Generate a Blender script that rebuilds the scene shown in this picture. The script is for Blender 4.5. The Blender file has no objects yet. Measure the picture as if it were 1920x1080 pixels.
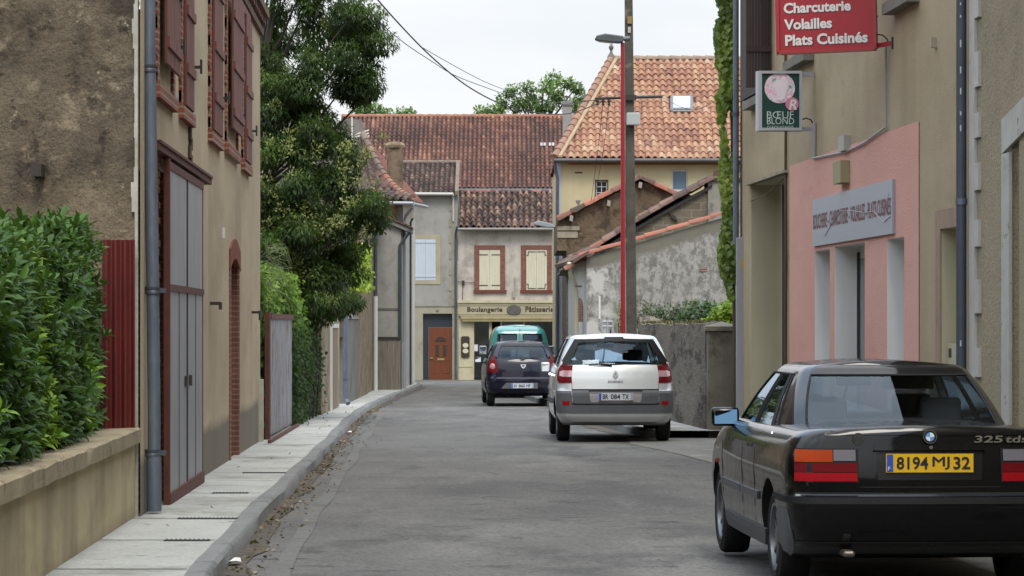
import bpy, bmesh, math, random
import numpy as np
from mathutils import Vector, Matrix, noise
random.seed(7)
R = math.radians
sc = bpy.context.scene
COL = sc.collection
# ---------------------------------------------------------------- camera
F = 5600.0            # focal length in pixels of a 1920 px wide picture
EYE = 1.52
HOR = 606.0
cam_d = bpy.data.cameras.new('camera'); cam = bpy.data.objects.new('camera', cam_d); COL.objects.link(cam)
cam.location = (0, 0, EYE); cam.rotation_euler = (R(90), 0, 0)
cam_d.sensor_width = 36.0; cam_d.lens = 36.0*F/1920
cam_d.shift_y = (HOR-540)/1920.0
cam_d.clip_start = 0.5; cam_d.clip_end = 3000
sc.camera = cam
# ---------------------------------------------------------------- light
SUN_EL, SUN_AZ = 52, 172     # azimuth: clockwise from +Y (north)
w = bpy.data.worlds.new("World"); sc.world = w; w.use_nodes = True
nt = w.node_tree; nt.nodes.clear()
def N(nt, t, **kw):
    n = nt.nodes.new(t)
    for k, v in kw.items(): setattr(n, k, v)
    return n
out = N(nt, 'ShaderNodeOutputWorld'); bg = N(nt, 'ShaderNodeBackground')
sky = N(nt, 'ShaderNodeTexSky', sky_type='NISHITA'); sky.sun_disc = False
sky.sun_elevation = R(SUN_EL); sky.sun_rotation = R(SUN_AZ); sky.dust_density = 2.0
tc = N(nt, 'ShaderNodeTexCoord'); sep = N(nt, 'ShaderNodeSeparateXYZ')
mp = N(nt, 'ShaderNodeMapping'); mp.inputs['Scale'].default_value = (5, 5, 16)
nz = N(nt, 'ShaderNodeTexNoise'); nz.inputs['Scale'].default_value = 1.3; nz.inputs['Detail'].default_value = 6; nz.inputs['Roughness'].default_value = .5
cr = N(nt, 'ShaderNodeValToRGB')
cr.color_ramp.elements[0].position = .35; cr.color_ramp.elements[0].color = (5.5, 5.7, 5.95, 1)
cr.color_ramp.elements[1].position = .62; cr.color_ramp.elements[1].color = (6.5, 6.5, 6.5, 1)
zr = N(nt, 'ShaderNodeMapRange'); zr.inputs[1].default_value = 0.1; zr.inputs[2].default_value = .9; zr.inputs[3].default_value = 1.0; zr.inputs[4].default_value = 3.1
mul = N(nt, 'ShaderNodeVectorMath', operation='SCALE')
mx = N(nt, 'ShaderNodeMixRGB'); mx.inputs[0].default_value = .94
L = nt.links.new
L(tc.outputs['Generated'], sep.inputs[0]); L(tc.outputs['Generated'], mp.inputs[0]); L(mp.outputs[0], nz.inputs[0]); L(nz.outputs[0], cr.inputs[0])
L(sep.outputs[2], zr.inputs[0]); L(cr.outputs[0], mul.inputs[0]); L(zr.outputs[0], mul.inputs['Scale'])
# higher up the cloud breaks and blue shows through
nz2 = N(nt, 'ShaderNodeTexNoise'); nz2.inputs['Scale'].default_value = 1.9; nz2.inputs['Detail'].default_value = 5; nz2.inputs['Roughness'].default_value = .55
L(tc.outputs['Generated'], nz2.inputs[0]); cr2 = N(nt, 'ShaderNodeValToRGB'); cr2.color_ramp.elements[0].position = .42; cr2.color_ramp.elements[1].position = .6; L(nz2.outputs[0], cr2.inputs[0])
hz_ = N(nt, 'ShaderNodeMapRange'); hz_.inputs[1].default_value = .28; hz_.inputs[2].default_value = .5; L(sep.outputs[2], hz_.inputs[0])
mm_ = N(nt, 'ShaderNodeMath', operation='MULTIPLY'); L(cr2.outputs[0], mm_.inputs[0]); L(hz_.outputs[0], mm_.inputs[1])
mb_ = N(nt, 'ShaderNodeMixRGB'); mb_.inputs[2].default_value = (7, 9.3, 12.5, 1); L(mm_.outputs[0], mb_.inputs[0]); L(mul.outputs[0], mb_.inputs[1])
L(sky.outputs[0], mx.inputs[1]); L(mb_.outputs[0], mx.inputs[2]); L(mx.outputs[0], bg.inputs[0]); bg.inputs[1].default_value = 0.1
L(bg.outputs[0], out.inputs[0])
sd = bpy.data.lights.new('sun', 'SUN'); sd.energy = 1.5; sd.angle = R(22); sd.color = (1, .93, .82)
sun = bpy.data.objects.new('sun', sd); COL.objects.link(sun)
az, el = R(SUN_AZ), R(SUN_EL)
sdir = Vector((math.sin(az)*math.cos(el), math.cos(az)*math.cos(el), math.sin(el)))
sun.rotation_euler = sdir.to_track_quat('Z', 'Y').to_euler(); sun.location = (0, 0, 60)
sc.view_settings.view_transform = 'Standard'; sc.view_settings.look = 'None'
sc.view_settings.exposure = 0.72; sc.view_settings.gamma = 1.0

# ---------------------------------------------------------------- helpers
SL = -34/F                                   # the street falls gently away from the camera
def G(y): return SL*y
def W(px, py, Y): return Vector(((px-960)*Y/F, Y, EYE+(HOR-py)*Y/F))
def XR(Y): return 6-.0571*Y                  # building line on the right
def YR(px): return 33600/(px-640.0)
def XL(Y): return -2.25-.0315*Y              # building line on the left
def YL(px): return 12600/(783.6-px)

def tag(o, label=None, cat=None, group=None, kind=None):
    if label: o['label'] = label
    if cat: o['category'] = cat
    if group: o['group'] = group
    if kind: o['kind'] = kind
    return o
def thing(name, label, cat, loc, group=None, rz=0):
    o = bpy.data.objects.new(name, None); COL.objects.link(o)
    o.location = loc; o.rotation_euler = (0, 0, rz); o.empty_display_size = .2
    return tag(o, label, cat, group)
def root_loc(o):
    while o.parent: o = o.parent
    return Vector(o.location)

class MB:
    def __init__(s): s.v = []; s.f = []; s.m = []; s.t = []
    def add(s, vs, fs, mi=0, tint=0.5):
        b = len(s.v); s.v += [tuple(p) for p in vs]; s.t += [tint]*len(vs)
        for f in fs: s.f.append(tuple(b+i for i in f)); s.m.append(mi)
        return s
    def quad(s, a, b, c, d, mi=0, tint=.5): return s.add([a, b, c, d], [(0, 1, 2, 3)], mi, tint)
    def poly(s, pts, mi=0): return s.add(pts, [tuple(range(len(pts)))], mi)
    def box(s, x0, x1, y0, y1, z0, z1, mi=0, tint=.5, rot=None, org=None):
        vs = [Vector((x, y, z)) for z in (z0, z1) for y in (y0, y1) for x in (x0, x1)]
        if rot is not None:
            o = Vector(org) if org is not None else Vector(((x0+x1)/2, (y0+y1)/2, (z0+z1)/2))
            vs = [o+rot @ (v-o) for v in vs]
        return s.add(vs, [(0, 2, 3, 1), (4, 5, 7, 6), (0, 1, 5, 4), (2, 6, 7, 3), (0, 4, 6, 2), (1, 3, 7, 5)], mi, tint)
    def obox(s, o, a, b, c, mi=0, tint=.5):
        """box from corner o along vectors a, b, c"""
        o, a, b, c = Vector(o), Vector(a), Vector(b), Vector(c)
        if a.cross(b).dot(c) < 0: a, b = b, a
        vs = [o, o+a, o+b, o+a+b, o+c, o+a+c, o+b+c, o+a+b+c]
        return s.add(vs, [(0, 2, 3, 1), (4, 5, 7, 6), (0, 1, 5, 4), (2, 6, 7, 3), (0, 4, 6, 2), (1, 3, 7, 5)], mi, tint)
    def tube(s, pts, r, n=10, mi=0, caps=True, tint=.5):
        pts = [Vector(p) for p in pts]; rs = r if isinstance(r, (list, tuple)) else [r]*len(pts)
        base = len(s.v); up = None
        for i, p in enumerate(pts):
            d = (pts[min(i+1, len(pts)-1)]-pts[max(i-1, 0)]).normalized()
            if up is None:
                up = Vector((0, 0, 1)) if abs(d.z) < .9 else Vector((0, 1, 0))
            a = d.cross(up).normalized(); b = a.cross(d).normalized(); up = b
            for k in range(n):
                t = 2*math.pi*k/n
                s.v.append(tuple(p+(a*math.cos(t)+b*math.sin(t))*rs[i])); s.t.append(tint)
        for i in range(len(pts)-1):
            for k in range(n):
                k2 = (k+1) % n
                s.f.append((base+i*n+k, base+i*n+k2, base+(i+1)*n+k2, base+(i+1)*n+k)); s.m.append(mi)
        if caps:
            s.f.append(tuple(base+k for k in reversed(range(n)))); s.m.append(mi)
            e = base+(len(pts)-1)*n
            s.f.append(tuple(e+k for k in range(n))); s.m.append(mi)
        return s
    def lathe(s, prof, c, ax=(0, 0, 1), n=24, mi=0):
        """prof: (radius, height along axis)"""
        ax = Vector(ax).normalized(); u = Vector((0, 0, 1)) if abs(ax.z) < .9 else Vector((1, 0, 0))
        a = ax.cross(u).normalized(); b = ax.cross(a); c = Vector(c); base = len(s.v)
        for r, h in prof:
            for k in range(n):
                t = 2*math.pi*k/n; s.v.append(tuple(c+ax*h+(a*math.cos(t)+b*math.sin(t))*r)); s.t.append(.5)
        for i in range(len(prof)-1):
            for k in range(n):
                k2 = (k+1) % n
                s.f.append((base+i*n+k, base+i*n+k2, base+(i+1)*n+k2, base+(i+1)*n+k)); s.m.append(mi)
        return s
    def prism(s, pts, d, mi=0):
        """flat polygon pts extruded by vector d"""
        pts = [Vector(p) for p in pts]; d = Vector(d); n = len(pts)
        nrm = Vector((0, 0, 0))
        for i in range(n): nrm += pts[i].cross(pts[(i+1) % n])
        if nrm.dot(d) > 0: pts = pts[::-1]
        vs = pts+[p+d for p in pts]
        fs = [tuple(range(n)), tuple(reversed(range(n, 2*n)))]
        fs += [(i, i+n, (i+1) % n+n, (i+1) % n)[::1] for i in range(n)]
        return s.add(vs, fs, mi)
    def build(s, name, mats, parent=None, smooth=False, local=False, angle=35, org=None, bevel=0):
        if not isinstance(mats, (list, tuple)): mats = [mats]
        vs = np.array(s.v, dtype=np.float64).reshape(-1, 3)
        if parent is not None: o = root_loc(parent)
        elif org is not None: o = Vector(org)
        else:
            mn, mxx = vs.min(0), vs.max(0); o = Vector(((mn[0]+mxx[0])/2, (mn[1]+mxx[1])/2, mn[2]))
        if not local: vs = vs-np.array(o)
        me = bpy.data.meshes.new(name); me.from_pydata(vs.tolist(), [], s.f)
        for m in mats: me.materials.append(m)
        if len(mats) > 1: me.polygons.foreach_set('material_index', s.m)
        at = me.attributes.new('tint', 'FLOAT', 'POINT'); at.data.foreach_set('value', s.t)
        if smooth:
            me.polygons.foreach_set('use_smooth', [True]*len(me.polygons))
            me.set_sharp_from_angle(angle=R(angle))
        me.update()
        ob = bpy.data.objects.new(name, me); COL.objects.link(ob)
        if parent is not None: ob.parent = parent
        elif not local: ob.location = o
        if bevel:
            b = ob.modifiers.new('bevel', 'BEVEL'); b.width = bevel; b.segments = 2; b.limit_method = 'ANGLE'
        return ob

# ---------------------------------------------------------------- materials
MATS = {}
def srgb(h):
    if isinstance(h, str):
        h = [int(h[i:i+2], 16)/255 for i in (0, 2, 4)]
        return tuple(c/12.92 if c <= .04045 else ((c+.055)/1.055)**2.4 for c in h)
    return tuple(h)
def newmat(name):
    m = bpy.data.materials.new(name); m.use_nodes = True; nt = m.node_tree
    b = nt.nodes['Principled BSDF']; return m, nt, b
def plain(name, c, rough=.6, metal=0, spec=.5, coat=0, emit=None):
    if name in MATS: return MATS[name]
    m, nt, b = newmat(name); c = srgb(c)
    b.inputs['Base Color'].default_value = (*c, 1); b.inputs['Roughness'].default_value = rough
    b.inputs['Metallic'].default_value = metal; b.inputs['Specular IOR Level'].default_value = spec
    if coat: b.inputs['Coat Weight'].default_value = coat; b.inputs['Coat Roughness'].default_value = .03
    if emit: b.inputs['Emission Color'].default_value = (*c, 1); b.inputs['Emission Strength'].default_value = emit
    MATS[name] = m; return m
def noise_node(nt, co, scale, detail=6, rough=.6, stretch=None):
    n = N(nt, 'ShaderNodeTexNoise'); n.inputs['Scale'].default_value = scale
    n.inputs['Detail'].default_value = detail; n.inputs['Roughness'].default_value = rough
    if stretch:
        mp = N(nt, 'ShaderNodeMapping'); mp.inputs['Scale'].default_value = stretch
        nt.links.new(co, mp.inputs[0]); co = mp.outputs[0]
    nt.links.new(co, n.inputs['Vector']); return n.outputs[0]
def ramp(nt, src, stops):
    r = N(nt, 'ShaderNodeValToRGB'); els = r.color_ramp.elements
    while len(els) < len(stops): els.new(.5)
    for e, (p, c) in zip(els, stops):
        e.position = p
        c = srgb(c) if not isinstance(c, (int, float)) else (c, c, c)
        e.color = (*c, 1)
    nt.links.new(src, r.inputs[0]); return r.outputs[0]
def mix(nt, f, a, b):
    m = N(nt, 'ShaderNodeMixRGB')
    for k, x in ((0, f), (1, a), (2, b)):
        if isinstance(x, (int, float)): m.inputs[k].default_value = x if k == 0 else (x, x, x, 1)
        elif isinstance(x, tuple) or isinstance(x, str): m.inputs[k].default_value = (*srgb(x), 1)
        else: nt.links.new(x, m.inputs[k])
    return m.outputs[0]
def maprange(nt, src, a, b, c=0, d=1):
    m = N(nt, 'ShaderNodeMapRange'); nt.links.new(src, m.inputs[0])
    for i, x in enumerate((a, b, c, d)): m.inputs[i+1].default_value = x
    return m.outputs[0]
def math_n(nt, op, a, b=0.0):
    m = N(nt, 'ShaderNodeMath', operation=op)
    for k, x in ((0, a), (1, b)):
        if isinstance(x, (int, float)): m.inputs[k].default_value = x
        else: nt.links.new(x, m.inputs[k])
    return m.outputs[0]
def bump(nt, b, src, strength=.4, dist=.02):
    n = N(nt, 'ShaderNodeBump'); n.inputs['Strength'].default_value = strength; n.inputs['Distance'].default_value = dist
    nt.links.new(src, n.inputs['Height']); nt.links.new(n.outputs[0], b.inputs['Normal'])
def objco(nt): return N(nt, 'ShaderNodeTexCoord').outputs['Object']
def plaster(name, base, var=None, scale=1.2, rough=.9, bscale=40, bstr=.5, bdist=.01, stains=(), streak=None, base_band=None, speck=0, squash=None):
    """rendered wall: base colour with soft variation, blotches and rain streaks.
    stains: (colour, scale, threshold, softness, amount)"""
    if name in MATS: return MATS[name]
    m, nt, b = newmat(name); co = objco(nt); co0 = co
    if squash:
        mpq = N(nt, 'ShaderNodeMapping'); mpq.inputs['Scale'].default_value = squash; nt.links.new(co, mpq.inputs[0]); co = mpq.outputs[0]
    var = var or base
    col = ramp(nt, noise_node(nt, co, scale), [(.3, base), (.7, var)])
    for (c, s, th, so, am) in stains:
        f = ramp(nt, noise_node(nt, co, s, 9, .68), [(th, 0.0), (min(1, th+so), am)])
        col = mix(nt, f, col, c)
    if streak:
        c, am = streak
        f = ramp(nt, noise_node(nt, co, 1.0, 5, .6, (2.2, 2.2, .22)), [(.48, 0.0), (.72, am)])
        col = mix(nt, f, col, c)
    if base_band:      # splash zone / cement repair near the ground, z in object space
        c, z, soft, am = base_band
        sp = N(nt, 'ShaderNodeSeparateXYZ'); nt.links.new(co0, sp.inputs[0])
        zz = math_n(nt, 'ADD', sp.outputs[2], math_n(nt, 'MULTIPLY', math_n(nt, 'SUBTRACT', noise_node(nt, co, 1.5, 7, .65), .5), soft*2.2))
        f = maprange(nt, zz, z-soft/2, z+soft/2, am, 0); col = mix(nt, f, col, c)
    if speck:
        f = ramp(nt, noise_node(nt, co, 55, 3, .7), [(.35, speck), (.5, 0.0)])
        col = mix(nt, f, col, (.03, .027, .022))
    nt.links.new(col, b.inputs['Base Color'])
    b.inputs['Roughness'].default_value = rough; b.inputs['Specular IOR Level'].default_value = .25
    h = noise_node(nt, co, bscale, 8, .7); bump(nt, b, h, bstr, bdist)
    MATS[name] = m; return m
def brickmat(name, axis='y', c1='8a4a35', c2='6e3628', mortar='8c7a68', bw=.22, bh=.065, ms=.012, vertical=False):
    if name in MATS: return MATS[name]
    m, nt, b = newmat(name); co = objco(nt)
    sp = N(nt, 'ShaderNodeSeparateXYZ'); nt.links.new(co, sp.inputs[0]); cb = N(nt, 'ShaderNodeCombineXYZ')
    u = sp.outputs[{'x': 0, 'y': 1}[axis]]
    a, c = (sp.outputs[2], u) if vertical else (u, sp.outputs[2])
    nt.links.new(a, cb.inputs[0]); nt.links.new(c, cb.inputs[1])
    br = N(nt, 'ShaderNodeTexBrick'); nt.links.new(cb.outputs[0], br.inputs['Vector'])
    br.inputs['Scale'].default_value = 1; br.inputs['Brick Width'].default_value = bw; br.inputs['Row Height'].default_value = bh
    br.inputs['Mortar Size'].default_value = ms; br.inputs['Color1'].default_value = (*srgb(c1), 1)
    br.inputs['Color2'].default_value = (*srgb(c2), 1); br.inputs['Mortar'].default_value = (*srgb(mortar), 1); br.inputs['Mortar Smooth'].default_value = .3
    col = mix(nt, ramp(nt, noise_node(nt, co, 6), [(.4, 0.0), (.8, .45)]), br.outputs[0], '4a2d24')
    nt.links.new(col, b.inputs['Base Color']); b.inputs['Roughness'].default_value = .9
    h = math_n(nt, 'SUBTRACT', noise_node(nt, co, 30), br.outputs['Fac']); bump(nt, b, h, .5, .01)
    MATS[name] = m; return m
def tilemat(name, stops, dirt='3a2a24', dirt_am=.5, moss=None, dscale=1.2):
    if name in MATS: return MATS[name]
    m, nt, b = newmat(name); co = objco(nt)
    at = N(nt, 'ShaderNodeAttribute', attribute_name='tint')
    col = ramp(nt, at.outputs['Fac'], stops)
    col = mix(nt, ramp(nt, noise_node(nt, co, dscale, 8, .65), [(.4, 0.0), (.7, dirt_am)]), col, dirt)
    col = mix(nt, ramp(nt, noise_node(nt, co, 14, 6, .7), [(.5, 0.0), (.75, .45)]), col, moss or '6a6258')
    nt.links.new(col, b.inputs['Base Color']); b.inputs['Roughness'].default_value = .85
    bump(nt, b, noise_node(nt, co, 60), .3, .01)
    MATS[name] = m; return m
def leafmat(name, stops, rough=.45, trans=.25, spec=.5):
    if name in MATS: return MATS[name]
    m, nt, b = newmat(name)
    at = N(nt, 'ShaderNodeAttribute', attribute_name='tint')
    col = ramp(nt, at.outputs['Fac'], stops)
    nt.links.new(col, b.inputs['Base Color']); b.inputs['Roughness'].default_value = rough; b.inputs['Specular IOR Level'].default_value = spec
    tr = N(nt, 'ShaderNodeBsdfTranslucent'); nt.links.new(mix(nt, .5, col, (.25, .4, .05)), tr.inputs[0])
    ms = N(nt, 'ShaderNodeMixShader'); ms.inputs[0].default_value = trans
    nt.links.new(b.outputs[0], ms.inputs[1]); nt.links.new(tr.outputs[0], ms.inputs[2])
    nt.links.new(ms.outputs[0], nt.nodes['Material Output'].inputs[0])
    MATS[name] = m; return m
def glassmat(name, tint=(.5, .55, .55), refl=1.0, dirt=.0):
    if name in MATS: return MATS[name]
    m, nt, b = newmat(name); nt.nodes.remove(b)
    t = N(nt, 'ShaderNodeBsdfTransparent'); t.inputs[0].default_value = (*tint, 1)
    g = N(nt, 'ShaderNodeBsdfGlossy'); g.inputs[0].default_value = (.72, .86, 1, 1); g.inputs['Roughness'].default_value = .015
    f = N(nt, 'ShaderNodeFresnel'); f.inputs[0].default_value = 1.5
    f2 = math_n(nt, 'MULTIPLY', f.outputs[0], refl)
    ms = N(nt, 'ShaderNodeMixShader'); nt.links.new(f2, ms.inputs[0]); nt.links.new(t.outputs[0], ms.inputs[1]); nt.links.new(g.outputs[0], ms.inputs[2])
    nt.links.new(ms.outputs[0], nt.nodes['Material Output'].inputs[0])
    MATS[name] = m; return m
def woodmat(name, c1='4a4030', c2='362e22', axis='z', rough=.75, scale=1.0):
    if name in MATS: return MATS[name]
    m, nt, b = newmat(name); co = objco(nt)
    st = {'z': (22, 22, 1.2), 'y': (22, 1.2, 22)}[axis]
    col = ramp(nt, noise_node(nt, co, scale, 6, .6, st), [(.3, c1), (.7, c2)])
    nt.links.new(col, b.inputs['Base Color']); b.inputs['Roughness'].default_value = rough
    bump(nt, b, noise_node(nt, co, scale*2, 6, .6, st), .2, .005)
    MATS[name] = m; return m
def metalmat(name, c1, c2, rough=.55, metal=.3, rust=None, scale=3, stretch=None):
    if name in MATS: return MATS[name]
    m, nt, b = newmat(name); co = objco(nt)
    col = ramp(nt, noise_node(nt, co, scale, 6, .6, stretch), [(.3, c1), (.7, c2)])
    if rust:
        col = mix(nt, ramp(nt, noise_node(nt, co, 2.2, 9, .7, (3, 3, .8)), [(.5, 0.0), (.66, rust)]), col, '5a2e1e')
    nt.links.new(col, b.inputs['Base Color']); b.inputs['Roughness'].default_value = rough; b.inputs['Metallic'].default_value = metal
    bump(nt, b, noise_node(nt, co, 25), .1, .005)
    MATS[name] = m; return m

def text_obj(s, name, mat, parent, O, Rv, Uv, width, height, bold=.0, depth=.004, shear=0, local=False, fs=None):
    """lettering as real mesh; O = lower left corner of its bounding box, Rv/Uv unit vectors"""
    cu = bpy.data.curves.new(name, 'FONT'); cu.body = s; cu.size = 1; cu.offset = bold; cu.shear = shear; cu.resolution_u = 3
    if fs: cu.space_character = fs
    to = bpy.data.objects.new(name, cu); COL.objects.link(to)
    dg = bpy.context.evaluated_depsgraph_get(); me = bpy.data.meshes.new_from_object(to.evaluated_get(dg))
    bpy.data.objects.remove(to); bpy.data.curves.remove(cu)
    vs = [v.co.copy() for v in me.vertices]; fs_ = [tuple(p.vertices) for p in me.polygons]; bpy.data.meshes.remove(me)
    x0, x1 = min(v.x for v in vs), max(v.x for v in vs); y0, y1 = min(v.y for v in vs), max(v.y for v in vs)
    Rv = Vector(Rv).normalized(); Uv = Vector(Uv).normalized(); Nv = Rv.cross(Uv); O = Vector(O)
    P = [O+Rv*((v.x-x0)/(x1-x0)*width)+Uv*((v.y-y0)/(y1-y0)*height) for v in vs]
    mb = MB(); mb.add([p+Nv*depth for p in P], fs_)
    return mb.build(name, mat, parent, local=local)

def wall_holes(mb, P0, P1, z0, z1, holes, depth, inward, mi=0, mr=0, zg=None):
    """vertical wall from P0 to P1 (xy), holes (u0,u1,z0,z1[,depth]) in metres along it, with reveals going `inward`"""
    P0, P1 = Vector((P0[0], P0[1], 0)), Vector((P1[0], P1[1], 0)); Lw = (P1-P0).length; d = (P1-P0)/Lw
    us = sorted({0, Lw}|{u for h in holes for u in h[:2]}); zs = sorted({z0, z1}|{z for h in holes for z in h[2:4]})
    inward = Vector(inward).normalized()
    def q(a, b, c, e, m, nrm):
        n = (b-a).cross(c-a)
        if n.dot(nrm) < 0: a, b, c, e = e, c, b, a
        mb.quad(a, b, c, e, m)
    pt = lambda u, z, k=0: P0+d*u+Vector((0, 0, z))+inward*k
    for i in range(len(us)-1):
        for j in range(len(zs)-1):
            um, zm = (us[i]+us[i+1])/2, (zs[j]+zs[j+1])/2
            if any(h[0] < um < h[1] and h[2] < zm < h[3] for h in holes): continue
            q(pt(us[i], zs[j]), pt(us[i+1], zs[j]), pt(us[i+1], zs[j+1]), pt(us[i], zs[j+1]), mi, -inward)
    for h in holes:
        k = h[4] if len(h) > 4 else depth
        q(pt(h[0], h[2]), pt(h[0], h[2], k), pt(h[0], h[3], k), pt(h[0], h[3]), mr, d)
        q(pt(h[1], h[2]), pt(h[1], h[3]), pt(h[1], h[3], k), pt(h[1], h[2], k), mr, -d)
        q(pt(h[0], h[3]), pt(h[1], h[3]), pt(h[1], h[3], k), pt(h[0], h[3], k), mr, Vector((0, 0, -1)))
        q(pt(h[0], h[2]), pt(h[0], h[2], k), pt(h[1], h[2], k), pt(h[1], h[2]), mr, Vector((0, 0, 1)))

def tiles(mb, O, u, v, nu, nv, pitch, expo, inside=None, amp=.35, lift=.03, colf=None, mi=0, segs=7, cover=1.12, jit=.006, dirt=.3):
    """clay roof tiles as overlapping curved shells; O eave corner, u along the eave, v up the slope"""
    O = Vector(O); u = Vector(u).normalized(); v = Vector(v).normalized(); n = u.cross(v).normalized()
    if n.z < 0: n = -n
    for j in range(nv):
        for i in range(nu):
            uc, vc = (i+.5)*pitch, (j+.5)*expo
            if inside and not inside(uc, vc): continue
            t = colf(uc, vc) if colf else random.random()
            jx, jv = random.uniform(-jit, jit), random.uniform(-jit, jit)*2
            sagn = .05*noise.noise(Vector((uc*.45+O.x, vc*.45, O.y)))+random.uniform(-.006, .006)
            lo, hi = [], []
            for k in range(segs+1):
                a = k/segs
                h = math.sin(a*math.pi)**.7*amp*pitch if a < 1.01 else 0
                # one barrel over 72% of the pitch, a shallow pan between barrels
                aa = a/.72
                h = (math.sin(min(1, aa)*math.pi)*amp*pitch) if aa < 1 else -math.sin((a-.72)/.28*math.pi)*amp*pitch*.35
                h += sagn; du = (i+a)*pitch+jx
                lo.append(O+u*du+v*(j*expo+jv)+n*(h+lift)); hi.append(O+u*du+v*((j+cover)*expo+jv)+n*(h*.92))
            b = len(mb.v); low = [p-n*(lift*.9) for p in lo]
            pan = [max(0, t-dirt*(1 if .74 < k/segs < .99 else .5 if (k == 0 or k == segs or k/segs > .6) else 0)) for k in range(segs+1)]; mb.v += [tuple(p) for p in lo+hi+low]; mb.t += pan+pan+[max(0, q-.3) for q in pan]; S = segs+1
            for k in range(segs):
                mb.f.append((b+k, b+k+1, b+S+k+1, b+S+k)); mb.m.append(mi)
                mb.f.append((b+2*S+k, b+2*S+k+1, b+k+1, b+k)); mb.m.append(mi)
    return mb
def ridge(mb, A, B, r=.11, n=None, tint=None, mi=0, step=.38):
    """a row of half-round ridge tiles from A to B"""
    A, B = Vector(A), Vector(B); d = (B-A); L_ = d.length; d.normalize(); k = max(1, int(L_/step))
    s = d.cross(Vector((0, 0, 1))).normalized(); up = s.cross(d).normalized()
    for i in range(k):
        a, b = A+d*(L_*i/k), A+d*(L_*(i+1.12)/k); base = len(mb.v); t = random.random() if tint is None else tint()
        for p, rr, li in ((a, r*1.08, .012), (b, r*.9, 0)):
            for q in range(7):
                an = math.pi*q/6; mb.v.append(tuple(p+s*math.cos(an)*rr+up*(math.sin(an)*rr+li))); mb.t.append(t)
        for q in range(6):
            mb.f.append((base+q, base+7+q, base+8+q, base+q+1)); mb.m.append(mi)
        mb.f.append(tuple(base+q for q in range(7))); mb.m.append(mi)
    return mb
def pipe_run(name, label, pts, r, mat, parent=None, group=None, collars=(), cmat=None, n=12):
    mb = MB(); mb.tube(pts, r, n)
    for c in collars:
        mb.tube([Vector(c)-Vector((0, 0, .02)), Vector(c)+Vector((0, 0, .02))], r*1.22, n)
    o = mb.build(name, mat, parent, smooth=True)
    if parent is None: tag(o, label, 'drainpipe', group)
    return o
# ================================================================ materials of the place
M_gable = plaster('old_rubble_wall', '776b5a', '52493d', 1.6, bscale=14, bstr=.9, bdist=.04,
    stains=[('332d28', .8, .5, .1, .75), ('938570', 2.2, .55, .07, .8), ('2f2a25', 3.3, .56, .05, .7), ('b5aa97', 6.5, .64, .03, .75), ('2a2521', 9, .62, .03, .7), ('8a7a5f', .5, .52, .15, .4)], base_band=('8b7d66', 2.75, .5, .6), speck=.5)
M_leftwall = plaster('tan_render', 'b8a88e', 'a6977e', 1.0, bscale=45, bstr=.5, bdist=.008,
    stains=[('6b5f4c', .7, .52, .2, .35)], streak=('5d5242', .3), base_band=('5f5c54', .55, .12, .8), speck=.1, squash=(1, .35, 1))
M_lowwall = plaster('cream_render', 'b9aa88', 'a39578', 1.5, bscale=30, bstr=.3, stains=[('6f6348', 2, .52, .2, .45)], streak=('5d533c', .6), base_band=('4d4536', .08, .22, .6), squash=(1, .5, 1))
M_cope = plaster('coping_cement', '9c8f76', '81765f', 3, bscale=14, bstr=.8, bdist=.02, stains=[('4f483a', 4, .55, .1, .6)])
M_white_flake = plaster('flaking_white', 'b3afa6', '8d887c', 4, bscale=12, bstr=.8)
M_redsheet = metalmat('dark_red_sheet', '63201b', '4e1a17', .6, .1, None, 2)
M_zinc = metalmat('zinc_pipe', '6d7683', '565f6c', .5, .45, None, 4, (3, 3, .8))
M_darkzinc = metalmat('dark_zinc_pipe', '50565e', '42474f', .5, .4, None, 4, (3, 3, .8))
M_greypvc = plain('grey_plastic', '8e9097', .45)
M_whitepvc = plain('white_plastic', 'c2c2be', .5)
M_gate_tin = metalmat('galvanised_sheet', '9fa2a6', '8b8d92', .5, .4, .25, 1.5, (3, 3, .5))
M_rust = metalmat('rusty_steel', '5e3329', '482820', .8, .1, None, 6)
M_redpaint = metalmat('faded_red_paint', '8a4a3c', '6c3a30', .75, 0, None, 5)
M_shutter_red = woodmat('brown_red_boards', '6e3d30', '532b21', 'z', .7)
M_brick_y = brickmat('brick_along_street', 'y')
M_brick_x = brickmat('brick_facing_street', 'x')
M_brick_door = brickmat('brick_red_door', 'y', '744c3d', '654034', '7f6154')
M_iron = plain('black_iron', '2a2725', .7)
M_dark = plain('dark_inside', (.012, .012, .013), .9)
M_cement = plaster('grey_cement', '7c7a74', '6a6861', 1.5, bscale=30, bstr=.3, stains=[('4e4b45', 1.2, .5, .15, .6)], streak=('4a4741', .5))
M_conc = plaster('concrete', '7a7770', '67645c', 2, bscale=35, bstr=.3, stains=[('4a4740', 2, .54, .12, .6)])

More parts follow.
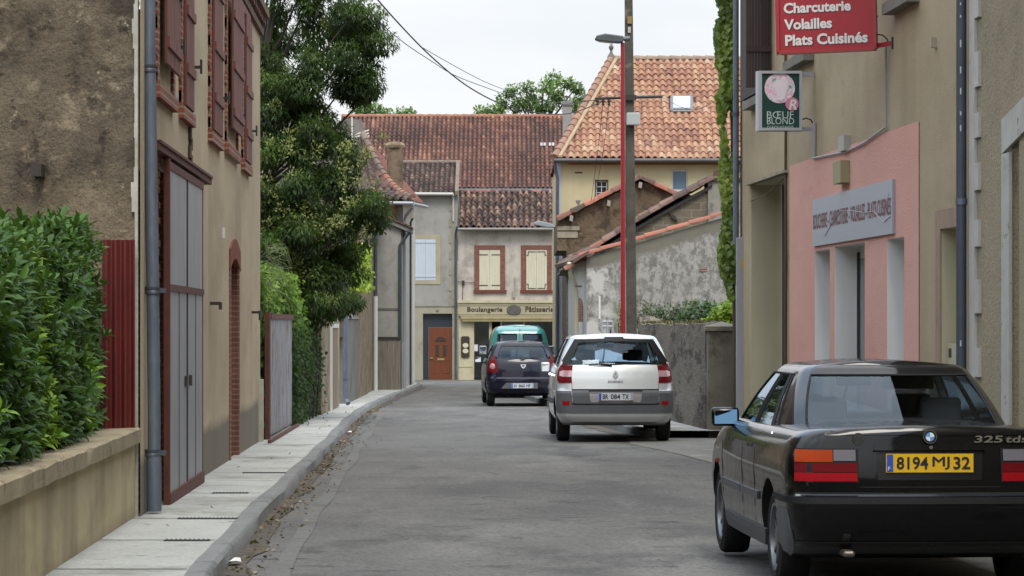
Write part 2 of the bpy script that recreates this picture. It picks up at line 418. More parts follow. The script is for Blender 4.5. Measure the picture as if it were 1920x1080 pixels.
# ================================================================ ground
def groundmat(name, c1, c2, scale=.8, bs=60, bstr=.5, extra=(), fc=(.7, 1.25), crack=0):
    m, nt, b = newmat(name); co = objco(nt)
    col = ramp(nt, noise_node(nt, co, scale, 8, .6), [(.3, c1), (.7, c2)])
    for c, s, th, so, am, st in extra:
        col = mix(nt, ramp(nt, noise_node(nt, co, s, 7, .65, st), [(th, 0.0), (th+so, am)]), col, c)
    if crack:
        vo = N(nt, 'ShaderNodeTexVoronoi', feature='DISTANCE_TO_EDGE'); vo.inputs['Scale'].default_value = .42
        dv = N(nt, 'ShaderNodeVectorMath', operation='ADD'); nn_ = N(nt, 'ShaderNodeTexNoise'); nn_.inputs['Scale'].default_value = 1.6; nn_.inputs['Detail'].default_value = 6
        nt.links.new(co, nn_.inputs['Vector']); nt.links.new(co, dv.inputs[0]); nt.links.new(nn_.outputs['Color'], dv.inputs[1]); nt.links.new(dv.outputs[0], vo.inputs['Vector'])
        c_ = ramp(nt, vo.outputs['Distance'], [(.004, crack), (.012, 0.0)])
        msk = ramp(nt, noise_node(nt, co, .25, 3), [(.5, 0.0), (.58, 1.0)]); col = mix(nt, math_n(nt, 'MULTIPLY', c_, msk), col, '2b2a29')
    fine = ramp(nt, noise_node(nt, co, 24, 6, .9), [(.36, fc[0]), (.64, fc[1])])
    mm = N(nt, 'ShaderNodeMixRGB', blend_type='MULTIPLY'); mm.inputs[0].default_value = .8
    nt.links.new(col, mm.inputs[1]); nt.links.new(fine, mm.inputs[2]); nt.links.new(mm.outputs[0], b.inputs['Base Color'])
    b.inputs['Roughness'].default_value = .85; b.inputs['Specular IOR Level'].default_value = .3
    bump(nt, b, noise_node(nt, co, bs, 6, .75), bstr, .012)
    return m
M_asph = groundmat('asphalt', '53514e', '63615d', .5, extra=[('413f40', .35, .5, .14, .6, (1, .4, 1)), ('6f6d69', .6, .52, .14, .6, (1.3, .35, 1)), ('3b3a39', 1.1, .55, .1, .6, (.9, .4, 1)), ('2e2d2c', 1.8, .66, .03, .8, (.5, 1.6, 1)), ('333231', 2.0, .60, .05, .75, (.6, 1.5, 1)), ('33322f', 5, .68, .03, .7, (.8, .8, 1)), ('615e5b', 3, .6, .08, .5, (1, .3, 1))], fc=(.3, 1.7), crack=.7)
M_pave = groundmat('concrete_pavement', 'a9aaa5', '959690', .7, 50, .3, [('6c6a62', .9, .53, .12, .6, (1, 1, 1)), ('57534a', 3.5, .62, .06, .6, (1, 1, 1))])
M_kerb = groundmat('kerb_stone', '7a7b79', '696a69', 1.5, 30, .4, [('474848', 2.2, .55, .1, .6, (1, 1, 1))])
M_gutter = groundmat('gutter_concrete', '686763', '5a5955', 1.5, 40, .4, [('4c4a46', 1.6, .52, .1, .6, (1, 1, 1))])
M_apron = groundmat('worn_apron', '787670', '686660', .9, 40, .5, [('908e87', 1.6, .58, .06, .6, (1, .7, 1)), ('4f4d4b', 2.5, .58, .08, .7, (1, .6, 1))])
M_litter_soil = groundmat('gutter_dirt', '4b443b', '575045', 3, 30, .8, [('332a22', 4, .5, .1, .6, (1, 1, 1)), ('5c5238', 1.1, .6, .08, .6, (1, 1, 1))])
M_earth = groundmat('earth', '5a5540', '4b4634', .2)

def strip(rows, dz, name, m, n=8, seed=0, wob=0):
    """sheet between (Y, x0, x1) rows on the sloping street"""
    mb = MB(); pr = None
    for (Y, a, b_) in rows:
        cur = []
        for k in range(n+1):
            x = a+(b_-a)*k/n
            cur.append(len(mb.v)); mb.v.append((x, Y, G(Y)+dz)); mb.t.append(.5)
        if pr:
            for k in range(n): mb.f.append((pr[k], pr[k+1], cur[k+1], cur[k])); mb.m.append(0)
        pr = cur
    o = mb.build(name, m); tag(o, kind='structure'); return o
mb = MB(); mb.quad((-900, -60, G(-60)-.01), (900, -60, G(-60)-.01), (900, 1500, G(1500)-.01), (-900, 1500, G(1500)-.01))
tag(mb.build('ground', M_earth), kind='structure')
KL = [(-10, -.9), (5, -1.4), (10, -1.55), (15, -1.72), (19.8, -1.89), (23.6, -2.07), (28.4, -2.18), (37, -2.41), (44.8, -2.62), (55, -2.95), (65.5, -3.16), (80, -3.14), (96.7, -2.98), (104, -3.1), (112, -4.2)]
def interp(tab, y):
    for (a, b_), (c, d) in zip(tab, tab[1:]):
        if y <= c: t = max(0, (y-a)/(c-a)); return b_+(d-b_)*t
    return tab[-1][1]
def kl(y):   # smoothed, with the slight wander of an old kerb
    return sum(interp(KL, y+d) for d in (-3, -1.5, 0, 1.5, 3))/5+.012*math.sin(y*.9)
Ys = [i*.75 for i in range(-10, 146)]
KR = [(-10, 3.9), (15, 3.75), (38, 2.7), (46.8, 2.1), (53, 1.62), (62, 1.2), (80, .35), (92, .2), (118, .9)]
strip([(Y, -60 if Y > 105 else kl(Y)-.05, 60 if Y > 105 else XR(Y)+.3 if Y < 92 else 1.9) for Y in Ys]+[(118.2, -60, 60)], 0, 'road', M_asph, 24)
# pavement on the left, kerb, gutter
def wl(y):
    if y < 24.2: return -2.22-.036*y
    if y < 42.6: return XL(y)-.05
    if y < 57: return -3.5-.025*(y-42.6)-.15
    if y < 89: return -3.70-.0119*(y-58)-.1
    return -3.35
yy = [y for y in Ys if y <= 104.5]
strip([(y, wl(y), kl(y)-.14) for y in yy], .10, 'pavement', M_pave, 6)
mb = MB(); prv = None
for y in yy:
    x = kl(y); s = 1 if y < 103 else max(0.05, (104.6-y)/1.6)
    prof = [(x-.15, -.02), (x-.15, .104*s), (x-.03, .108*s), (x-.005, .085*s), (x+.01, -.02)]
    cur = []
    for px_, z in prof: cur.append(len(mb.v)); mb.v.append((px_+random.uniform(-.006, .006), y, G(y)+z)); mb.t.append(.5)
    if prv:
        for k in range(4): mb.f.append((cur[k], cur[k+1], prv[k+1], prv[k])); mb.m.append(0)
    prv = cur
tag(mb.build('kerb', M_kerb, smooth=True, angle=40), kind='structure')
strip([(y, kl(y)-.01, kl(y)+.16+.12*noise.noise(Vector((0, y*.8, 0)))) for y in yy if y < 100], .008, 'gutter_dirt', M_litter_soil, 3)
strip([(y, kl(y)+.33+.03*noise.noise(Vector((0, y*.3, 0))), kl(y)+.45+.05*noise.noise(Vector((3, y*.3, 0)))) for y in yy if y < 62], .006, 'gutter', M_gutter, 2)
# right side: kerb that begins under the silver car, pavement, worn apron in front of the gateway
yr_ = [46.8+i*.8 for i in range(58)]
def kr(y): return interp(KR, y)
mb = MB(); prv = None
for y in yr_:
    x = kr(y); cur = []
    for px_, z in [(x-.02, -.02), (x-.01, .11), (x+.02, .13), (x+.15, .13), (x+.15, -.02)]:
        cur.append(len(mb.v)); mb.v.append((px_, y, G(y)+z)); mb.t.append(.5)
    if prv is None: mb.f.append(tuple(cur)); mb.m.append(0)
    else:
        for k in range(4): mb.f.append((prv[k], prv[k+1], cur[k+1], cur[k])); mb.m.append(0)
    prv = cur
tag(mb.build('kerb', M_kerb, smooth=True, angle=40), kind='structure')
strip([(y, kr(y)+.14, XR(y)+.2 if y < 90 else 1.9) for y in yr_], .12, 'pavement', M_pave, 4)
strip([(y, kr(y)-.32-.1*noise.noise(Vector((y, 0, 0))), kr(y)+.02) for y in yr_ if y < 62], .007, 'gutter_dirt', M_litter_soil, 3)
rows = []
for i in range(26):
    y = 15+i*1.27
    x0 = interp([(15, 3.9), (30, 3.1), (36, 2.55), (40, 2.3), (44, 1.75), (46.7, 1.75)], y)+.12*noise.noise(Vector((y*.7, 2, 0)))
    rows.append((y, x0, XR(y)+.3))
strip(rows, .006, 'pavement', M_apron, 8)

M_tar2 = groundmat('crack_dark', '2c2b2b', '383736', 2)
# joints in the pavement slabs
mb = MB()
for y in (18.6, 21.32, 23.92, 27.9, 32.2, 36.5, 41, 45.5, 50, 54.5, 59, 64, 70, 76, 83, 90):
    mb.quad((wl(y)+.02, y-.015, G(y)+.1035), (kl(y)-.16, y-.015, G(y)+.1035), (kl(y)-.16, y+.015, G(y)+.1035), (wl(y)+.02, y+.015, G(y)+.1035))
tag(mb.build('pavement_joints', M_tar2), kind='structure')

# fallen leaves and bits in the gutter
def scatter_litter():
    mb = MB(); rnd = random.Random(3)
    for i in range(1900):
        y = rnd.uniform(17, 72)
        dense = .5+.9*noise.noise(Vector((0, y*.35, 4)))
        if rnd.random() > dense*(1.1 if y < 45 else .6): continue
        if rnd.random() < .82: x = kl(y)+abs(rnd.gauss(0, .16))+.02; z = G(y)+.014
        else:
            x = kl(y)-.2-abs(rnd.gauss(0, .35)); z = G(y)+.106
            if x < wl(y)+.1: continue
            if not (46 < y < 62) and rnd.random() < .85: continue
        s = rnd.uniform(.01, .03); a = rnd.uniform(0, 6.28); t = rnd.random()
        p = Vector((x, y, z)); u = Vector((math.cos(a), math.sin(a), rnd.uniform(-.3, .5)))*s; v = Vector((-math.sin(a), math.cos(a), rnd.uniform(-.3, .5)))*s*.55
        mb.add([p-u, p+v+Vector((0, 0, .01)), p+u, p-v], [(0, 1, 2, 3)], 0, t)
    o = mb.build('fallen_leaves', leafmat('dry_leaves', [(0, '30241b'), (.5, '54402a'), (.85, '75653c'), (1, 'a39680')], .8, .1, .2), org=(0, 20, 0))
    tag(o, 'dry brown leaves lying in the gutter along the kerb', 'leaves', kind='stuff')
scatter_litter()
def litter_bit(px, py, label, c, sx, sy):
    Y = F*(EYE-.02)/(py-HOR-34); x = (px-960)*Y/F
    mb = MB(); z = G(Y)+.03; pts = []
    for i in range(6):
        a = i/6*6.28; pts.append((x+math.cos(a)*sx*(1+.3*math.sin(i*2.1)), Y+math.sin(a)*sy, z+.02*math.sin(i*1.7)))
    mb.add([(x, Y, z+.03)]+pts, [(0, i+1, (i+1) % 6+1) for i in range(6)])
    tag(mb.build('paper_scrap', plain('scrap_'+c, c, .7)), label, 'litter', 'scraps of paper in the gutter')
litter_bit(440, 1056, 'crumpled white paper scrap in the gutter near the bottom edge', 'c8c8c4', .045, .12)
litter_bit(622, 803, 'small pale paper scrap on the pavement beside the ivy', 'b9bdc0', .06, .3)
litter_bit(655, 812, 'white scrap among yellow leaves in the gutter', 'cfccc0', .04, .2)
for i, (py, a, b_) in enumerate([(1014, 308, 394), (973, 333, 447), (925, 398, 466), (887, 455, 537)]):
    Y = F*(EYE-.1)/(py-640); g = thing('drain_grate', ['dark slot drain nearest the camera across the left pavement', 'second slot drain from the camera, just before the tall sliding gate', 'third slot drain from the camera, beyond the tall sliding gate', 'farthest slot drain, level with the brick arched door'][i], 'drain', ((a+b_)/2*Y/F-960*Y/F, Y, G(Y)+.104), 'slot drains across the left pavement')
    x0, x1 = (a-960)*Y/F, (b_-960)*Y/F; mb = MB()
    mb.box(x0, x1, Y-.05, Y+.05, G(Y)+.098, G(Y)+.107); mb.build('channel', plain('drain_dark', '2b2b2a', .8), g)
    mb = MB(); k = int((x1-x0)/.03)
    for j in range(k): mb.box(x0+(x1-x0)*(j+.3)/k, x0+(x1-x0)*(j+.6)/k, Y-.05, Y+.05, G(Y)+.107, G(Y)+.112)
    mb.build('grille', plain('drain_bar', '45443f', .7), g)

# ================================================================ left old house
H = thing('house', 'old tan rendered house with tall sliding metal gate and brown red shutters', 'house', (-3.1, 24.2, G(24.2)))
y0, y1 = 24.2, 42.6; inw = (-1, -.0315, 0)
uu = lambda Y: (Y-y0)*1.0005
mb = MB()
wall_holes(mb, (XL(y0), y0), (XL(y1), y1), -.4, 6.0, [(uu(35.75), uu(37.35), -.3, 2.3, .3), (uu(25.9), uu(26.6), -.3, 2.85, .2)], .3, inw, 0, 1)
mb.quad((XL(y1), y1, -.4), (-9, y1, -.4), (-9, y1, 6), (XL(y1), y1, 6))
mb.build('wall', [M_leftwall, M_brick_door], H)
mb = MB()   # gable wall facing the camera, slightly uneven
nx, nz_ = 60, 60
idx = {}
for i in range(nx+1):
    for j in range(nz_+1):
        x = XL(y0)-.02-(6.2)*i/nx; z = -.4+8.2*j/nz_
        lump = .035*noise.fractal(Vector((x*1.7, z*1.7, 0)), 1, 2, 5)
        e = .03*noise.noise(Vector((0, z*5, 3))) if i == 0 else 0
        idx[i, j] = len(mb.v); mb.v.append((x+e, y0-.02-abs(lump), z)); mb.t.append(.5)
for i in range(nx):
    for j in range(nz_): mb.f.append((idx[i+1, j], idx[i, j], idx[i, j+1], idx[i+1, j+1])); mb.m.append(0)
mb.build('gable_wall', M_gable, H, smooth=True)
mb = MB()   # flaking white edge along the corner
for j in range(60):
    z = -.1+j*.12; wv = .012+.045*noise.noise(Vector((1, z*3, 0)))
    wv = max(.006, wv); mb.box(XL(y0)-.03-wv, XL(y0)-.012, y0-.07, y0-.03, z, z+.12)
mb.build('corner_strip', M_white_flake, H)
mb = MB(); mb.box(-4.6, -3.74, y0-.13, y0-.02, 2.82, 2.93); mb.box(-3.9, -3.82, y0-.2, y0-.1, 2.73, 2.82)
b_ = MB(); b_.box(-3.86, -3.78, y0-.22, y0-.02, 2.70, 2.80); b_.build('beam_end', woodmat('old_wood', '3a332c', '2a241f'), H)
rf = MB(); 
rf.quad((XL(24)+.1, 23.95, 5.98), (XL(43)+.1, 42.8, 5.98), (-6.5, 42.8, 7.9), (-6.5, 23.95, 7.9)); rf.quad((-6.5, 23.95, 7.9), (-6.5, 42.8, 7.9), (-10.5, 42.8, 5.9), (-10.5, 23.95, 5.9))
rf.build('roof', plaster('roof_tile_plain', '7a4434', '5c3a30'), H)
co_ = MB()
for k, (z, d) in enumerate([(5.62, .05), (5.74, .09), (5.86, .13)]):
    for i in range(92 if k != 1 else 92):
        Y = 24.2+i*.2; 
        if k == 1 and i % 2: continue
        co_.obox((XL(Y)-.05, Y, z), (d+.05, 0, 0), (-.0063, .2, 0), (0, 0, .1))
co_.build('cornice', brickmat('cornice_brick', 'y', '6e4a38', '54382c', '5f5244'), H)
# windows with closed board shutters
for k, (a, b2, zb) in enumerate([(25.5, 27.35, 3.45), (28.1, 29.5, 3.45), (32.0, 33.85, 3.47), (34.75, 37.1, 3.5), (38.0, 39.7, 3.47)]):
    s = MB(); zt = 5.5
    def ybox(m_, ya, yb, za, zb_, x0, x1, mi=0): m_.obox((XL(ya)+x0, ya, za), (x1-x0, 0, 0), (XL(yb)-XL(ya), yb-ya, 0), (0, 0, zb_-za), mi)
    ybox(s, a, a+.2, zb+.12, zt, -.02, .03); ybox(s, b2-.2, b2, zb+.12, zt, -.02, .03); ybox(s, a-.03, b2+.03, zb, zb+.12, -.02, .055); ybox(s, a, b2, zt, zt+.2, -.02, .03)
    # ragged teeth of brick against the render
    for q in range(9): ybox(s, a-.05*(q % 2), a, zb+.15+q*.22, zb+.26+q*.22, -.02, .026); ybox(s, b2, b2+.05*(q % 2), zb+.15+q*.22, zb+.26+q*.22, -.02, .026)
    s.build('brick_surround', M_brick_y, H)
    leaf_w = (b2-a-.4)/2; pr = .035 if k in (0, 3) else 0
    for h in (0, 1):
        l = MB(); ya = a+.2+h*leaf_w+.01; yb = ya+leaf_w-.02; np_ = 5
        for q in range(np_):
            ybox(l, ya+(yb-ya)*q/np_, ya+(yb-ya)*(q+.94)/np_, zb+.14+(.17 if pr else 0), zt-.02, .035+pr, .06+pr)
        for z in (zb+.45, zb+1.0, zt-.4): ybox(l, ya, yb, z, z+.09, .06+pr, .08+pr)
        l.build('shutter', M_shutter_red, H)
    if False:
        l = MB(); ya = b2-1.25 if k == 0 else a+.75; yb = ya+1.15; zz = zb+.28
        for q in range(6): 
            f0, f1 = q/6, (q+.94)/6
            l.obox((XL(ya)+.10+.10*f0, ya+(yb-ya)*f0, zz), (.03, 0, 0), (.05/6, (yb-ya)*(f1-f0), 0), (0, 0, 1.75))
        for z in (.25, .9, 1.5): l.obox((XL(ya)+.115, ya, zz+z), (.025, 0, 0), (.05, yb-ya, 0), (0, 0, .09))
        l.build('shutter', M_shutter_red, H)
    hk = MB(); hk.obox((XL(b2)+.0, b2+.18, zb+.6), (.1, 0, 0), (0, .03, 0), (0, 0, .03)); hk.obox((XL(b2)+.08, b2+.16, zb+.55), (.02, 0, 0), (0, .06, 0), (0, 0, .14))
    hk.build('shutter_hook', M_iron, H)
# sliding gate on a rail
g = MB()
def gy(m_, ya, yb, za, zb_, x0, x1, mi=0): m_.obox((XL(ya)+x0, ya, za), (x1-x0, 0, 0), (XL(yb)-XL(ya), yb-ya, 0), (0, 0, zb_-za), mi)
gb = -.10; GY0, GY1 = 25.95, 30.05
gate = MB(); gy(gate, GY0, GY1, gb+.12, 2.9, .06, .085)
gp = gate.build('sliding_gate', M_gate_tin, H)
f_ = MB()
gy(f_, GY0-.05, GY0+.02, gb+.02, 2.95, .045, .098); gy(f_, GY1-.07, GY1, gb+.02, 2.95, .06, .09); gy(f_, GY0, GY1, gb+.02, gb+.14, .05, .105); gy(f_, GY0, GY1, 1.80, 1.86, .08, .10); gy(f_, GY0, GY1, 2.86, 2.93, .08, .095)
f_.build('gate_frame', M_rust, gp)
f_ = MB()
for u_ in (.49, .51): gy(f_, GY0+(GY1-GY0)*u_-.012, GY0+(GY1-GY0)*u_+.012, gb+.14, 2.9, .084, .093)
for u_ in (.27, .76): gy(f_, GY0+(GY1-GY0)*u_-.014, GY0+(GY1-GY0)*u_+.014, gb+.14, 1.8, .084, .090)
for u_ in (.44, .57): gy(f_, GY0+(GY1-GY0)*u_-.05, GY0+(GY1-GY0)*u_+.05, .93, 1.03, .088, .11)
f_.build('seam', M_iron, gp)
f_ = MB(); gy(f_, 24.95, 31.3, 2.97, 3.04, .0, .09); gy(f_, 24.95, 31.3, 3.03, 3.055, .0, .105)
f_.build('gate_rail', M_rust, H)
# raw brick patch beside the gate
f_ = MB(); rnd = random.Random(5)
for j in range(46):
    z = -.1+j*.067
    for i in range(4):
        ya = 24.95+i*.225+(.11 if j % 2 else 0)
        if rnd.random() < .12: continue
        gy(f_, ya, ya+.2, z, z+.055, -.03, .004+rnd.random()*.02)
f_.build('brick_patch', plaster('raw_brick', '7a4632', '54382c', 3, bscale=30), H)
f_ = MB(); gy(f_, 30.1, 30.4, 1.6, 2.9, -.01, .012); f_.build('brick_edge', M_brick_y, H)
# arched door
f_ = MB(); gy(f_, 35.58, 35.78, G(36), 2.3, -.01, .015); gy(f_, 37.33, 37.52, G(37), 2.3, -.01, .015)
f_.build('door_jamb', M_brick_door, H)
f_ = MB(); n_ = 12
for i in range(n_):
    a0, a1 = i/n_, (i+1)/n_; Ya, Yb = 35.55+2.0*a0, 35.55+2.0*a1
    za, zb_ = 2.17+.14*math.sin(a0*math.pi), 2.17+.14*math.sin(a1*math.pi)
    f_.add([(XL(Ya)+x, Y, z) for x in (-.05, .02) for Y, z in ((Ya, za), (Yb, zb_), (Yb, zb_+.24), (Ya, za+.24))], [(4, 5, 6, 7), (0, 1, 5, 4), (2, 3, 7, 6), (0, 3, 2, 1), (0, 4, 7, 3), (1, 2, 6, 5)])
f_.build('door_arch', plaster('arch_brick', '7c4b3c', '6e4336', 3), H)
f_ = MB(); gy(f_, 35.75, 37.35, G(36), 2.4, -.3, -.26); f_.build('door', woodmat('door_wood', '5a3326', '43261d'), H)
for (pxa, py) in ((394, 572), (472, 588)):
    Y = YL(pxa); s_ = F/Y; z = EYE+(HOR-py)/s_
    f_ = MB(); f_.obox((XL(Y)-.02, Y-.04, z), (.14, 0, 0), (0, .04, 0), (0, 0, .035)); f_.obox((XL(Y)+.1, Y-.08, z-.09 if pxa > 400 else z-.05), (.03, 0, 0), (0, .1, 0), (0, 0, .13 if pxa > 400 else .08))
    f_.build('iron_stop', M_iron, H)
f_ = MB()
for q, (dy, z) in enumerate([(0, 3.32), (.06, 3.22), (-.05, 3.14), (.05, 3.05)]): f_.obox((XL(29.3)-.02, 29.25+dy, z), (.05, 0, 0), (0, .12, 0), (0, 0, .12))
f_.build('wall_anchor', plain('rust_anchor', '4a3c2c', .9), H)
f_ = MB(); gy(f_, 34.35, 34.40, 2.5, 2.62, 0, .03); f_.build('wall_pin', M_whitepvc, H)
f_ = MB(); gy(f_, 42.15, 42.62, G(42)+.02, .72, -.1, .05); f_.build('corner_post', plaster('white_meter', 'a8a699', '918f80', 4), H)
# downpipe at the corner
yq = 24.62; xq = -2.962
P = thing('drainpipe', 'thick blue grey zinc downpipe on the corner of the old left house', 'drainpipe', (xq, yq, G(yq)+.1))
mb = MB(); mb.tube([(xq-.035, yq, 6), (xq-.03, yq, 3.9), (xq, yq, 1.8), (xq+.012, yq, .75), (xq+.01, yq, .1)], .053, 16); mb.build('pipe', M_zinc, P, smooth=True)
mb = MB(); mb.tube([(xq+.01, yq, .42), (xq+.012, yq, -.03)], .062, 16); mb.build('foot_sleeve', M_zinc, P, smooth=True)
for z in (3.62, 1.79, .45):
    mb = MB(); xx = xq-.03 if z > 3 else xq; mb.lathe([(.053, -.03), (.063, -.03), (.063, -.01), (.058, 0), (.063, .01), (.063, .03), (.053, .03)], (xx, yq, z), n=16); 
    if z < 2: mb.box(xx+.05, xx+.11, yq-.02, yq+.02, z-.02, z+.02)
    mb.build('collar', M_darkzinc, P, smooth=True)

# ================================================================ low wall, red sheet
LWX = lambda y: -2.18-.036*y
L_ = thing('garden_wall', 'low cream rendered garden wall with cement coping below the laurel hedge', 'wall', (LWX(20), 20, G(20)))
mb = MB(); mb.add([(LWX(5), 5, -.3), (LWX(24.15), 24.15, -.3), (LWX(24.15), 24.15, .56), (LWX(5), 5, .56), (LWX(5)-.25, 5, -.3), (LWX(24.15)-.25, 24.15, -.3), (LWX(24.15)-.25, 24.15, .56), (LWX(5)-.25, 5, .56)],
    [(0, 1, 2, 3), (5, 4, 7, 6), (1, 5, 6, 2), (4, 0, 3, 7)])
mb.build('wall', M_lowwall, L_)
mb = MB(); n_ = 120; prv = None
for i in range(n_+1):
    y = 5+(24.1-5)*i/n_; j1 = .012*noise.noise(Vector((0, y*3, 0))); j2 = .012*noise.noise(Vector((5, y*2, 0)))
    cur = []
    for dx, z in [(-.32, .55), (-.32, .655), (-.28, .67), (.035, .68+j2), (.055+j1, .665+j2), (.055+j1, .56+j2), (.0, .555)]:
        cur.append(len(mb.v)); mb.v.append((LWX(y)+dx, y, z)); mb.t.append(.5)
    if prv:
        for k in range(7): mb.f.append((cur[k], cur[(k+1) % 7], prv[(k+1) % 7], prv[k])); mb.m.append(0)
    prv = cur
mb.f.append(tuple(prv)); mb.m.append(0)
mb.build('coping', M_cope, L_, smooth=True, angle=45)
mb = MB(); n_ = 64; x0 = -3.30; Yc = 24.02
for i in range(n_):
    a, b2 = i/n_, (i+1)/n_
    xa, xb = x0+.27*a*1.0, x0+.27*b2
    ya, yb = Yc+.018*math.cos(a*.27/.076*6.283), Yc+.018*math.cos(b2*.27/.076*6.283)
    mb.add([(xa, ya, .66), (xb, yb, .66), (xb, yb, 2.19), (xa, ya, 2.19), (xa, ya+.004, .66), (xb, yb+.004, .66), (xb, yb+.004, 2.19), (xa, ya+.004, 2.19)], [(0, 1, 2, 3), (5, 4, 7, 6), (3, 2, 6, 7)])
tag(mb.build('sheet_panel', M_redsheet, smooth=True, angle=80), 'dark red corrugated metal sheet standing between hedge and old wall', 'metal sheet')

# ================================================================ rusty tin gate beyond the house
Gt = thing('gate', 'low galvanised sheet gate with rust streaks beyond the old house', 'gate', (-3.6, 43.4, G(43.4)+.1))
gx = lambda y: -3.53-.024*(y-43.2)
mb = MB(); n_ = 60
for i in range(n_):
    a, b2 = 43.3+6.6*i/n_, 43.3+6.6*(i+1)/n_; f0, f1 = .02*(i % 2), .02*((i+1) % 2)
    mb.add([(gx(a)+f0, a, G(a)+.15), (gx(b2)+f1, b2, G(b2)+.15), (gx(b2)+f1, b2, 1.64), (gx(a)+f0, a, 1.66)], [(0, 1, 2, 3)])
    mb.add([(gx(a)+f0-.01, a, G(a)+.15), (gx(b2)+f1-.01, b2, G(b2)+.15), (gx(b2)+f1-.01, b2, 1.64), (gx(a)+f0-.01, a, 1.66)], [(3, 2, 1, 0)])
mb.build('panel', metalmat('rusty_tin', '9a9ba0', '7b7a7e', .55, .3, .85, 1.5, (3, 3, .5)), Gt)
mb = MB(); mb.box(gx(43.2)-.04, gx(43.2)+.03, 43.12, 43.3, G(43)+.05, 1.68); mb.build('post', M_rust, Gt)
mb = MB(); mb.obox((gx(43.3)+.015, 43.3, 1.58), (.03, 0, 0), (gx(49.9)-gx(43.3), 6.6, 0), (0, 0, .08)); mb.build('top_rail', M_rust, Gt)
mb = MB(); mb.obox((gx(41)-.02+.1, 41.5, G(42)+.11), (.05, 0, 0), (gx(50)-gx(41.5), 8.4, SL*8.4), (0, 0, .04)); tag(mb.build('gate_track', M_rust), 'rusty ground track in front of the low tin gate', 'track')

# ================================================================ left row of old walls beyond the tree
XB = lambda y: -3.68-.0119*(y-58)
def lw(m_, ya, yb, z1, mi=0, off=0, th=.35, z0=None):
    z0 = G(yb)-.1 if z0 is None else z0
    m_.obox((XB(ya)+off, ya, z0), (-th, 0, 0), (XB(yb)-XB(ya), yb-ya, 0), (0, 0, z1-z0), mi)
M_ochre = plaster('ochre_stone', '948670', '7a6d57', 2.2, bscale=9, bstr=1, bdist=.04, stains=[('5d5340', 2.4, .5, .06, .7), ('a89b84', 3.5, .58, .05, .6)], streak=('5a503e', .3))
M_paleold = plaster('pale_old_plaster', '97917f', '837c6b', 1.5, bscale=20, stains=[('5f5a4c', 1.5, .52, .1, .6)], streak=('55503f', .4))
T1 = thing('wall', 'narrow ochre plastered wall with white framed door right behind the ivy', 'wall', (XB(60), 58.3, G(60)))
mb = MB(); lw(mb, 57.6, 61.4, 2.35); mb.build('pier', M_ochre, T1)
mb = MB(); lw(mb, 61.4, 65.2, 2.5, off=.0); mb.build('wall', M_paleold, T1)
mb = MB(); lw(mb, 61.0, 61.4, 1.5, off=.03); lw(mb, 61.4, 64.4, 1.5, off=.03, z0=1.42); mb.build('door_frame', M_whitepvc, T1)
mb = MB(); lw(mb, 61.4, 64.0, 1.42, off=.015); mb.build('door', woodmat('light_door', '7c6a52', '685842'), T1)
pipe_run('drainpipe', 'grey zinc downpipe with white foot on the left wall beyond the ivy', [(XB(66)+.1, 66, 4.2), (XB(66)+.1, 66, G(66)+.25), (XB(66)+.16, 65.9, G(66)+.15)], .055, M_zinc, collars=[(XB(66)+.1, 66, 1.9), (XB(66)+.1, 66, .3)])
T2 = thing('pillar', 'dark grey cement pillar with sloped top beside the pipe', 'pillar', (XB(71), 69, G(71)))
mb = MB(); lw(mb, 68, 74.6, 1.62, off=.05); mb.build('shaft', M_cement, T2)
mb = MB(); mb.prism([(XB(68)+.08, 67.95, 1.62), (XB(68)-.30, 67.95, 1.62), (XB(68)-.30, 67.95, 2.15)], (XB(74.6)-XB(68), 6.6, 0)); mb.build('cap', M_cement, T2)
T3 = thing('house', 'narrow brown stone house front half hidden by the big tree', 'house', (XB(79), 75, G(79)))
mb = MB(); lw(mb, 74.6, 81.5, 4.6, off=.04); mb.build('wall', M_ochre, T3)
mb = MB(); lw(mb, 66.6, 74.6, 2.9, off=-.05, z0=1.2); mb.build('rear_wall', plaster('brown_rubble', '665a49', '4c4335', 2, bscale=10, bstr=.9, bdist=.03), T3)
mb = MB(); lw(mb, 81.5, 88, 4.75, off=.0); mb.build('side_wall', M_ochre, T3)
mb = MB(); mb.quad((XB(74)+.3, 73.8, 4.6), (XB(88)+.3, 88.2, 4.7), (-6.5, 88.2, 6.3), (-6.5, 73.8, 6.2)); mb.build('roof', plaster('roof_tile_plain', '7a4434'), T3)
pipe_run('drainpipe', 'downpipe dark above and white below beside the board fence', [(XB(86)+.08, 86, 4.6), (XB(86)+.08, 86, G(86)+.15)], .055, M_darkzinc)
pipe_run('drainpipe', 'white lower half of downpipe next to the board fence', [(XB(86)+.09, 85.85, 2.3), (XB(86)+.09, 85.85, G(86)+.1)], .062, M_whitepvc)

# house with swept hip roof on the left (mustard and white walls)
M_tile_old = tilemat('old_dark_tiles', [(0, '3f2e28'), (.35, '574038'), (.7, '6a4d42'), (.88, '80665a'), (1, '955a44')], '35302c', .75, '5a554d')
H2 = thing('house', 'white and mustard house with swept hip roof at the left bend', 'house', (-3.3, 90, G(90)))
mb = MB()
mb.quad((-5.2, 90, -.8), (-3.3, 90, -.8), (-3.3, 90, 5.3), (-5.2, 90, 5.3), 0)
mb.build('wall', [plaster('mustard_render', '8a7a52', '73654a', 1.5, stains=[('544a33', 1.5, .5, .15, .6)])], H2)
mb = MB(); mb.add([(-3.3, 89.97, -.8), (-3.42, 105, -.8), (-3.42, 105, 5.9), (-3.3, 89.97, 5.35)], [(0, 1, 2, 3)])
mb.add([(-3.42, 105, -.8), (-9, 105, -.8), (-9, 105, 6), (-3.42, 105, 5.9)], [(0, 1, 2, 3)])
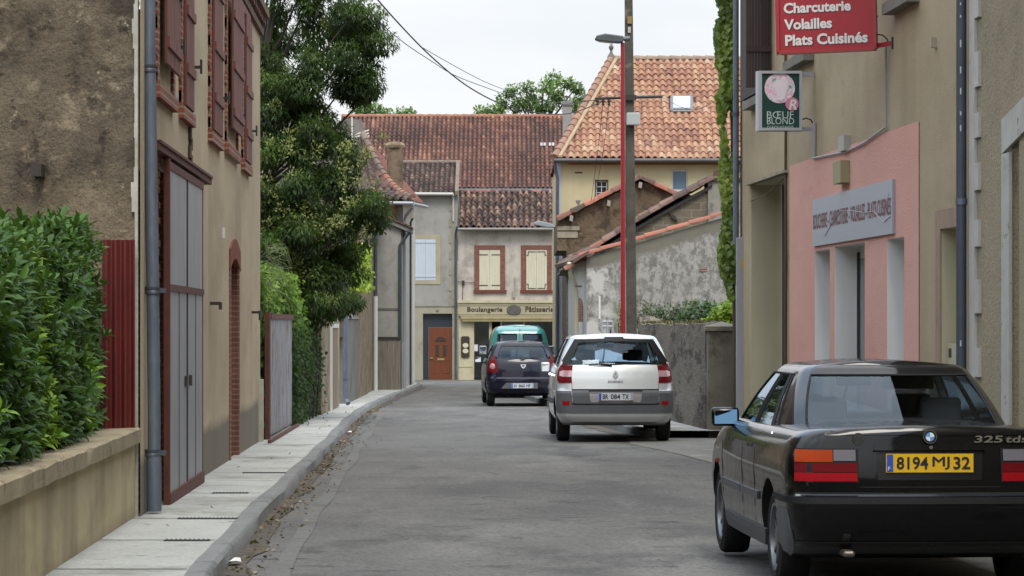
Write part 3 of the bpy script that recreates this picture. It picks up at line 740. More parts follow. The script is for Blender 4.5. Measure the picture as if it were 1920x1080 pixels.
mb.build('side_wall', plaster('greyish_white', 'cac9c5', 'bdbbb6', 1.5, stains=[('8d8a84', 1.5, .56, .15, .4)], streak=('8a8781', .35), base_band=('55524b', -.1, .5, .6)), H2)
mb = MB(); 
for j in range(16): mb.box(-3.42-(.05 if j % 2 else 0), -3.285, 89.955, 90.0, 1.0+j*.27, 1.26+j*.27)
mb.build('quoins', M_cement, H2)
# roof: front hip swept surface
mb = MB(); A = Vector((-2.98, 89.2, 5.2)); B = Vector((-4.12, 89.2, 5.25)); T = Vector((-4.75, 95.5, 7.5))
def sweep(p, q, k, n): 
    t = k/n; v = p.lerp(q, t); v.z -= .42*math.sin(t*math.pi)*(1); return v
n_ = 13
for i in range(n_):
    a0, a1 = sweep(A, T, i, n_), sweep(A, T, i+1.12, n_); b0, b1 = sweep(B, Vector((-4.86, 95.5, 7.5)), i, n_), sweep(B, Vector((-4.86, 95.5, 7.5)), i+1.12, n_)
    m_ = max(2, int((a0-b0).length/.22))
    for k in range(m_):
        t0, tm, t1 = k/m_, (k+.5)/m_, (k+1)/m_; tt = random.random()*.8
        z = Vector((0, 0, .03)); zz = Vector((0, 0, .10))
        pts = [a0.lerp(b0, t0)+z, a0.lerp(b0, t0+.25/m_)+zz, a0.lerp(b0, t0+.55/m_)+zz, a0.lerp(b0, t0+.8/m_)+z, a0.lerp(b0, t1)]
        ptq = [a1.lerp(b1, t0), a1.lerp(b1, t0+.25/m_)+zz*.7, a1.lerp(b1, t0+.55/m_)+zz*.7, a1.lerp(b1, t0+.8/m_), a1.lerp(b1, t1)-z]
        mb.add(pts+ptq+[p-z*1.2 for p in pts], [f for q in range(4) for f in ((q, q+1, q+6, q+5), (q+10, q+11, q+1, q))], 0, tt)
mb.build('roof', M_tile_old, H2, smooth=True)
mb = MB(); 
# street-side slope
C_ = Vector((-3.1, 105, 5.75)); D_ = Vector((-4.75, 103, 7.6))
for i in range(10):
    p0, p1 = sweep(A, T, i, 10), sweep(A, T, i+1, 10); q0, q1 = C_.lerp(D_, i/10), C_.lerp(D_, (i+1)/10)
    mb.quad(p0, q0, q1, p1)
mb.build('side_slope', plaster('roof_tile_plain', '7a4434'), H2)
mb = MB()
for i in range(15): 
    a, b2 = sweep(A, T, i, 15), sweep(A, T, i+1, 15)
    tt = 1.0 if i in (2, 4, 5, 7) else random.random()*.8+.1
    ridge(mb, a+Vector((0, 0, .05)), b2+Vector((0, 0, .05)), .11, tint=lambda tt=tt: tt, step=9)
mb.build('hip_tiles', tilemat('hip_tiles_mat', [(0, '5a473f'), (.8, '7b685b'), (.95, '80574a'), (1, '885646')], '4a3d36', .4), H2, smooth=True)
mb = MB(); mb.prism([(-4.12, 90.2, 5.2), (-4.60, 91.5, 6.5), (-4.86, 95.2, 7.45), (-6.2, 95.2, 6.8), (-6.2, 90.2, 5.2)], (0, .3, 0)); mb.build('timber_gable', woodmat('dark_timber', '4a3a2f', '332821'), H2)
mb = MB(); mb.tube([(-4.5, 89.1, 5.12), (-2.95, 89.1, 5.1)], .05, 8); mb.tube([(-2.95, 89.1, 5.08), (-2.98, 104.8, 5.6)], .055, 8); mb.build('gutter', M_greypvc, H2)
mb = MB(); mb.tube([(-2.97, 89.4, 5.0), (-3.2, 89.8, 4.75), (-3.24, 89.9, 4.6), (-3.24, 89.9, -.5)], .045, 8); mb.build('drainpipe', M_greypvc, H2, smooth=True)
mb = MB(); mb.tube([(-3.24, 97.5, 4.95), (-3.31, 97.5, 4.8), (-3.31, 97.5, -.5)], .035, 8); mb.build('drainpipe', M_darkzinc, H2, smooth=True)
mb = MB(); mb.box(-3.37, -3.33, 91.2, 93.3, 2.0, 4.2); mb.box(-3.375, -3.34, 94.5, 95.0, -.2, 1.7)
mb.build('shutter', plain('pale_blue_paint', '8e9ba8', .7), H2)
ch = MB(); ch.box(-3.92, -3.44, 93.7, 94.2, 5.2, 7.05, 0); o_ = ch.build('chimney', plaster('brown_chimney', '786a58', '5d5143', 3, bscale=20, stains=[('423a31', 3, .5, .1, .6)]), H2, bevel=.02)
ch = MB(); ch.lathe([(.33, 0), (.34, .08), (.28, .16), (.05, .2)], (-3.68, 93.95, 7.03), n=10); ch.build('chimney_cap', M_ochre, o_)
# tall left gable behind the tree with chimney and antenna
H3 = thing('house', 'grey gabled house behind the tree with round topped chimney', 'house', (-6, 99, G(99)))
mb = MB(); mb.prism([(-4.9, 99, -1), (-4.9, 99, 7.4), (-7.5, 99, 8.6), (-10.5, 99, 7.2), (-10.5, 99, -1)], (0, 4, 0)); mb.build('wall', M_cement, H3)
mb = MB(); mb.box(-5.95, -5.0, 101, 101.6, 6, 8.15); mb.prism([(-5.95, 101, 8.15), (-5.0, 101, 8.15), (-5.1, 101, 8.38), (-5.4, 101, 8.45), (-5.7, 101, 8.42)], (0, .6, 0)); mb.build('chimney', M_cement, H3)
mb = MB(); mb.quad((-4.7, 98.8, 7.35), (-4.7, 103.2, 7.35), (-7.5, 103.2, 8.7), (-7.5, 98.8, 8.7)); mb.build('roof', plaster('roof_tile_plain', '7a4434'), H3)
an = thing('antenna', 'pale television aerial on the chimney at the top left', 'antenna', (-5.3, 97, 7.6))
mb = MB()
for a, b2 in ((W(655, 256, 97), W(692, 244, 97)), (W(660, 259, 97), W(692, 250, 97)), (W(668, 261, 97), W(693, 255, 97)), (W(660, 270, 97), W(660, 220, 97))): mb.tube([a, b2], .025, 6)
mb.build('rods', M_whitepvc, an)
# small lean-to house front (grey, with pale lower band) and board fence
H4 = thing('house', 'small grey plastered lean-to house with sloping tiled edge left of the bend', 'house', (-3.7, 88, G(88)))
a_, b2 = -4.15, -3.27
mb = MB(); mb.prism([(a_, 88, .95), (b2, 88, .95), (b2, 88, 4.28), (a_, 88, 4.75)], (0, 2, 0)); mb.build('wall', plaster('blotchy_grey', '9c9a94', '88867f', 1.3, stains=[('6d6b65', 1.1, .5, .15, .7)]), H4)
mb = MB(); mb.prism([(a_, 88.02, -1), (b2, 88.02, -1), (b2, 88.02, .95), (a_, 88.02, .95)], (0, 2, 0)); mb.build('lower_wall', plaster('pale_blotch', 'b8b6ad', 'a3a198', 1.5, stains=[('6d6b60', 1.5, .5, .15, .7)]), H4)
mb = MB(); mb.box(a_, b2+.01, 87.97, 88.02, 1.92, 1.97); mb.build('ledge', M_cement, H4)
mb = MB()
for k in range(7):
    t0, t1 = k/7, (k+1.1)/7; p = lambda t, dz=0: Vector((-4.2+1.25*t, 87.8, 4.83-.52*t+dz))
    mb.add([p(t0, .07), p(t1, .045), p(t1, .0), p(t0, 0), p(t0, .07)+Vector((0, 2.2, 0)), p(t1, .045)+Vector((0, 2.2, 0)), p(t1)+Vector((0, 2.2, 0)), p(t0)+Vector((0, 2.2, 0))],
        [(0, 3, 2, 1), (0, 1, 5, 4), (3, 7, 6, 2)], 0, random.random())
mb.build('roof', M_tile_old, H4)
mb = MB(); mb.obox((-4.2, 87.85, 4.70), (1.22, 0, -.52), (0, 1.8, 0), (0, 0, .12)); mb.build('eave_board', M_cement, H4)
mb = MB(); mb.tube([(-3.03, 87.9, 4.2), (-3.08, 87.9, 4.12), (-3.3, 87.92, 3.8), (-3.3, 87.92, -.45)], .05, 8); mb.tube([(-3.03, 87.7, 4.24), (-3.03, 90, 4.24)], .05, 8); mb.build('drainpipe', M_darkzinc, H4, smooth=True)
Fn = thing('fence', 'weathered vertical board fence at the foot of the grey lean-to', 'fence', (-3.7, 87.7, G(88)))
mb = MB()
for k in range(11):
    xa = -4.05+k*.068*1.05; mb.box(xa, xa+.066, 87.6, 87.63, G(88)+.02, 1.05+.01*math.sin(k*2.3)+k*.006, 0)
mb.build('boards', woodmat('weathered_boards', '7e776b', '57524a'), Fn)
mb = MB(); mb.box(-4.08, -3.27, 87.56, 87.66, 1.05, 1.12); mb.build('top_rail', M_iron, Fn)

# ================================================================ end of the street, Y = 118
YB = 118.0
def wx(px): return (px-960)*YB/F
def wz(py): return EYE+(HOR-py)*YB/F
zg = G(YB)
M_tile_big = tilemat('brown_red_tiles', [(0, '2c1d19'), (.3, '472e27'), (.55, '5f3e33'), (.8, '7a5241'), (1, '9a7059')], '33241f', .6, '5a4a44', .25)
M_tile_bak = tilemat('dark_weathered_tiles', [(0, '2b201d'), (.4, '4f3932'), (.7, '6a5044'), (1, '8a7060')], '30241f', .7, '625a50')
M_bak = plaster('mottled_pale_render', 'b8b1a6', 'a49d93', 1.2, bscale=30, stains=[('7d766f', .9, .5, .12, .7), ('aaa397', 2.5, .55, .1, .6), ('5b544d', 1.4, .62, .06, .5)], streak=('6b645c', .3))
BK = thing('house', 'bakery house with brick framed cream shutters and cream shopfront', 'shop', (wx(950), YB, zg))
xa, xb = wx(859), wx(1048)
mb = MB(); wall_holes(mb, (xa, YB), (xb, YB), zg-.1, wz(432), [(wx(886)-xa, wx(1040)-xa, zg, wz(601), 1.6)], 1.6, (0, 1, 0), 0, 1)
mb.quad((xb, YB, zg), (xb, 126, zg), (xb, 126, wz(432)), (xb, YB, wz(432))); mb.build('wall', [M_bak, M_dark], BK)
M_cream = plaster('cream_paint', 'b3ab90', 'a69e84', 2, .6, bscale=40, bstr=.1, stains=[('8b8268', 2, .6, .1, .3)])
mb = MB(); mb.box(xa, wx(1044), YB-.10, YB, wz(573), wz(564)); mb.box(xa-.02, wx(1045), YB-.16, YB-.001, wz(568), wz(563)); mb.build('cornice', M_cream, BK)
fa = MB(); fa.box(xa, wx(1044), YB-.08, YB, wz(589.5), wz(573.5)); fo = fa.build('fascia', plaster('fascia_paint', 'a29a82', '958d75', 2, .6, bstr=.1), BK)
M_letter = plain('dark_letters', '3a2d22', .6)
text_obj('Boulangerie', 'lettering', M_letter, fo, (wx(876), YB-.085, wz(587.6)), (1, 0, 0), (0, 0, 1), wx(942)-wx(876), wz(575.5)-wz(587.6), .035, fs=1.08)
text_obj('Pâtisserie', 'lettering', M_letter, fo, (wx(985), YB-.085, wz(585.3)), (1, 0, 0), (0, 0, 1), wx(1038)-wx(985), wz(574.5)-wz(585.3), .035, fs=1.08)
mb = MB(); mb.lathe([(.0, .06), (.26, .06), (.28, .03), (.28, -.02)], (wx(963.5), YB-.1, wz(581)), (0, -1, 0), n=28)
for i, v in enumerate(mb.v): mb.v[i] = (v[0], v[1], wz(581)+(v[2]-wz(581))*.72)
mb.build('oval_badge', plaster('badge_dark', '4a4a4a', '5c5a56', 9), fo, smooth=True)
mb = MB(); mb.box(wx(860), wx(1043), YB-.12, YB, wz(592), wz(590.5)); mb.build('moulding', M_cream, BK)
mb = MB(); mb.tube([(wx(864), YB-.14, wz(597.5)), (wx(1041), YB-.14, wz(597.5))], .10, 10); mb.box(wx(866), wx(1039), YB-.26, YB-.2, wz(603), wz(600)); mb.build('awning', plaster('awning_cloth', '8b8062', '7c7155', 3, .8, bstr=.1), BK, smooth=True)
mb = MB(); mb.box(xa+.02, wx(886), YB-.05, YB, zg, wz(601)); mb.box(xa+.02, wx(886)+.01, YB-.07, YB, wz(688), wz(686)); mb.build('pilaster', M_cream, BK)
mb = MB(); mb.box(wx(1040), wx(1046), YB-.06, YB, zg, wz(601)); mb.build('pilaster', plain('white_post', 'b9bab8', .6), BK)
mb = MB(); mb.box(wx(886), wx(889), YB-.02, YB+.1, zg, wz(601)); mb.box(wx(917), wx(922), YB-.02, YB+.1, zg, wz(601)); mb.box(wx(938.5), wx(941.5), YB-.02, YB+.1, zg+.5, wz(601)); mb.box(wx(980), wx(984), YB-.02, YB+.1, zg+.5, wz(601)); mb.box(wx(922), wx(1040), YB, YB+.1, zg, zg+.55)
mb.build('shop_frame', M_cream, BK)
M_shopglass = glassmat('shop_glass', (.35, .37, .37))
mb = MB(); mb.box(wx(922), wx(1040), YB+.04, YB+.05, zg+.55, wz(601)); mb.build('shop_window', M_shopglass, BK)
mb = MB(); mb.box(wx(889), wx(917), YB+.04, YB+.06, zg, wz(601)); sd_ = mb.build('shop_door', M_shopglass, BK)
mb = MB(); mb.box(wx(888.5), wx(896), YB+.0, YB+.02, wz(658.5), wz(646)); mb.build('notice', plain('white_card', 'b9bcc0', .6), sd_)
mb = MB(); mb.box(wx(922), wx(937), YB+.3, YB+.34, zg, wz(601)); mb.box(wx(1000), wx(1040), YB+.5, YB+.6, zg, zg+1.25); mb.build('display', plain('display_cream', '8e8468', .7), BK)
mbd = MB(); c = .012
mbd.prism([(wx(864.5), YB-.06, wz(633)), (wx(864.5), YB-.06, wz(668)), (wx(867), YB-.06, wz(670.5)), (wx(878), YB-.06, wz(670.5)), (wx(880.5), YB-.06, wz(668)), (wx(880.5), YB-.06, wz(633)), (wx(878), YB-.06, wz(630.5)), (wx(867), YB-.06, wz(630.5))], (0, -.04, 0))
bd = mbd.build('menu_board', plain('board_black', '2c2820', .5), BK)
for zc in (647.5, 658): 
    mb = MB(); mb.lathe([(0, .012), (.115, .012), (.115, -.01)], (wx(873), YB-.10, wz(zc)), (0, -1, 0), n=20)
    for i, v in enumerate(mb.v): mb.v[i] = (v[0], v[1], wz(zc)+(v[2]-wz(zc))*.8)
    mb.build('oval_panel', plain('board_cream', 'b7b498', .6), bd)
M_brick_bk = brickmat('bakery_brick', 'x', '774e42', '684238', '80594c', .22, .07, .008)
M_brick_bkv = brickmat('bakery_brick_soldier', 'x', '774e42', '684238', '80594c', .2, .07, .008, True)
M_shut_cream = woodmat('cream_boards', 'bfbaa4', 'b2ad97', 'z', .6)
for k, (l, r_, sl, sr) in enumerate([(889.5, 947, 898.8, 938.2), (976.8, 1034.7, 986.8, 1026)]):
    mb = MB(); mb.box(wx(l), wx(sl), YB-.05, YB, wz(545), wz(468)); mb.build('window_surround', M_brick_bk, BK); mb = MB(); mb.box(wx(sr), wx(r_), YB-.05, YB, wz(545), wz(468))
    w_ = mb.build('window_surround', M_brick_bk, BK)
    mb = MB(); mb.box(wx(l), wx(r_), YB-.052, YB, wz(468), wz(460)); mb.build('lintel', M_brick_bkv, w_)
    mb = MB(); mb.box(wx(l-1.5), wx(r_+3), YB-.10, YB, wz(549), wz(543.5)); mb.build('sill', plaster('sill_red', '6c4036', '5e372e', 4), w_)
    for h in (0, 1):
        mb = MB(); p0 = sl+(sr-sl)*h/2; p1 = p0+(sr-sl)/2-.4
        for q in range(4): mb.box(wx(p0+(p1-p0)*q/4), wx(p0+(p1-p0)*(q+.95)/4), YB-.035, YB-.005, wz(543.5), wz(468.5))
        s_ = mb.build('shutter', M_shut_cream, BK)
        mb = MB()
        if k == 0:
            for zc in (478.2, 535.5): mb.box(wx(p0 if h == 0 else p1-16), wx(p0+16 if h == 0 else p1), YB-.055, YB-.035, wz(zc), wz(zc-1.3))
        else:
            e = p0+.5 if h == 0 else p1-.5; i_ = p0+3.5 if h == 0 else p1-3.5; f2 = p1-1 if h == 0 else p0+1
            for z1_, z2_ in ((479, 472.5), (533, 541)):
                mb.box(min(wx(e), wx(i_)), max(wx(e), wx(i_)), YB-.055, YB-.035, wz(z1_), wz(z1_-1)); zz = sorted((wz(z1_), wz(z2_))); mb.box(wx(i_)-.012, wx(i_)+.012, YB-.055, YB-.035, zz[0], zz[1])
                mb.box(min(wx(i_), wx(f2)), max(wx(i_), wx(f2)), YB-.055, YB-.035, wz(z2_), wz(z2_-1))
        mb.build('strap_hinge', M_iron, s_)
mb = MB(); mb.tube([(wx(965.5), YB-.06, wz(519)), (wx(965.5), YB-.06, wz(545))], .02, 6); mb.box(wx(961), wx(966), YB-.14, YB-.02, wz(558), wz(545)); mb.build('electric_box', plain('grey_box', '8a8780', .6), BK)
mb = MB(); mb.box(wx(866), wx(871), YB-.1, YB, wz(534), wz(526)); mb.tube([(wx(868), YB-.03, wz(534)), (wx(867), YB-.03, wz(562))], .012, 5); mb.tube([(wx(852), YB-.05, wz(526)), (wx(868), YB-.06, wz(530)), (wx(890), YB-.05, wz(530))], .012, 5); mb.build('junction_box', M_iron, BK)
u = Vector((1, 0, 0)); e0 = Vector((wx(861), YB-.35, wz(428))); top = Vector((wx(861), YB+2.4, 6.8)); v = (top-e0); Lr = v.length
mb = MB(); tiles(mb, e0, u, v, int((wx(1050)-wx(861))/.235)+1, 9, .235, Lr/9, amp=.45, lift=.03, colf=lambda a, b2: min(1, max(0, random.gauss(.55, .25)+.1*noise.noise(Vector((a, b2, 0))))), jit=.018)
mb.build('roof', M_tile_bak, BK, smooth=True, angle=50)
mb = MB(); mb.quad(e0-Vector((0, 0, .03)), e0+u*4.1-Vector((0, 0, .03)), top+u*4.1-Vector((0, 0, .05)), top-Vector((0, 0, .05)))
mb.build('roof_deck', M_dark, BK)
mb = MB(); ridge(mb, top+Vector((0, .02, 0)), top+u*4.1+Vector((0, .02, 0)), .1); mb.build('ridge_tiles', M_tile_big, BK, smooth=True)
mb = MB(); mb.tube([e0+Vector((-.05, -.06, -.05)), e0+u*4.0+Vector((0, -.06, -.05))], .065, 8); mb.build('gutter', metalmat('gutter_grey', '77736d', '66625c'), BK, smooth=True)
mb = MB(); mb.tube([(wx(858), YB-.42, wz(425)), (wx(855), YB-.3, wz(436)), (wx(854.5), YB-.1, wz(446)), (wx(854.5), YB-.1, zg)], .045, 8); mb.build('drainpipe', M_darkzinc, BK, smooth=True)

# grey house with the brown door
GH = thing('house', 'grey house with brown panelled front door and pale blue shutters', 'house', (wx(810), YB, zg))
M_gh = plaster('grey_cement_render', '94928c', '817f79', .9, bscale=35, stains=[('66645e', .8, .5, .15, .65), ('93918b', 1.8, .58, .1, .4)])
xa = wx(700)
mb = MB(); wall_holes(mb, (xa, YB+.02), (wx(858), YB+.02), zg-.1, wz(366), [(wx(793)-xa, wx(848)-xa, zg-.05, wz(588), .25), (wx(779)-xa, wx(817.5)-xa, wz(526), wz(448), .12)], .2, (0, 1, 0), 0, 1)
mb.build('wall', [M_gh, plaster('pale_stone', 'a09883', '8d8570', 2)], GH)
M_stone = plaster('pale_stone', 'a09883')
mb = MB()
for l, r_, t_, b__ in ((771, 793, 574.5, 714), (848, 858, 574.5, 714), (793, 848, 574.5, 588)): mb.box(wx(l), wx(r_), YB-.01, YB+.019, wz(b__), wz(t_))
mb.build('door_surround', plaster('doorway_stone', '959080', '868171', 1.5, stains=[('6f6b5d', 1.5, .55, .1, .6)]), GH)
mb = MB(); mb.box(xa, wx(858), YB-.03, YB+.018, wz(575.5), wz(573.5)); mb.build('string_course', M_cement, GH)
mb = MB()
for l, r_, t_, b__ in ((771, 779, 440, 533), (817.5, 826, 440, 533), (779, 817.5, 440, 448), (779, 817.5, 526, 533)): mb.box(wx(l), wx(r_), YB-.005, YB+.018, wz(b__), wz(t_))
mb.build('window_surround', M_stone, GH)
for h in (0, 1):
    mb = MB(); p0 = 779+h*19.3; p1 = p0+18.8
    for q in range(4): mb.box(wx(p0+(p1-p0)*q/4), wx(p0+(p1-p0)*(q+.94)/4), YB-.01, YB+.03, wz(525.5), wz(448.5))
    s_ = mb.build('shutter', woodmat('pale_blue_boards', 'b0b8c1', 'a2abb5', 'z', .6), GH)
    mb = MB()
    for zc in (454, 518): mb.box(wx(p0), wx(p1), YB-.03, YB-.01, wz(zc+1.5), wz(zc-1.5))
    mb.build('batten', plain('pale_blue_batten', 'a6afb9', .6), s_)
mb = MB()
for j in range(14):
    z0_ = 366+j*15; mb.box(wx(842 if j % 2 else 846), wx(853), YB-.012, YB+.018, wz(z0_+14.6), wz(z0_))
mb.build('quoins', plaster('quoin_stone', '8f8a7c', '7d786a', 2), GH)
dr = MB(); dr.box(wx(803.5), wx(847.5), YB+.14, YB+.2, zg+.01, wz(614.5)); do = dr.build('door', woodmat('orange_brown_door', '6a371d', '592d17', 'z', .45), GH)
mb = MB()
for l, r_, t_, b__ in ((813, 824, 645, 646.5), (831, 842, 645, 646.5), (813, 824, 677, 678), (831, 842, 677, 678), (813, 824, 699, 700), (831, 842, 699, 700), (812.4, 813.6, 677, 700), (841, 842.2, 677, 700), (823.5, 824.5, 677, 700), (830.5, 831.5, 677, 700)): mb.box(wx(l-1), wx(r_-1), YB+.125, YB+.14, wz(b__), wz(t_))
mb.build('door_moulding', woodmat('door_mould', '74401f', '643818', 'z', .4), do)
mb = MB()
for l, r_ in ((816.5, 822.5), (830.5, 836.5)): mb.box(wx(l), wx(r_), YB+.12, YB+.14, wz(668), wz(648))
mb.prism([(wx(826+10*math.cos(a)), YB+.14, wz(640-8.5*math.sin(a))) for a in [i*math.pi/10 for i in range(11)]], (0, -.02, 0))
mb.build('door_glass', plain('door_glass_dark', '3a332e', .2), do)
mb = MB(); mb.box(wx(820), wx(833), YB+.11, YB+.14, wz(675.5), wz(672)); mb.box(wx(806.5), wx(811.5), YB+.08, YB+.14, wz(672.5), wz(670.5)); mb.build('letter_slot', plain('brass', 'b09a6a', .35, .6), do)
mb = MB(); mb.box(wx(793), wx(848), YB+.2, YB+.24, wz(614), wz(588)); mb.box(wx(793), wx(803), YB+.2, YB+.24, zg, wz(614)); mb.build('fanlight', plain('fanlight_glass', '33383f', .15), GH)
mb = MB(); mb.box(wx(792.5), wx(803.4), YB+.13, YB+.19, wz(714), wz(713)); mb.build('threshold', M_cement, GH)
text_obj('22', 'house_number', M_iron, GH, (wx(816.5), YB-.014, wz(585)), (1, 0, 0), (0, 0, 1), .13, .09, .03, shear=.3)
e0 = Vector((wx(700), YB-.25, wz(364))); top = Vector((wx(700), YB+3, 8.0)); v = top-e0; Lr = v.length; nrow = 12
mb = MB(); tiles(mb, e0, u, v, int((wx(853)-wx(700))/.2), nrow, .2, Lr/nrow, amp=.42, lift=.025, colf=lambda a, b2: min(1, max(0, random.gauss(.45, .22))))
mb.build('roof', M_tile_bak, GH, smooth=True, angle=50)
mb = MB(); mb.quad(e0-Vector((0, 0, .04)), Vector((wx(853), e0.y, e0.z-.04)), Vector((wx(853), top.y, top.z-.05)), top-Vector((0, 0, .05))); mb.build('roof_deck', M_dark, GH)
mb = MB(); mb.obox((wx(853), YB-.2, wz(366)), (.14, 0, 0), v-Vector((0, .1, 0)), (0, 0, .16)); ridge(mb, top+Vector((0, .03, .02)), Vector((wx(858), top.y+.03, top.z+.02)), .1)
mb.build('verge', plaster('verge_grey', '7b6f64', '635850', 4, bscale=20), GH)
mb = MB(); mb.quad((wx(858), YB, 4), (wx(858), YB+3.2, 4), (wx(858), YB+3.2, 8), (wx(858), YB, wz(366))); mb.build('side_wall', M_gh, GH)
mb = MB(); mb.tube([(wx(760), YB-.3, wz(364)), (wx(850), YB-.3, wz(364.5))], .06, 8); mb.tube([(wx(849.5), YB-.3, wz(366)), (wx(850), YB-.1, wz(372)), (wx(850), YB-.06, wz(415))], .04, 8); mb.build('gutter', plain('pale_gutter', 'a5a39c', .5), GH, smooth=True)

# big roof behind
BR = thing('house', 'large building behind the bakery with a long brown red tiled roof', 'house', (-2, 126, G(126)))
X0, X1 = (640-960)*132/F, (1100-960)*126/F
e0 = Vector((X0, 126, EYE+(HOR-354)*126/F)); top = Vector((X0, 132, EYE+(HOR-219)*132/F)); v = top-e0; Lr = v.length; nrow = 21
def bcol(a, b2):
    t = .55+.34*noise.noise(Vector((a*.5, b2*.5, 1)))+.16*(b2/Lr-.4)+random.gauss(0, .10)
    if abs(noise.noise(Vector((a*1.1, b2*.25, 7)))) < .05: t += .18
    return min(1, max(0, t))
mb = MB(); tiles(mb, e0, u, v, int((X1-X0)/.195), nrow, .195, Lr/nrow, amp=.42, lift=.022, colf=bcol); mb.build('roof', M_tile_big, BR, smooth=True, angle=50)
mb = MB(); mb.quad(e0-Vector((0, 0, .05)), e0+u*(X1-X0)-Vector((0, 0, .05)), top+u*(X1-X0)-Vector((0, 0, .06)), top-Vector((0, 0, .06)))
mb.quad(top+u*(X1-X0), top, Vector((X0, 138, e0.z)), Vector((X1, 138, e0.z))); mb.build('roof_deck', M_dark, BR)
mb = MB(); ridge(mb, top+Vector((0, .05, .0)), top+u*(X1-X0)+Vector((0, .05, 0)), .12, tint=lambda: random.uniform(.5, 1)); mb.build('ridge_tiles', tilemat('ridge_orange', [(0, '7a4c3a'), (1, '9c6850')], '5a463c', .5), BR, smooth=True)
mb = MB(); mb.box(X0, X1, 126.3, 137.7, -1, e0.z); mb.build('wall', M_gh, BR)
mb = MB(); mb.tube([e0+Vector((0, -.08, -.06)), e0+u*(X1-X0)+Vector((0, -.08, -.06))], .07, 8); mb.build('gutter', M_darkzinc, BR, smooth=True)
gl = MB()
for px in (1018, 1034): 
    for d in (-3, 3): q = W(px+d, 268, 129.6); gl.box(q.x-.05, q.x+.05, q.y-.3, q.y-.25, q.z-.13, q.z+.0)
gl.build('glass_tiles', plain('glass_tile', 'c8ccd0', .2), BR)
CH = thing('chimney', 'tall grey rendered chimney between the two big roofs', 'chimney', (1.9, 104, 5))
mb = MB(); mb.box(1.77, 2.09, 104, 104.35, 4, 9.25); mb.build('shaft', plaster('chimney_grey', '8d8d8c', '80807e', 3, bstr=.2), CH)
mb = MB(); mb.box(1.73, 2.13, 103.96, 104.39, 9.1, 9.17); mb.box(1.8, 1.85, 104.05, 104.3, 9.25, 9.42); mb.box(2.0, 2.05, 104.05, 104.3, 9.25, 9.42); mb.build('cap', M_cement, CH)
# ================================================================ yellow house with the orange roof, right
YH = thing('house', 'pale yellow house with large orange tiled hip roof and skylight', 'house', (1.4, 92, G(92)))
y_ = 92.0
def hx(px, Y=92.0): return (px-960)*Y/F
def hz(py, Y=92.0): return EYE+(HOR-py)*Y/F
M_yel = plaster('pale_yellow_render', 'b8ad8b', 'ada282', 1, bscale=30, bstr=.2, stains=[('8e8262', 1, .55, .15, .35)], streak=('8a7e60', .3))
xa, xb = hx(1045), 9.5
mb = MB(); wall_holes(mb, (xa, y_), (xb, y_), G(y_)-.2, hz(301), [(hx(1117)-xa, hx(1139)-xa, hz(372), hz(339)), (hx(1259)-xa, hx(1290)-xa, hz(358), hz(318))], .14, (0, 1, 0))
mb.quad((xa, 103, -1), (xa, y_, -1), (xa, y_, hz(301)), (xa, 103, hz(301)))
mb.build('wall', M_yel, YH)
mb = MB(); mb.box(xa-.01, hx(1052), y_-.015, y_, 0, hz(303)); mb.box(xa-.012, xa, y_, y_+.4, 0, hz(303)); mb.build('quoins', plain('pale_grey_paint', '9fa6ae', .7), YH)
mb = MB(); mb.box(hx(1066), xb, y_-.06, y_, hz(309), hz(301)); mb.build('cornice', plaster('ochre_brick_band', '9b7347', '8a6840', 3), YH)
mb = MB(); mb.box(hx(1078), hx(1092), y_-.01, y_+.01, hz(325), hz(322.5)); mb.build('vent', M_iron, YH)
def win(root, l, r_, t_, b__, Y, frame, glass, fw=.05, cols=1, rows=1, yoff=.1):
    f = MB(); x0, x1, z0, z1 = hx(l, Y), hx(r_, Y), hz(b__, Y), hz(t_, Y); ya, yb = Y+yoff-.03, Y+yoff+.03
    f.box(x0, x0+fw, ya, yb, z0, z1); f.box(x1-fw, x1, ya, yb, z0, z1); f.box(x0+fw, x1-fw, ya, yb, z1-fw, z1); f.box(x0+fw, x1-fw, ya, yb, z0, z0+fw)
    for i in range(1, cols): xc = x0+(x1-x0)*i/cols; f.box(xc-fw*.3, xc+fw*.3, ya+.005, yb-.005, z0+fw, z1-fw)
    for i in range(1, rows): zc = z0+(z1-z0)*i/rows; f.box(x0+fw, x1-fw, ya+.008, yb-.008, zc-fw*.3, zc+fw*.3)
    w_ = f.build('window', frame, root)
    g = MB(); g.box(x0+fw, x1-fw, Y+yoff, Y+yoff+.01, z0+fw, z1-fw); g.build('pane', glass, w_)
win(YH, 1117, 1139, 339, 372, 92, plain('white_frame', 'b5b5b0', .5), plain('dark_pane', '22262a', .1), .035, 2, 3)
win(YH, 1259, 1290, 318, 358, 92, plain('white_frame', 'b5b5b0', .5), plain('blue_pane', '5f7384', .1), .05)
mb = MB(); x0, x1 = hx(1115.5), hx(1140.5); 
for a in ((x0, x0+.03, hz(374), hz(337)), (x1-.03, x1, hz(374), hz(337)), (x0, x1, hz(339), hz(337)), (x0, x1, hz(374), hz(372))): mb.box(a[0], a[1], y_-.012, y_-.001, a[2], a[3])
mb.build('window_edge', M_iron, YH)
e0 = Vector((1.30, 91.65, EYE+(HOR-298)*91.65/F)); rz = EYE+(HOR-113)*96.9/F; apex = Vector((hx(1146, 96.9), 96.9, rz)); RX = 9.7
v = Vector((0, 96.9-91.65, rz-e0.z)); Lr = v.length; nrow = 18; sh = (apex.x-e0.x)/Lr
def ins(a, b2): return a > sh*b2+.04 and a < RX-e0.x
def insky(a, b2):
    if not ins(a, b2): return False
    x = e0.x+a; p = e0+v.normalized()*b2; px = 960+x*F/p.y; py = HOR-(p.z-EYE)*F/p.y
    return not (1257 < px < 1298 and 184 < py < 213)
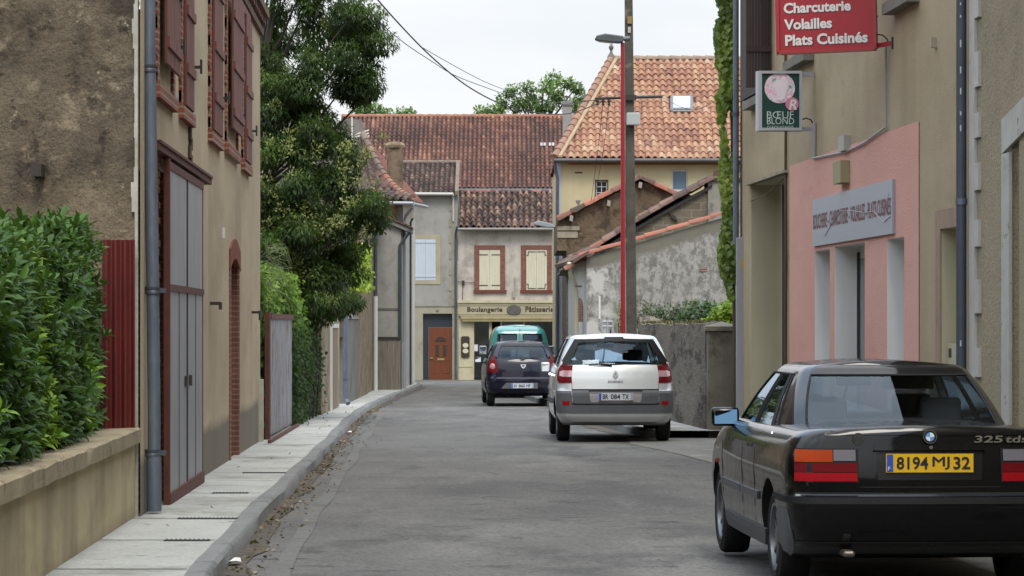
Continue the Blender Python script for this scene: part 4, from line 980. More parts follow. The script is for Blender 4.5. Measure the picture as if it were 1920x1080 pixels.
def ocol(a, b2): return min(1, max(0, random.gauss(.58, .14)+.2*noise.noise(Vector((a*.9, b2*.9, 2)))))
M_tile_or = tilemat('orange_tiles', [(0, '584036'), (.2, '765143'), (.45, '8c634e'), (.7, '9c765b'), (.88, 'a78a72'), (1, 'b09c88')], '6a5148', .3, '857164')
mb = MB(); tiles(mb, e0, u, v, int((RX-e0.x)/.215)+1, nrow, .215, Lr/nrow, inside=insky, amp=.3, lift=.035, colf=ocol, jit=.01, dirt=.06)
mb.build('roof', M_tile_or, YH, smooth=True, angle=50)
mb = MB(); dn = Vector((0, 0, -.05)); Bk = Vector((1.30, 102.2, e0.z))
mb.poly([e0+dn, Vector((RX, e0.y, e0.z))+dn, Vector((RX, 96.9, rz))+dn, apex+dn]); mb.poly([Bk+dn, e0+dn, apex+dn]); mb.poly([Vector((RX, 102.2, e0.z))+dn, Bk+dn, apex+dn, Vector((RX, 96.9, rz))+dn])
mb.build('roof_deck', plaster('roof_tile_plain', '7a4434'), YH)
mb = MB(); ridge(mb, e0+Vector((0, -.05, .03)), apex+Vector((0, 0, .05)), .12, tint=lambda: random.uniform(0, .5)); mb.build('hip_tiles', tilemat('hip_or', [(0, '80604f'), (.5, '94705c')], '6a5347', .5), YH, smooth=True)
mb = MB(); mb.obox(e0+Vector((.13, -.04, .05)), (.10, 0, 0), apex-e0-Vector((0, 0, .02)), (0, 0, .07)); mb.build('hip_mortar', plaster('mortar', 'a08d74', '8f7c66', 4), YH)
mb = MB(); ridge(mb, apex+Vector((0, .04, .03)), Vector((RX, 96.94, rz+.03)), .12); mb.build('ridge_tiles', plaster('ridge_pale', '8e7d6e', '7b6c60', 4), YH, smooth=True)
mb = MB(); mb.lathe([(.15, -.1), (.12, .05), (.05, .16), (.035, .24), (.07, .28), (.08, .36), (.03, .44), (.0, .46)], apex+Vector((0, 0, .08)), n=12); mb.build('finial', M_cement, YH, smooth=True)
mb = MB(); mb.tube([(1.28, 91.55, e0.z-.05), (RX, 91.55, e0.z-.05)], .07, 8); mb.build('gutter', metalmat('gutter_dark', '4c4a4c', '3e3c3e'), YH, smooth=True)
mb = MB(); mb.tube([(1.32, 91.6, e0.z-.1), (1.33, 91.75, e0.z-.3), (1.40, 91.9, e0.z-.6), (1.38, 91.9, -.4)], .05, 8); mb.build('drainpipe', M_zinc, YH, smooth=True)
mb = MB(); mb.tube([(1.53, 91.88, 4.6), (1.53, 91.88, -.4)], .045, 8); mb.build('drainpipe', M_greypvc, YH, smooth=True)
# skylight lies in the slope
def onroof(px, py, off=0):
    # intersect the view ray with the roof plane
    n = Vector((0, -v.z, v.y)).normalized(); d = Vector(((px-960)/F, 1, (HOR-py)/F)); o = Vector((0, 0, EYE))
    t = (e0+n*off-o).dot(n)/d.dot(n); return o+d*t
nn = Vector((0, -v.z, v.y)).normalized()
q = [onroof(*p) for p in ((1259, 211), (1297, 211), (1297, 185), (1259, 185))]
mb = MB(); mb.prism([p-nn*.02 for p in q], nn*.14); s_ = mb.build('skylight', plain('skylight_frame', '5f6468', .4), YH)
c_ = sum(q, Vector())/4; mb = MB(); mb.prism([p.lerp(c_, .17)+nn*.122 for p in q], nn*.012); mb.build('pane', plain('skylight_glass', 'a3abb6', .08, .3), s_)
mb = MB(); 
for a, b2 in ((0, 1), (1, 2), (2, 3), (3, 0)): mb.tube([q[a]+nn*.05, q[b2]+nn*.05], .05, 6)
mb.build('flashing', plain('lead', '6b6f72', .5), s_)

# ================================================================ right row behind the garden: three roofs
M_stonewall = plaster('rubble_stone', '6f6150', '574b3d', 2.5, bscale=7, bstr=1, bdist=.06, stains=[('40372d', 3, .5, .08, .8), ('83745f', 4, .58, .06, .6)])
M_tile_gable = tilemat('gable_tiles', [(0, '3f332e'), (.4, '66463a'), (.7, '8c5442'), (1, '9c6450')], '3a2d28', .55)
def verge(mb, A, B, dy, r=.10, step=.4, mixc=None):
    """edge tiles along a sloping gable from A to B; each is a half-round laid along the slope"""
    A, B = Vector(A), Vector(B); n = max(1, int((B-A).length/step))
    for i in range(n): ridge(mb, A.lerp(B, i/n), A.lerp(B, (i+1.08)/n), r, tint=mixc, step=9)
# G3 stone gable
Q = 84.0
G3 = thing('house', 'brown stone gable house below the yellow house', 'house', (2, Q, G(Q)))
mb = MB(); mb.prism([(1.27, Q, hz(470, Q)), (hx(1062, Q), Q, hz(470, Q)), (hx(1062, Q), Q, -.8), (8, Q, -.8), (8, Q, hz(420, Q)), (hx(1200, Q), Q, hz(340, Q)), (1.27, Q, hz(415, Q))], (0, 6.5, 0)); mb.build('wall', M_stonewall, G3)
mb = MB(); A_, P_, B_ = Vector((hx(1047, Q), Q-.1, hz(414, Q))), Vector((hx(1200, Q), Q-.1, hz(336, Q))), Vector((hx(1300, Q), Q-.1, hz(384, Q)))
verge(mb, A_, P_, 0, .13); verge(mb, B_, P_, 0, .13); mb.build('verge_tiles', M_tile_gable, G3, smooth=True)
mb = MB(); mb.quad(A_, P_, P_+Vector((0, 7, 0)), A_+Vector((0, 7, 0))); mb.quad(P_, B_, B_+Vector((0, 7, 0)), P_+Vector((0, 7, 0))); mb.build('roof', plaster('roof_tile_plain', '7a4434'), G3)
mb = MB()
for px, py in ((1070, 410), (1140, 382), (1199, 348)): p = W(px, py, Q-.05); mb.obox(p+Vector((-.04, -.25, -.06)), (.09, 0, -.03), (0, .3, 0), (.02, 0, .16))
mb.build('rafter_end', plain('grey_wood', '87847c', .8), G3)
mb = MB(); mb.box(1.27, 1.9, Q-.06, Q, hz(432, Q), hz(424, Q)); mb.box(1.27, 1.85, Q-.03, Q, hz(446, Q), hz(434, Q)); mb.build('corbel', M_paleold, G3)
p = W(1084, 392, Q); lt = thing('floodlight', 'small wire lamp bracket on the verge of the brown stone gable', 'lamp', p)
mb = MB(); mb.tube([p, p+Vector((0, 0, .16))], .015, 6); mb.lathe([(.02, 0), (.08, .12), (.0, .12)], p+Vector((0, 0, .12)), n=8); mb.build('lamp_head', M_greypvc, lt)
# G2 long sagging mono-pitch with cinder block gable and chimney block
Q = 79.0
G2 = thing('house', 'block gabled outbuilding with a long sagging mossy tile edge', 'outbuilding', (3, Q, G(Q)))
sl = [(1050, 500), (1110, 470), (1180, 425), (1240, 390), (1290, 362), (1335, 338)]
mb = MB(); mb.prism([(hx(1068, Q), Q, -.8), (hx(1385, Q), Q, -.8), (hx(1385, Q), Q, hz(345, Q))]+[(hx(a, Q), Q, hz(b2+8, Q)) for a, b2 in reversed(sl)]+[(hx(1050, Q), Q, hz(512, Q)), (hx(1068, Q), Q, hz(512, Q))], (0, 4.9, 0))
m_blk = brickmat('cinder_block', 'x', '6a6253', '5c5447', '766e60', .5, .2, .02); mb.build('wall', m_blk, G2)
mb = MB()
for (a, b2), (c, d) in zip(sl, sl[1:]): verge(mb, W(a, b2, Q-.15)+Vector((0, 0, .02*random.random())), W(c, d, Q-.15), 0, .11, .3)
for (a, b2), (c, d) in zip(sl, sl[1:]): verge(mb, W(a, b2-3, Q+.1), W(c, d-3, Q+.1), 0, .11, .3)
mb.build('verge_tiles', M_tile_old, G2, smooth=True)
mb = MB()
for (a, b2), (c, d) in zip(sl, sl[1:]): mb.quad(W(a, b2, Q), W(c, d, Q), W(c, d, Q)+Vector((0, 5, 0)), W(a, b2, Q)+Vector((0, 5, 0)))
mb.build('roof', plaster('roof_tile_plain', '7a4434'), G2)
mb = MB(); 
for (a, b2), (c, d) in zip(sl[1:], sl[2:]): mb.obox(W(a, b2+8, Q-.12), W(c, d+8, Q-.12)-W(a, b2+8, Q-.12), (0, .1, 0), (0, 0, -.09))
p = W(1255, 398, Q-.1); mb.obox(p, (.16, 0, -.1), (0, .12, 0), (.06, 0, -.14)); mb.build('bargeboard', M_iron, G2)
mb = MB(); mb.box(hx(1327, Q), hx(1420, Q), Q-.1, Q+1.5, 3.2, hz(340, Q)); bl = mb.build('chimney_block', plaster('flaky_pale', '8e8a82', '6c6963', 2.5, bscale=10, stains=[('4a4742', 2, .5, .1, .7)]), G2)
mb = MB(); mb.box(hx(1321, Q), hx(1420, Q), Q-.16, Q+1.6, hz(340, Q), hz(334, Q)); mb.build('capping', M_iron, bl)
mb = MB(); 
for i in range(5): ridge(mb, W(1345+i*12, 331-i*2.5, Q+.2), W(1345+i*12, 327-i*2.5, Q+1.4), .11)
mb.build('roof_tiles', M_tile_old, bl, smooth=True)
# G1 garden wall gable, flaking white render with orange coping
Q = 73.0
G1 = thing('outbuilding', 'flaking white and grey rendered shed wall with orange tile coping', 'outbuilding', (4, Q, G(Q)))
x0 = hx(1100, Q)
tp = [(1100, 478), (1375, 396), (1440, 378)]
mb = MB(); mb.prism([(x0, Q, -.8), (hx(1440, Q), Q, -.8), (hx(1440, Q), Q, hz(383, Q)), (x0, Q, hz(484, Q))], (0, .3, 0))
def flaky():
    m, nt, b = newmat('flaking_render'); co = objco(nt)
    sp = N(nt, 'ShaderNodeSeparateXYZ'); nt.links.new(co, sp.inputs[0])
    grey = ramp(nt, noise_node(nt, co, 3, 8, .7), [(.3, '55534f'), (.7, '7a7873')])
    wht = ramp(nt, noise_node(nt, co, 1.2, 5), [(.3, 'a9a7a2'), (.7, '96948f')])
    f1 = ramp(nt, noise_node(nt, co, 5.5, 10, .78, (1, 1, .6)), [(.47, 0.0), (.53, .9)])
    # the rendering under the coping is bare cement; the flaking starts below a sloping line
    lim = math_n(nt, 'ADD', math_n(nt, 'SUBTRACT', sp.outputs[2], math_n(nt, 'MULTIPLY', sp.outputs[0], .30)), math_n(nt, 'MULTIPLY', noise_node(nt, co, 2), .35))
    below = maprange(nt, lim, 4.0, 4.12, 1, 0)
    corner = maprange(nt, math_n(nt, 'ADD', sp.outputs[0], math_n(nt, 'MULTIPLY', noise_node(nt, co, 1.6, 6), 1.5)), -1.0, -.6, 1, 0)
    f = math_n(nt, 'MULTIPLY', f1, below); f = math_n(nt, 'MULTIPLY', f, .62)
    col = mix(nt, f, mix(nt, below, ramp(nt, noise_node(nt, co, 2), [(.3, '5d5a52'), (.7, '6d695f')]), grey), wht)
    f3 = ramp(nt, noise_node(nt, co, 1.7, 8, .6), [(.46, 0.0), (.52, 1.0)])
    col = mix(nt, math_n(nt, 'MULTIPLY', math_n(nt, 'MULTIPLY', corner, f3), below), col, 'a8a6a1')
    nt.links.new(col, b.inputs['Base Color']); b.inputs['Roughness'].default_value = .9; bump(nt, b, noise_node(nt, co, 12, 8), .6, .02); return m
mb.build('wall', flaky(), G1)
mb = MB(); verge(mb, W(1086, 482, Q-.03), W(1375, 397, Q-.03), 0, .085, .5, lambda: random.uniform(.0, 1)); mb.build('coping', tilemat('coping_orange', [(0, '8e5443'), (1, '9d6350')], '66493e', .4), G1, smooth=True)
mb = MB(); mb.prism([(x0, Q-.0, -.8), (x0, Q+6.1, -.8), (x0-.36, Q+6.1, -.8), (x0-.02, Q-.0, -.8)], (0, 0, hz(490, Q)+.8))
mb = MB(); mb.quad((x0, Q+.004, -.8), (x0, Q+.004, 3.05), (XR(79), 79, 3.0), (XR(79), 79, -.8)); mb.build('street_wall', plaster('white_wash', 'b1b0ad', 'a3a29e', 1.5, bstr=.2), G1)
xs_ = lambda y: x0+(XR(79)-x0)*(y-Q)/6
mb = MB()
pts = []
for i in range(9): a = math.pi*i/8; pts.append((1.15*math.cos(a), .25*math.sin(a)))
mb.prism([(xs_(75.2+p_[0])-.012, 75.2+p_[0], 1.9+p_[1]) for p_ in pts]+[(xs_(74.05)-.012, 74.05, 1.55), (xs_(76.35)-.012, 76.35, 1.55)][::1], (.011, 0, 0)); mb.build('brick_arch', M_brick_y, G1)
mb = MB(); mb.obox((xs_(74.1)-.05, 74.1, -.4), (.04, 0, 0), (xs_(76.3)-xs_(74.1), 2.2, 0), (0, 0, 1.95)); mb.build('door', M_whitepvc, G1)
mb = MB(); mb.quad((x0-.3, Q-.15, 3.05), (x0+.1, Q-.15, 3.15), (XR(79)+.1, 79, 3.2), (XR(79)-.25, 79, 3.05)); mb.prism([(x0-.32, Q-.2, 2.98), (x0+.05, Q-.2, 3.22), (x0+.05, Q-.2, 3.3), (x0-.35, Q-.2, 3.06)], (-.35, 6.2, 0)); mb.build('eave', M_tile_old, G1)
mb = MB()
for i in range(5): verge(mb, W(1060+i*4, 508-i*6, Q+.2+i*.3), W(1098+i*6, 490-i*6, Q+.2+i*.3), 0, .1, .3)
mb.build('eave_tiles', M_tile_old, G1, smooth=True)
mb = MB(); mb.tube([(x0-.42, Q+.2, 3.0), (x0-.40, Q+.3, 2.75), (x0-.28, Q+.5, 2.5), (x0-.24, Q+.6, 2.3), (x0-.25, Q+.6, -.3)], .055, 8); mb.build('drainpipe', plain('cream_pipe', 'a9a68f', .5), G1, smooth=True)
mb = MB(); mb.box(x0-.28, x0-.12, Q-.2, Q-.02, 2.4, 2.44); mb.build('bracket', M_iron, G1)
mb = MB(); mb.tube([(hx(1124, Q), Q-.05, hz(555, Q)), (hx(1124, Q), Q-.05, hz(598, Q))], .03, 6); mb.build('pipe_stub', M_whitepvc, G1)
mb = MB(); mb.box(hx(1313, Q), hx(1326, Q), Q-.02, Q, hz(509, Q), hz(504, Q)); mb.build('brick_patch', M_brick_x, G1)
# conduit and insulators at its right end
mb = MB(); mb.tube([W(1377, 482, Q-.1), W(1377, 520, Q-.1), W(1374, 535, Q-.1)], .045, 8); mb.tube([W(1386, 485, Q-.1), W(1386, 530, Q-.1)], .02, 6)
for k in range(5): mb.box(W(1382, 490+k*9, Q).x, W(1392, 490+k*9, Q).x, Q-.12, Q-.06, W(0, 490+k*9, Q).z-.02, W(0, 490+k*9, Q).z+.02)
mb.build('cable_riser', M_greypvc, G1)
tr = thing('trestle', 'small pale garden rack against the flaking wall behind the silver car', 'garden rack', W(1135, 615, Q-1))
mb = MB()
for px in (1129, 1139, 1149): mb.tube([W(px, 600, Q-1), W(px, 640, Q-1)], .03, 6)
for py in (603, 612): mb.tube([W(1128, py, Q-1), W(1150, py, Q-1)], .03, 6)
mb.build('bars', M_greypvc, tr)

# ================================================================ garden wall and gate pillar on the right
GW = thing('garden_wall', 'dark mossy rubble garden wall beside the silver car', 'wall', (2.9, 50, G(50)))
gwx = lambda y: 5.80-.0571*y
mb = MB(); ny, nzz = 60, 14; ids = {}
for i in range(ny+1):
    y = 47.6+10.8*i/ny; top_ = 1.50+.05*noise.noise(Vector((y*1.3, 0, 0)))+(.12 if i > ny-3 else 0)
    for j in range(nzz+1):
        z = G(y)-.05+(top_-G(y)+.05)*j/nzz; d = .02*noise.fractal(Vector((y*.8, z*2.2, 0)), 1, 2, 4)
        ids[i, j] = len(mb.v); mb.v.append((gwx(y)-d, y, z)); mb.t.append(.5)
    ids[i, nzz+1] = len(mb.v); mb.v.append((gwx(y)+.18, y, top_+.05)); mb.t.append(.5)
    ids[i, nzz+2] = len(mb.v); mb.v.append((gwx(y)+.4, y, top_-.03)); mb.t.append(.5)
    ids[i, nzz+3] = len(mb.v); mb.v.append((gwx(y)+.4, y, G(y)-.05)); mb.t.append(.5)
for i in range(ny):
    for j in range(nzz+3): mb.f.append((ids[i, j], ids[i, j+1], ids[i+1, j+1], ids[i+1, j])); mb.m.append(0)
mb.f.append(tuple(ids[ny, j] for j in range(nzz+4))); mb.m.append(0); mb.f.append(tuple(ids[0, j] for j in reversed(range(nzz+4)))); mb.m.append(0)
mb.build('wall', plaster('dark_mossy_wall', '7c7469', '5d564d', 2.2, bscale=12, bstr=1, bdist=.06, stains=[('2e2a26', 2.6, .52, .06, .75), ('9a9285', 6, .58, .04, .7), ('27231f', 6, .6, .04, .7), ('8a8274', 1.2, .55, .15, .5)], squash=(1, .3, 1)), GW, smooth=True)
mb = MB(); rnd = random.Random(9)
for i in range(1500):
    y = rnd.uniform(47.7, 58.3); x = gwx(y)+rnd.uniform(-.03, .35); z = 1.53+.05*noise.noise(Vector((y*1.3, 0, 0))); s = rnd.uniform(.015, .04)
    a = rnd.uniform(0, 6.28); mb.add([(x, y, z-.02), (x+s*math.cos(a), y+s*math.sin(a), z+s*.8), (x+s*math.cos(a+1), y+s*math.sin(a+1), z+s*.5)], [(0, 1, 2)], 0, rnd.random())
mb.build('moss', leafmat('moss', [(0, '3d3524'), (.5, '55503a'), (1, '6e6a48')], .9, .1, .1), GW)
GP = thing('gate_pillar', 'square concrete gate pillar with pointed cap beside the dark garden wall', 'pillar', (3.33, 47.3, G(47)))
M_pil = plaster('pillar_render', '7a756a', '676257', 1.5, bscale=20, stains=[('3f3b33', 1.5, .5, .1, .7), ('8b8674', 2.5, .6, .08, .6)], streak=('48443c', .3))
mb = MB(); mb.box(3.10, 3.56, 47.2, 47.66, G(47)-.05, 1.40); mb.build('shaft', M_pil, GP, bevel=.01)
mb = MB(); mb.box(3.05, 3.61, 47.15, 47.71, 1.40, 1.47); b0 = [(3.05, 47.15, 1.47), (3.61, 47.15, 1.47), (3.61, 47.71, 1.47), (3.05, 47.71, 1.47)]
mb.add(b0+[(3.33, 47.43, 1.55)], [(0, 1, 4), (1, 2, 4), (2, 3, 4), (3, 0, 4)]); mb.build('cap', M_pil, GP)
mb = MB()
for k in range(4): mb.box(3.62+.0*k, 3.66, 46.2+.28*k, 46.42+.28*k, G(46)+.15, 1.35)
mb.build('gate_leaf', M_iron, GP)

# ================================================================ right: butcher's building
SH = thing('shop_building', 'tan rendered butcher shop building with salmon pink painted front', 'shop', (4.2, 30, G(30)))
Ra, Rb = 28.2, 44.9; u0 = Ra; dirR = Vector((-.0571, 1, 0)); kk = dirR.length
ur = lambda Y: (Y-Ra)*kk
M_tan = plaster('ochre_tan_render', 'a89a80', '998b72', .8, bscale=55, bstr=.55, bdist=.01, stains=[('7a6d52', .6, .5, .2, .5), ('5d5545', 1.4, .64, .1, .4)], streak=('7d7056', .4), speck=.08, squash=(1, .4, 1))
M_jamb = plaster('white_reveal', 'dcdbd8', 'd2d1ce', 1, .6, bstr=.1)
M_pink = plaster('salmon_paint', 'c99b8e', 'c09184', 1, .85, bscale=45, bstr=.7, bdist=.012, stains=[('ab7d70', 2.2, .57, .12, .35), ('cfa599', 1.3, .6, .15, .3)], squash=(1, .4, 1))
mb = MB()
holes = [(ur(40.24), ur(43.72), -.4, 3.54, .47), (ur(36.63), ur(37.82), .43, 2.45, .32), (ur(34.18), ur(36.32), -.32, 2.47, .31), (ur(31.78), ur(32.82), .43, 2.46, .32), (ur(29.02), ur(29.85), -.3, 2.46, .3)]
wins = [(ur(38.0), ur(39.6), 4.98, 7.0, .25), (ur(31.1), ur(32.3), 4.98, 7.0, .25), (ur(42.0), ur(43.6), 4.75, 7.0, .25)]
wall_holes(mb, (XR(Ra), Ra), (XR(Rb), Rb), -.4, 8.6, holes+wins, .3, (1, .0571, 0), 0, 1)
mb.quad((XR(Rb), Rb, -.4), (XR(Rb), Rb, 8.6), (9, Rb+.4, 8.6), (9, Rb+.4, -.4))
mb.build('wall', [M_tan, plaster('reveal_tan', 'b9b298', 'aba48a', 1, bstr=.2)], SH)
def ry(m_, ya, yb, za, zb_, o0, o1, mi=0):   # o: distance out of the wall towards the street
    nrm = Vector((-1, -.0571, 0)).normalized()
    a, b2 = Vector((XR(ya), ya, za)), Vector((XR(yb), yb, za)); m_.obox(a+nrm*o0, nrm*(o1-o0), b2-a, (0, 0, zb_-za), mi)
# pink field with its openings, 6 mm proud
mb = MB(); ph = [(ur(36.65)-ur(31.0), ur(37.8)-ur(31.0), .45, 2.43, .3), (ur(34.2)-ur(31.0), ur(36.3)-ur(31.0), -.3, 2.45, .285), (ur(31.8)-ur(31.0), ur(32.8)-ur(31.0), .45, 2.44, .3)]
nR = Vector((-1, -.0571, 0)).normalized(); o_ = nR*.008
wall_holes(mb, (XR(31.0)+o_.x, 31.0+o_.y), (XR(39.93)+o_.x, 39.93+o_.y), -.3, 3.62, ph, .29, (1, .0571, 0), 0, 1)
mb.build('painted_front', [M_pink, M_jamb], SH)
mb = MB(); ry(mb, 34.2, 36.3, -.2, 2.45, -.30, -.28); d_ = mb.build('shop_door', plain('white_frame2', 'b3b6b7', .5), SH)
mb = MB(); ry(mb, 34.95, 36.1, 0, 2.3, -.28, -.272); mb.build('pane', plain('door_pane', '5d6668', .08), d_)
mb = MB(); ry(mb, 36.16, 36.24, -.1, 2.38, -.28, -.255); mb.build('stile', M_iron, d_)
for a, b2 in ((36.65, 37.8), (31.8, 32.8)):
    mb = MB(); ry(mb, a, b2, .45, 2.43, -.30, -.28); w_ = mb.build('shop_window', plain('white_frame2', 'b3b6b7'), SH)
    mb = MB(); ry(mb, a+.08, b2-.08, .55, 2.33, -.28, -.272); mb.build('pane', plain('door_pane', '5d6668'), w_)
# fascia sign
M_sgn = plain('pale_grey_board', '8f95a0', .35)
mb = MB(); ry(mb, 32.32, 37.8, 2.49, 3.08, .01, .04); sg = mb.build('fascia_sign', M_sgn, SH)
Ov = Vector((XR(37.72), 37.72, 2.70))+nR*.042; Rv = Vector((.0571, -1, 0)).normalized()
text_obj('BOUCHERIE - CHARCUTERIE - VOLAILLES - PLATS CUISINÉS', 'lettering', plain('dark_red_letter', '6a1f2b', .5), sg, Ov, Rv, (0, 0, 1), 5.33, .235, .012, depth=.003)
mb = MB(); zz = [(37.2, 2.66), (36.8, 2.60), (36.3, 2.72), (35.6, 2.86), (35.0, 2.84), (34.0, 2.78), (33.4, 2.77), (32.8, 2.63), (32.4, 2.68)]
for a, b2 in zip(zz, zz[1:]):
    A_, B_ = Vector((XR(a[0]), a[0], a[1]))+nR*.046, Vector((XR(b2[0]), b2[0], b2[1]))+nR*.046; mb.tube([A_, B_], .004, 5)
mb.build('painted_line', plain('pale_pink_line', 'a79da8', .5), sg)
# recess on the left: doorway canopy lip and cable
mb = MB(); ry(mb, 40.1, 43.9, 3.54, 3.58, -.02, .07); mb.build('lintel_ledge', M_paleold, SH)
mb = MB(); ry(mb, 40.25, 43.7, -.2, 3.54, -.47, -.45); mb.build('recess_door', plain('dark_brown_door', '3b3029', .7), SH)
mb = MB(); mb.tube([Vector((XR(y), y, z))+nR*.03 for y, z in ((40.15, 3.6), (40.12, 4.6), (40.16, 5.2), (40.1, 6.5), (40.1, 7.5))], .018, 6); mb.tube([Vector((XR(y), y, z))+nR*.03 for y, z in ((40.15, 3.6), (40.1, 2.4), (40.15, 1.2), (40.12, .2))], .02, 6); mb.tube([Vector((XR(43.7), 43.7, 3.3))+nR*.02, Vector((XR(42), 42, 3.33))+nR*.02, Vector((XR(40.2), 40.2, 3.5))+nR*.02], .008, 5); mb.build('cable', plain('brown_cable', '4b3a2c', .8), SH)
# upper windows, sills and the open shutter
for a, b2, z in ((37.9, 39.7, 4.98), (31.0, 32.4, 4.98), (41.9, 43.7, 4.75)):
    mb = MB(); ry(mb, a, b2, z-.12, z, -.02, .14); w_ = mb.build('window_sill', M_conc, SH)
    mb = MB(); ry(mb, a+.1, b2-.1, z, 7.0, -.25, -.22); mb.build('window', plain('dark_pane', '22262a'), SH)
mb = MB(); ry(mb, 38.2, 39.4, 5.0, 5.1, .02, .04)
for k in range(10): ry(mb, 38.2+k*.12, 38.22+k*.12, 5.0, 5.8, .05, .07)
mb.build('window_rail', M_greypvc, SH)
for Y, w_ in ((41.6, .36),):
    sm = MB(); base = Vector((XR(Y), Y, 4.80)); a_ = nR*w_
    for k in range(9): sm.obox(base+nR*(.01+w_*k/9), nR*(w_/9*.86), (0, .03, 0), (0, 0, 2.3))
    for z in (.5, 1.9): sm.obox(base+nR*.01+Vector((0, -.025, z)), nR*w_, (0, .025, 0), (0, 0, .08))
    sm.build('shutter', woodmat('dark_brown_boards', '3a2b28', '2c211f'), SH)
mb = MB(); 
for q in range(2): ry(mb, 41.75, 43.9, 4.78, 7.1, .06+q*.05, .09+q*.05)
mb.build('shutter', woodmat('dark_brown_boards', '3a2b28', '2c211f'), SH)
# conduits and boxes over the pink front
WP = lambda px, py, o=.03: Vector((XR(YR(px)), YR(px), EYE+(HOR-py)*YR(px)/F))*1.0+nR*o
mb = MB(); pass
mb.tube([Vector((XR(32.75), 32.75, 4.58))+nR*.03, Vector((XR(32.75), 32.75, 3.67))+nR*.03, WP(1625, 268), WP(1590, 285), WP(1553, 292), WP(1528, 297)], .014, 6)
mb.tube([Vector((XR(37.7), 37.7, 4.05))+nR*.03, Vector((XR(37.7), 37.7, 3.62))+nR*.03], .022, 6); mb.build('conduit', M_greypvc, SH)
mb = MB(); ry(mb, 35.2, 35.6, 3.56, 3.74, .0, .08); mb.build('junction_box', plain('pale_box', '9a9a94', .6), SH)
mb = MB(); ry(mb, 35.2, 35.75, 3.18, 3.44, .0, .12); mb.build('alarm_box', plain('beige_box', '8c8465', .6), SH)
mb = MB(); ry(mb, 30.1, 30.16, 4.3, 4.40, .0, .06); mb.build('sensor', plain('beige_box2', '9a9080', .6), SH)
# stone surround and meter boxes in the narrow doorway
mb = MB()
for a, b2, z0_, z1_ in ((29.85, 30.08, -.2, 2.65), (28.75, 29.02, -.2, 2.65), (29.02, 29.85, 2.46, 2.65)): ry(mb, a, b2, z0_, z1_, .0, .02)
mb.build('door_surround', plaster('pinkish_stone', '988575', '877567', 5, bscale=25, bstr=.6), SH)
mb = MB(); ry(mb, 29.02, 29.85, -.2, 2.46, -.3, -.28); mb.build('door', plain('greenish_door', '8d8a72', .7), SH)
mb = MB(); ry(mb, 29.1, 29.8, .2, 1.32, -.28, -.05); mx_ = mb.build('meter_box', plain('meter_cream', 'a4a189', .6), SH)
mb = MB(); ry(mb, 29.62, 29.74, 1.18, 1.27, -.05, -.045); ry(mb, 29.2, 29.4, 1.4, 1.5, -.28, -.2); ry(mb, 29.5, 29.62, 1.34, 1.46, -.28, -.12); mb.build('dial', M_iron, mx_)
# second meter strip
mb = MB(); mb.quad((XR(Ra)-.4, Ra, 8.55), (XR(Rb)-.4, Rb+.3, 8.55), (8, Rb+.3, 10), (8, Ra, 10)); mb.build('roof', plaster('roof_tile_plain', '7a4434'), SH)
# downpipes
yq = 28.5; xq = XR(yq)-.085
P = thing('drainpipe', 'dark blue grey downpipe between the butcher building and the pale quoins', 'drainpipe', (xq, yq, 0))
mb = MB(); mb.tube([(xq, yq, 7.5), (xq, yq, -.15)], .05, 14); mb.build('pipe', metalmat('blue_grey_pipe', '4c535d', '424953', .5, .3, None, 4), P, smooth=True)
mb = MB(); 
for z in (2.68, 5.2): mb.lathe([(.05, -.03), (.058, -.03), (.058, .03), (.05, .03)], (xq, yq, z), n=14)
mb.build('collar', M_zinc, P)
mb = MB(); rnd = random.Random(2)
for z in (4.9, 4.75, 4.55, 4.43, 4.15, 3.9, 3.7, 3.5, 3.35, 1.3, 1.0): mb.obox((xq-.02, yq-.053, z), (.012, 0, 0), (0, .006, 0), (0, 0, rnd.uniform(.02, .08)))
mb.build('paint_chips', M_whitepvc, P)
yq = 44.75; xq = XR(yq)-.09
P = thing('drainpipe', 'grey downpipe with plastic foot cover at the vine covered corner', 'drainpipe', (xq, yq, 0))
mb = MB(); mb.tube([(xq, yq, 7.5), (xq, yq, 2.7)], .045, 12); mb.build('pipe', M_zinc, P, smooth=True)
mb = MB(); mb.lathe([(.045, -.03), (.055, -.03), (.055, .03), (.045, .03)], (xq, yq, 4.65), n=12); mb.build('collar', M_darkzinc, P)
mb = MB(); mb.box(xq+.0, xq+.12, yq-.12, yq, -.25, 2.8); cv = mb.build('foot_cover', M_greypvc, P, bevel=.01)
mb = MB(); mb.box(xq+.065, xq+.115, yq-.126, yq-.121, 2.33, 2.49); mb.build('warning_label', plain('yellow_sticker', 'b5913a', .6), cv)
mb = MB(); mb.tube([(xq+.1, yq+.05, 7.5), (xq+.1, yq+.05, 2.6)], .03, 8); mb.build('cable', M_iron, P)

# next building, nearer, with toothed white quoins
NB = thing('house', 'grey green roughcast house with white toothed quoins at the right edge', 'house', (4.4, 27, G(27)))
M_rough = plaster('roughcast', 'a1967d', '918770', .8, bscale=22, bstr=1, bdist=.03, stains=[('787159', .8, .52, .15, .4)], speck=.45)
mb = MB(); wall_holes(mb, (XR(-45), -45), (XR(28.4), 28.4), -.4, 9.5, [(71.45*1.0016, 71.75*1.0016, -.2, 3.15, .12)], .1, (1, .0571, 0)); mb.quad((XR(-45)-.55, -45, 9.4), (XR(28.4)-.55, 28.4, 9.4), (9, 28.4, 11), (9, -45, 11))  # wall and eave lengthened and raised out of view, to darken car reflections
mb.build('wall', M_rough, NB)
M_wq = plaster('white_quoin_paint', 'b2b1ab', 'a3a29b', 3, .7, bstr=.3, stains=[('7e7b72', 6, .62, .05, .5)])
mb = MB(); rnd = random.Random(4)
z = -.2; k = 0
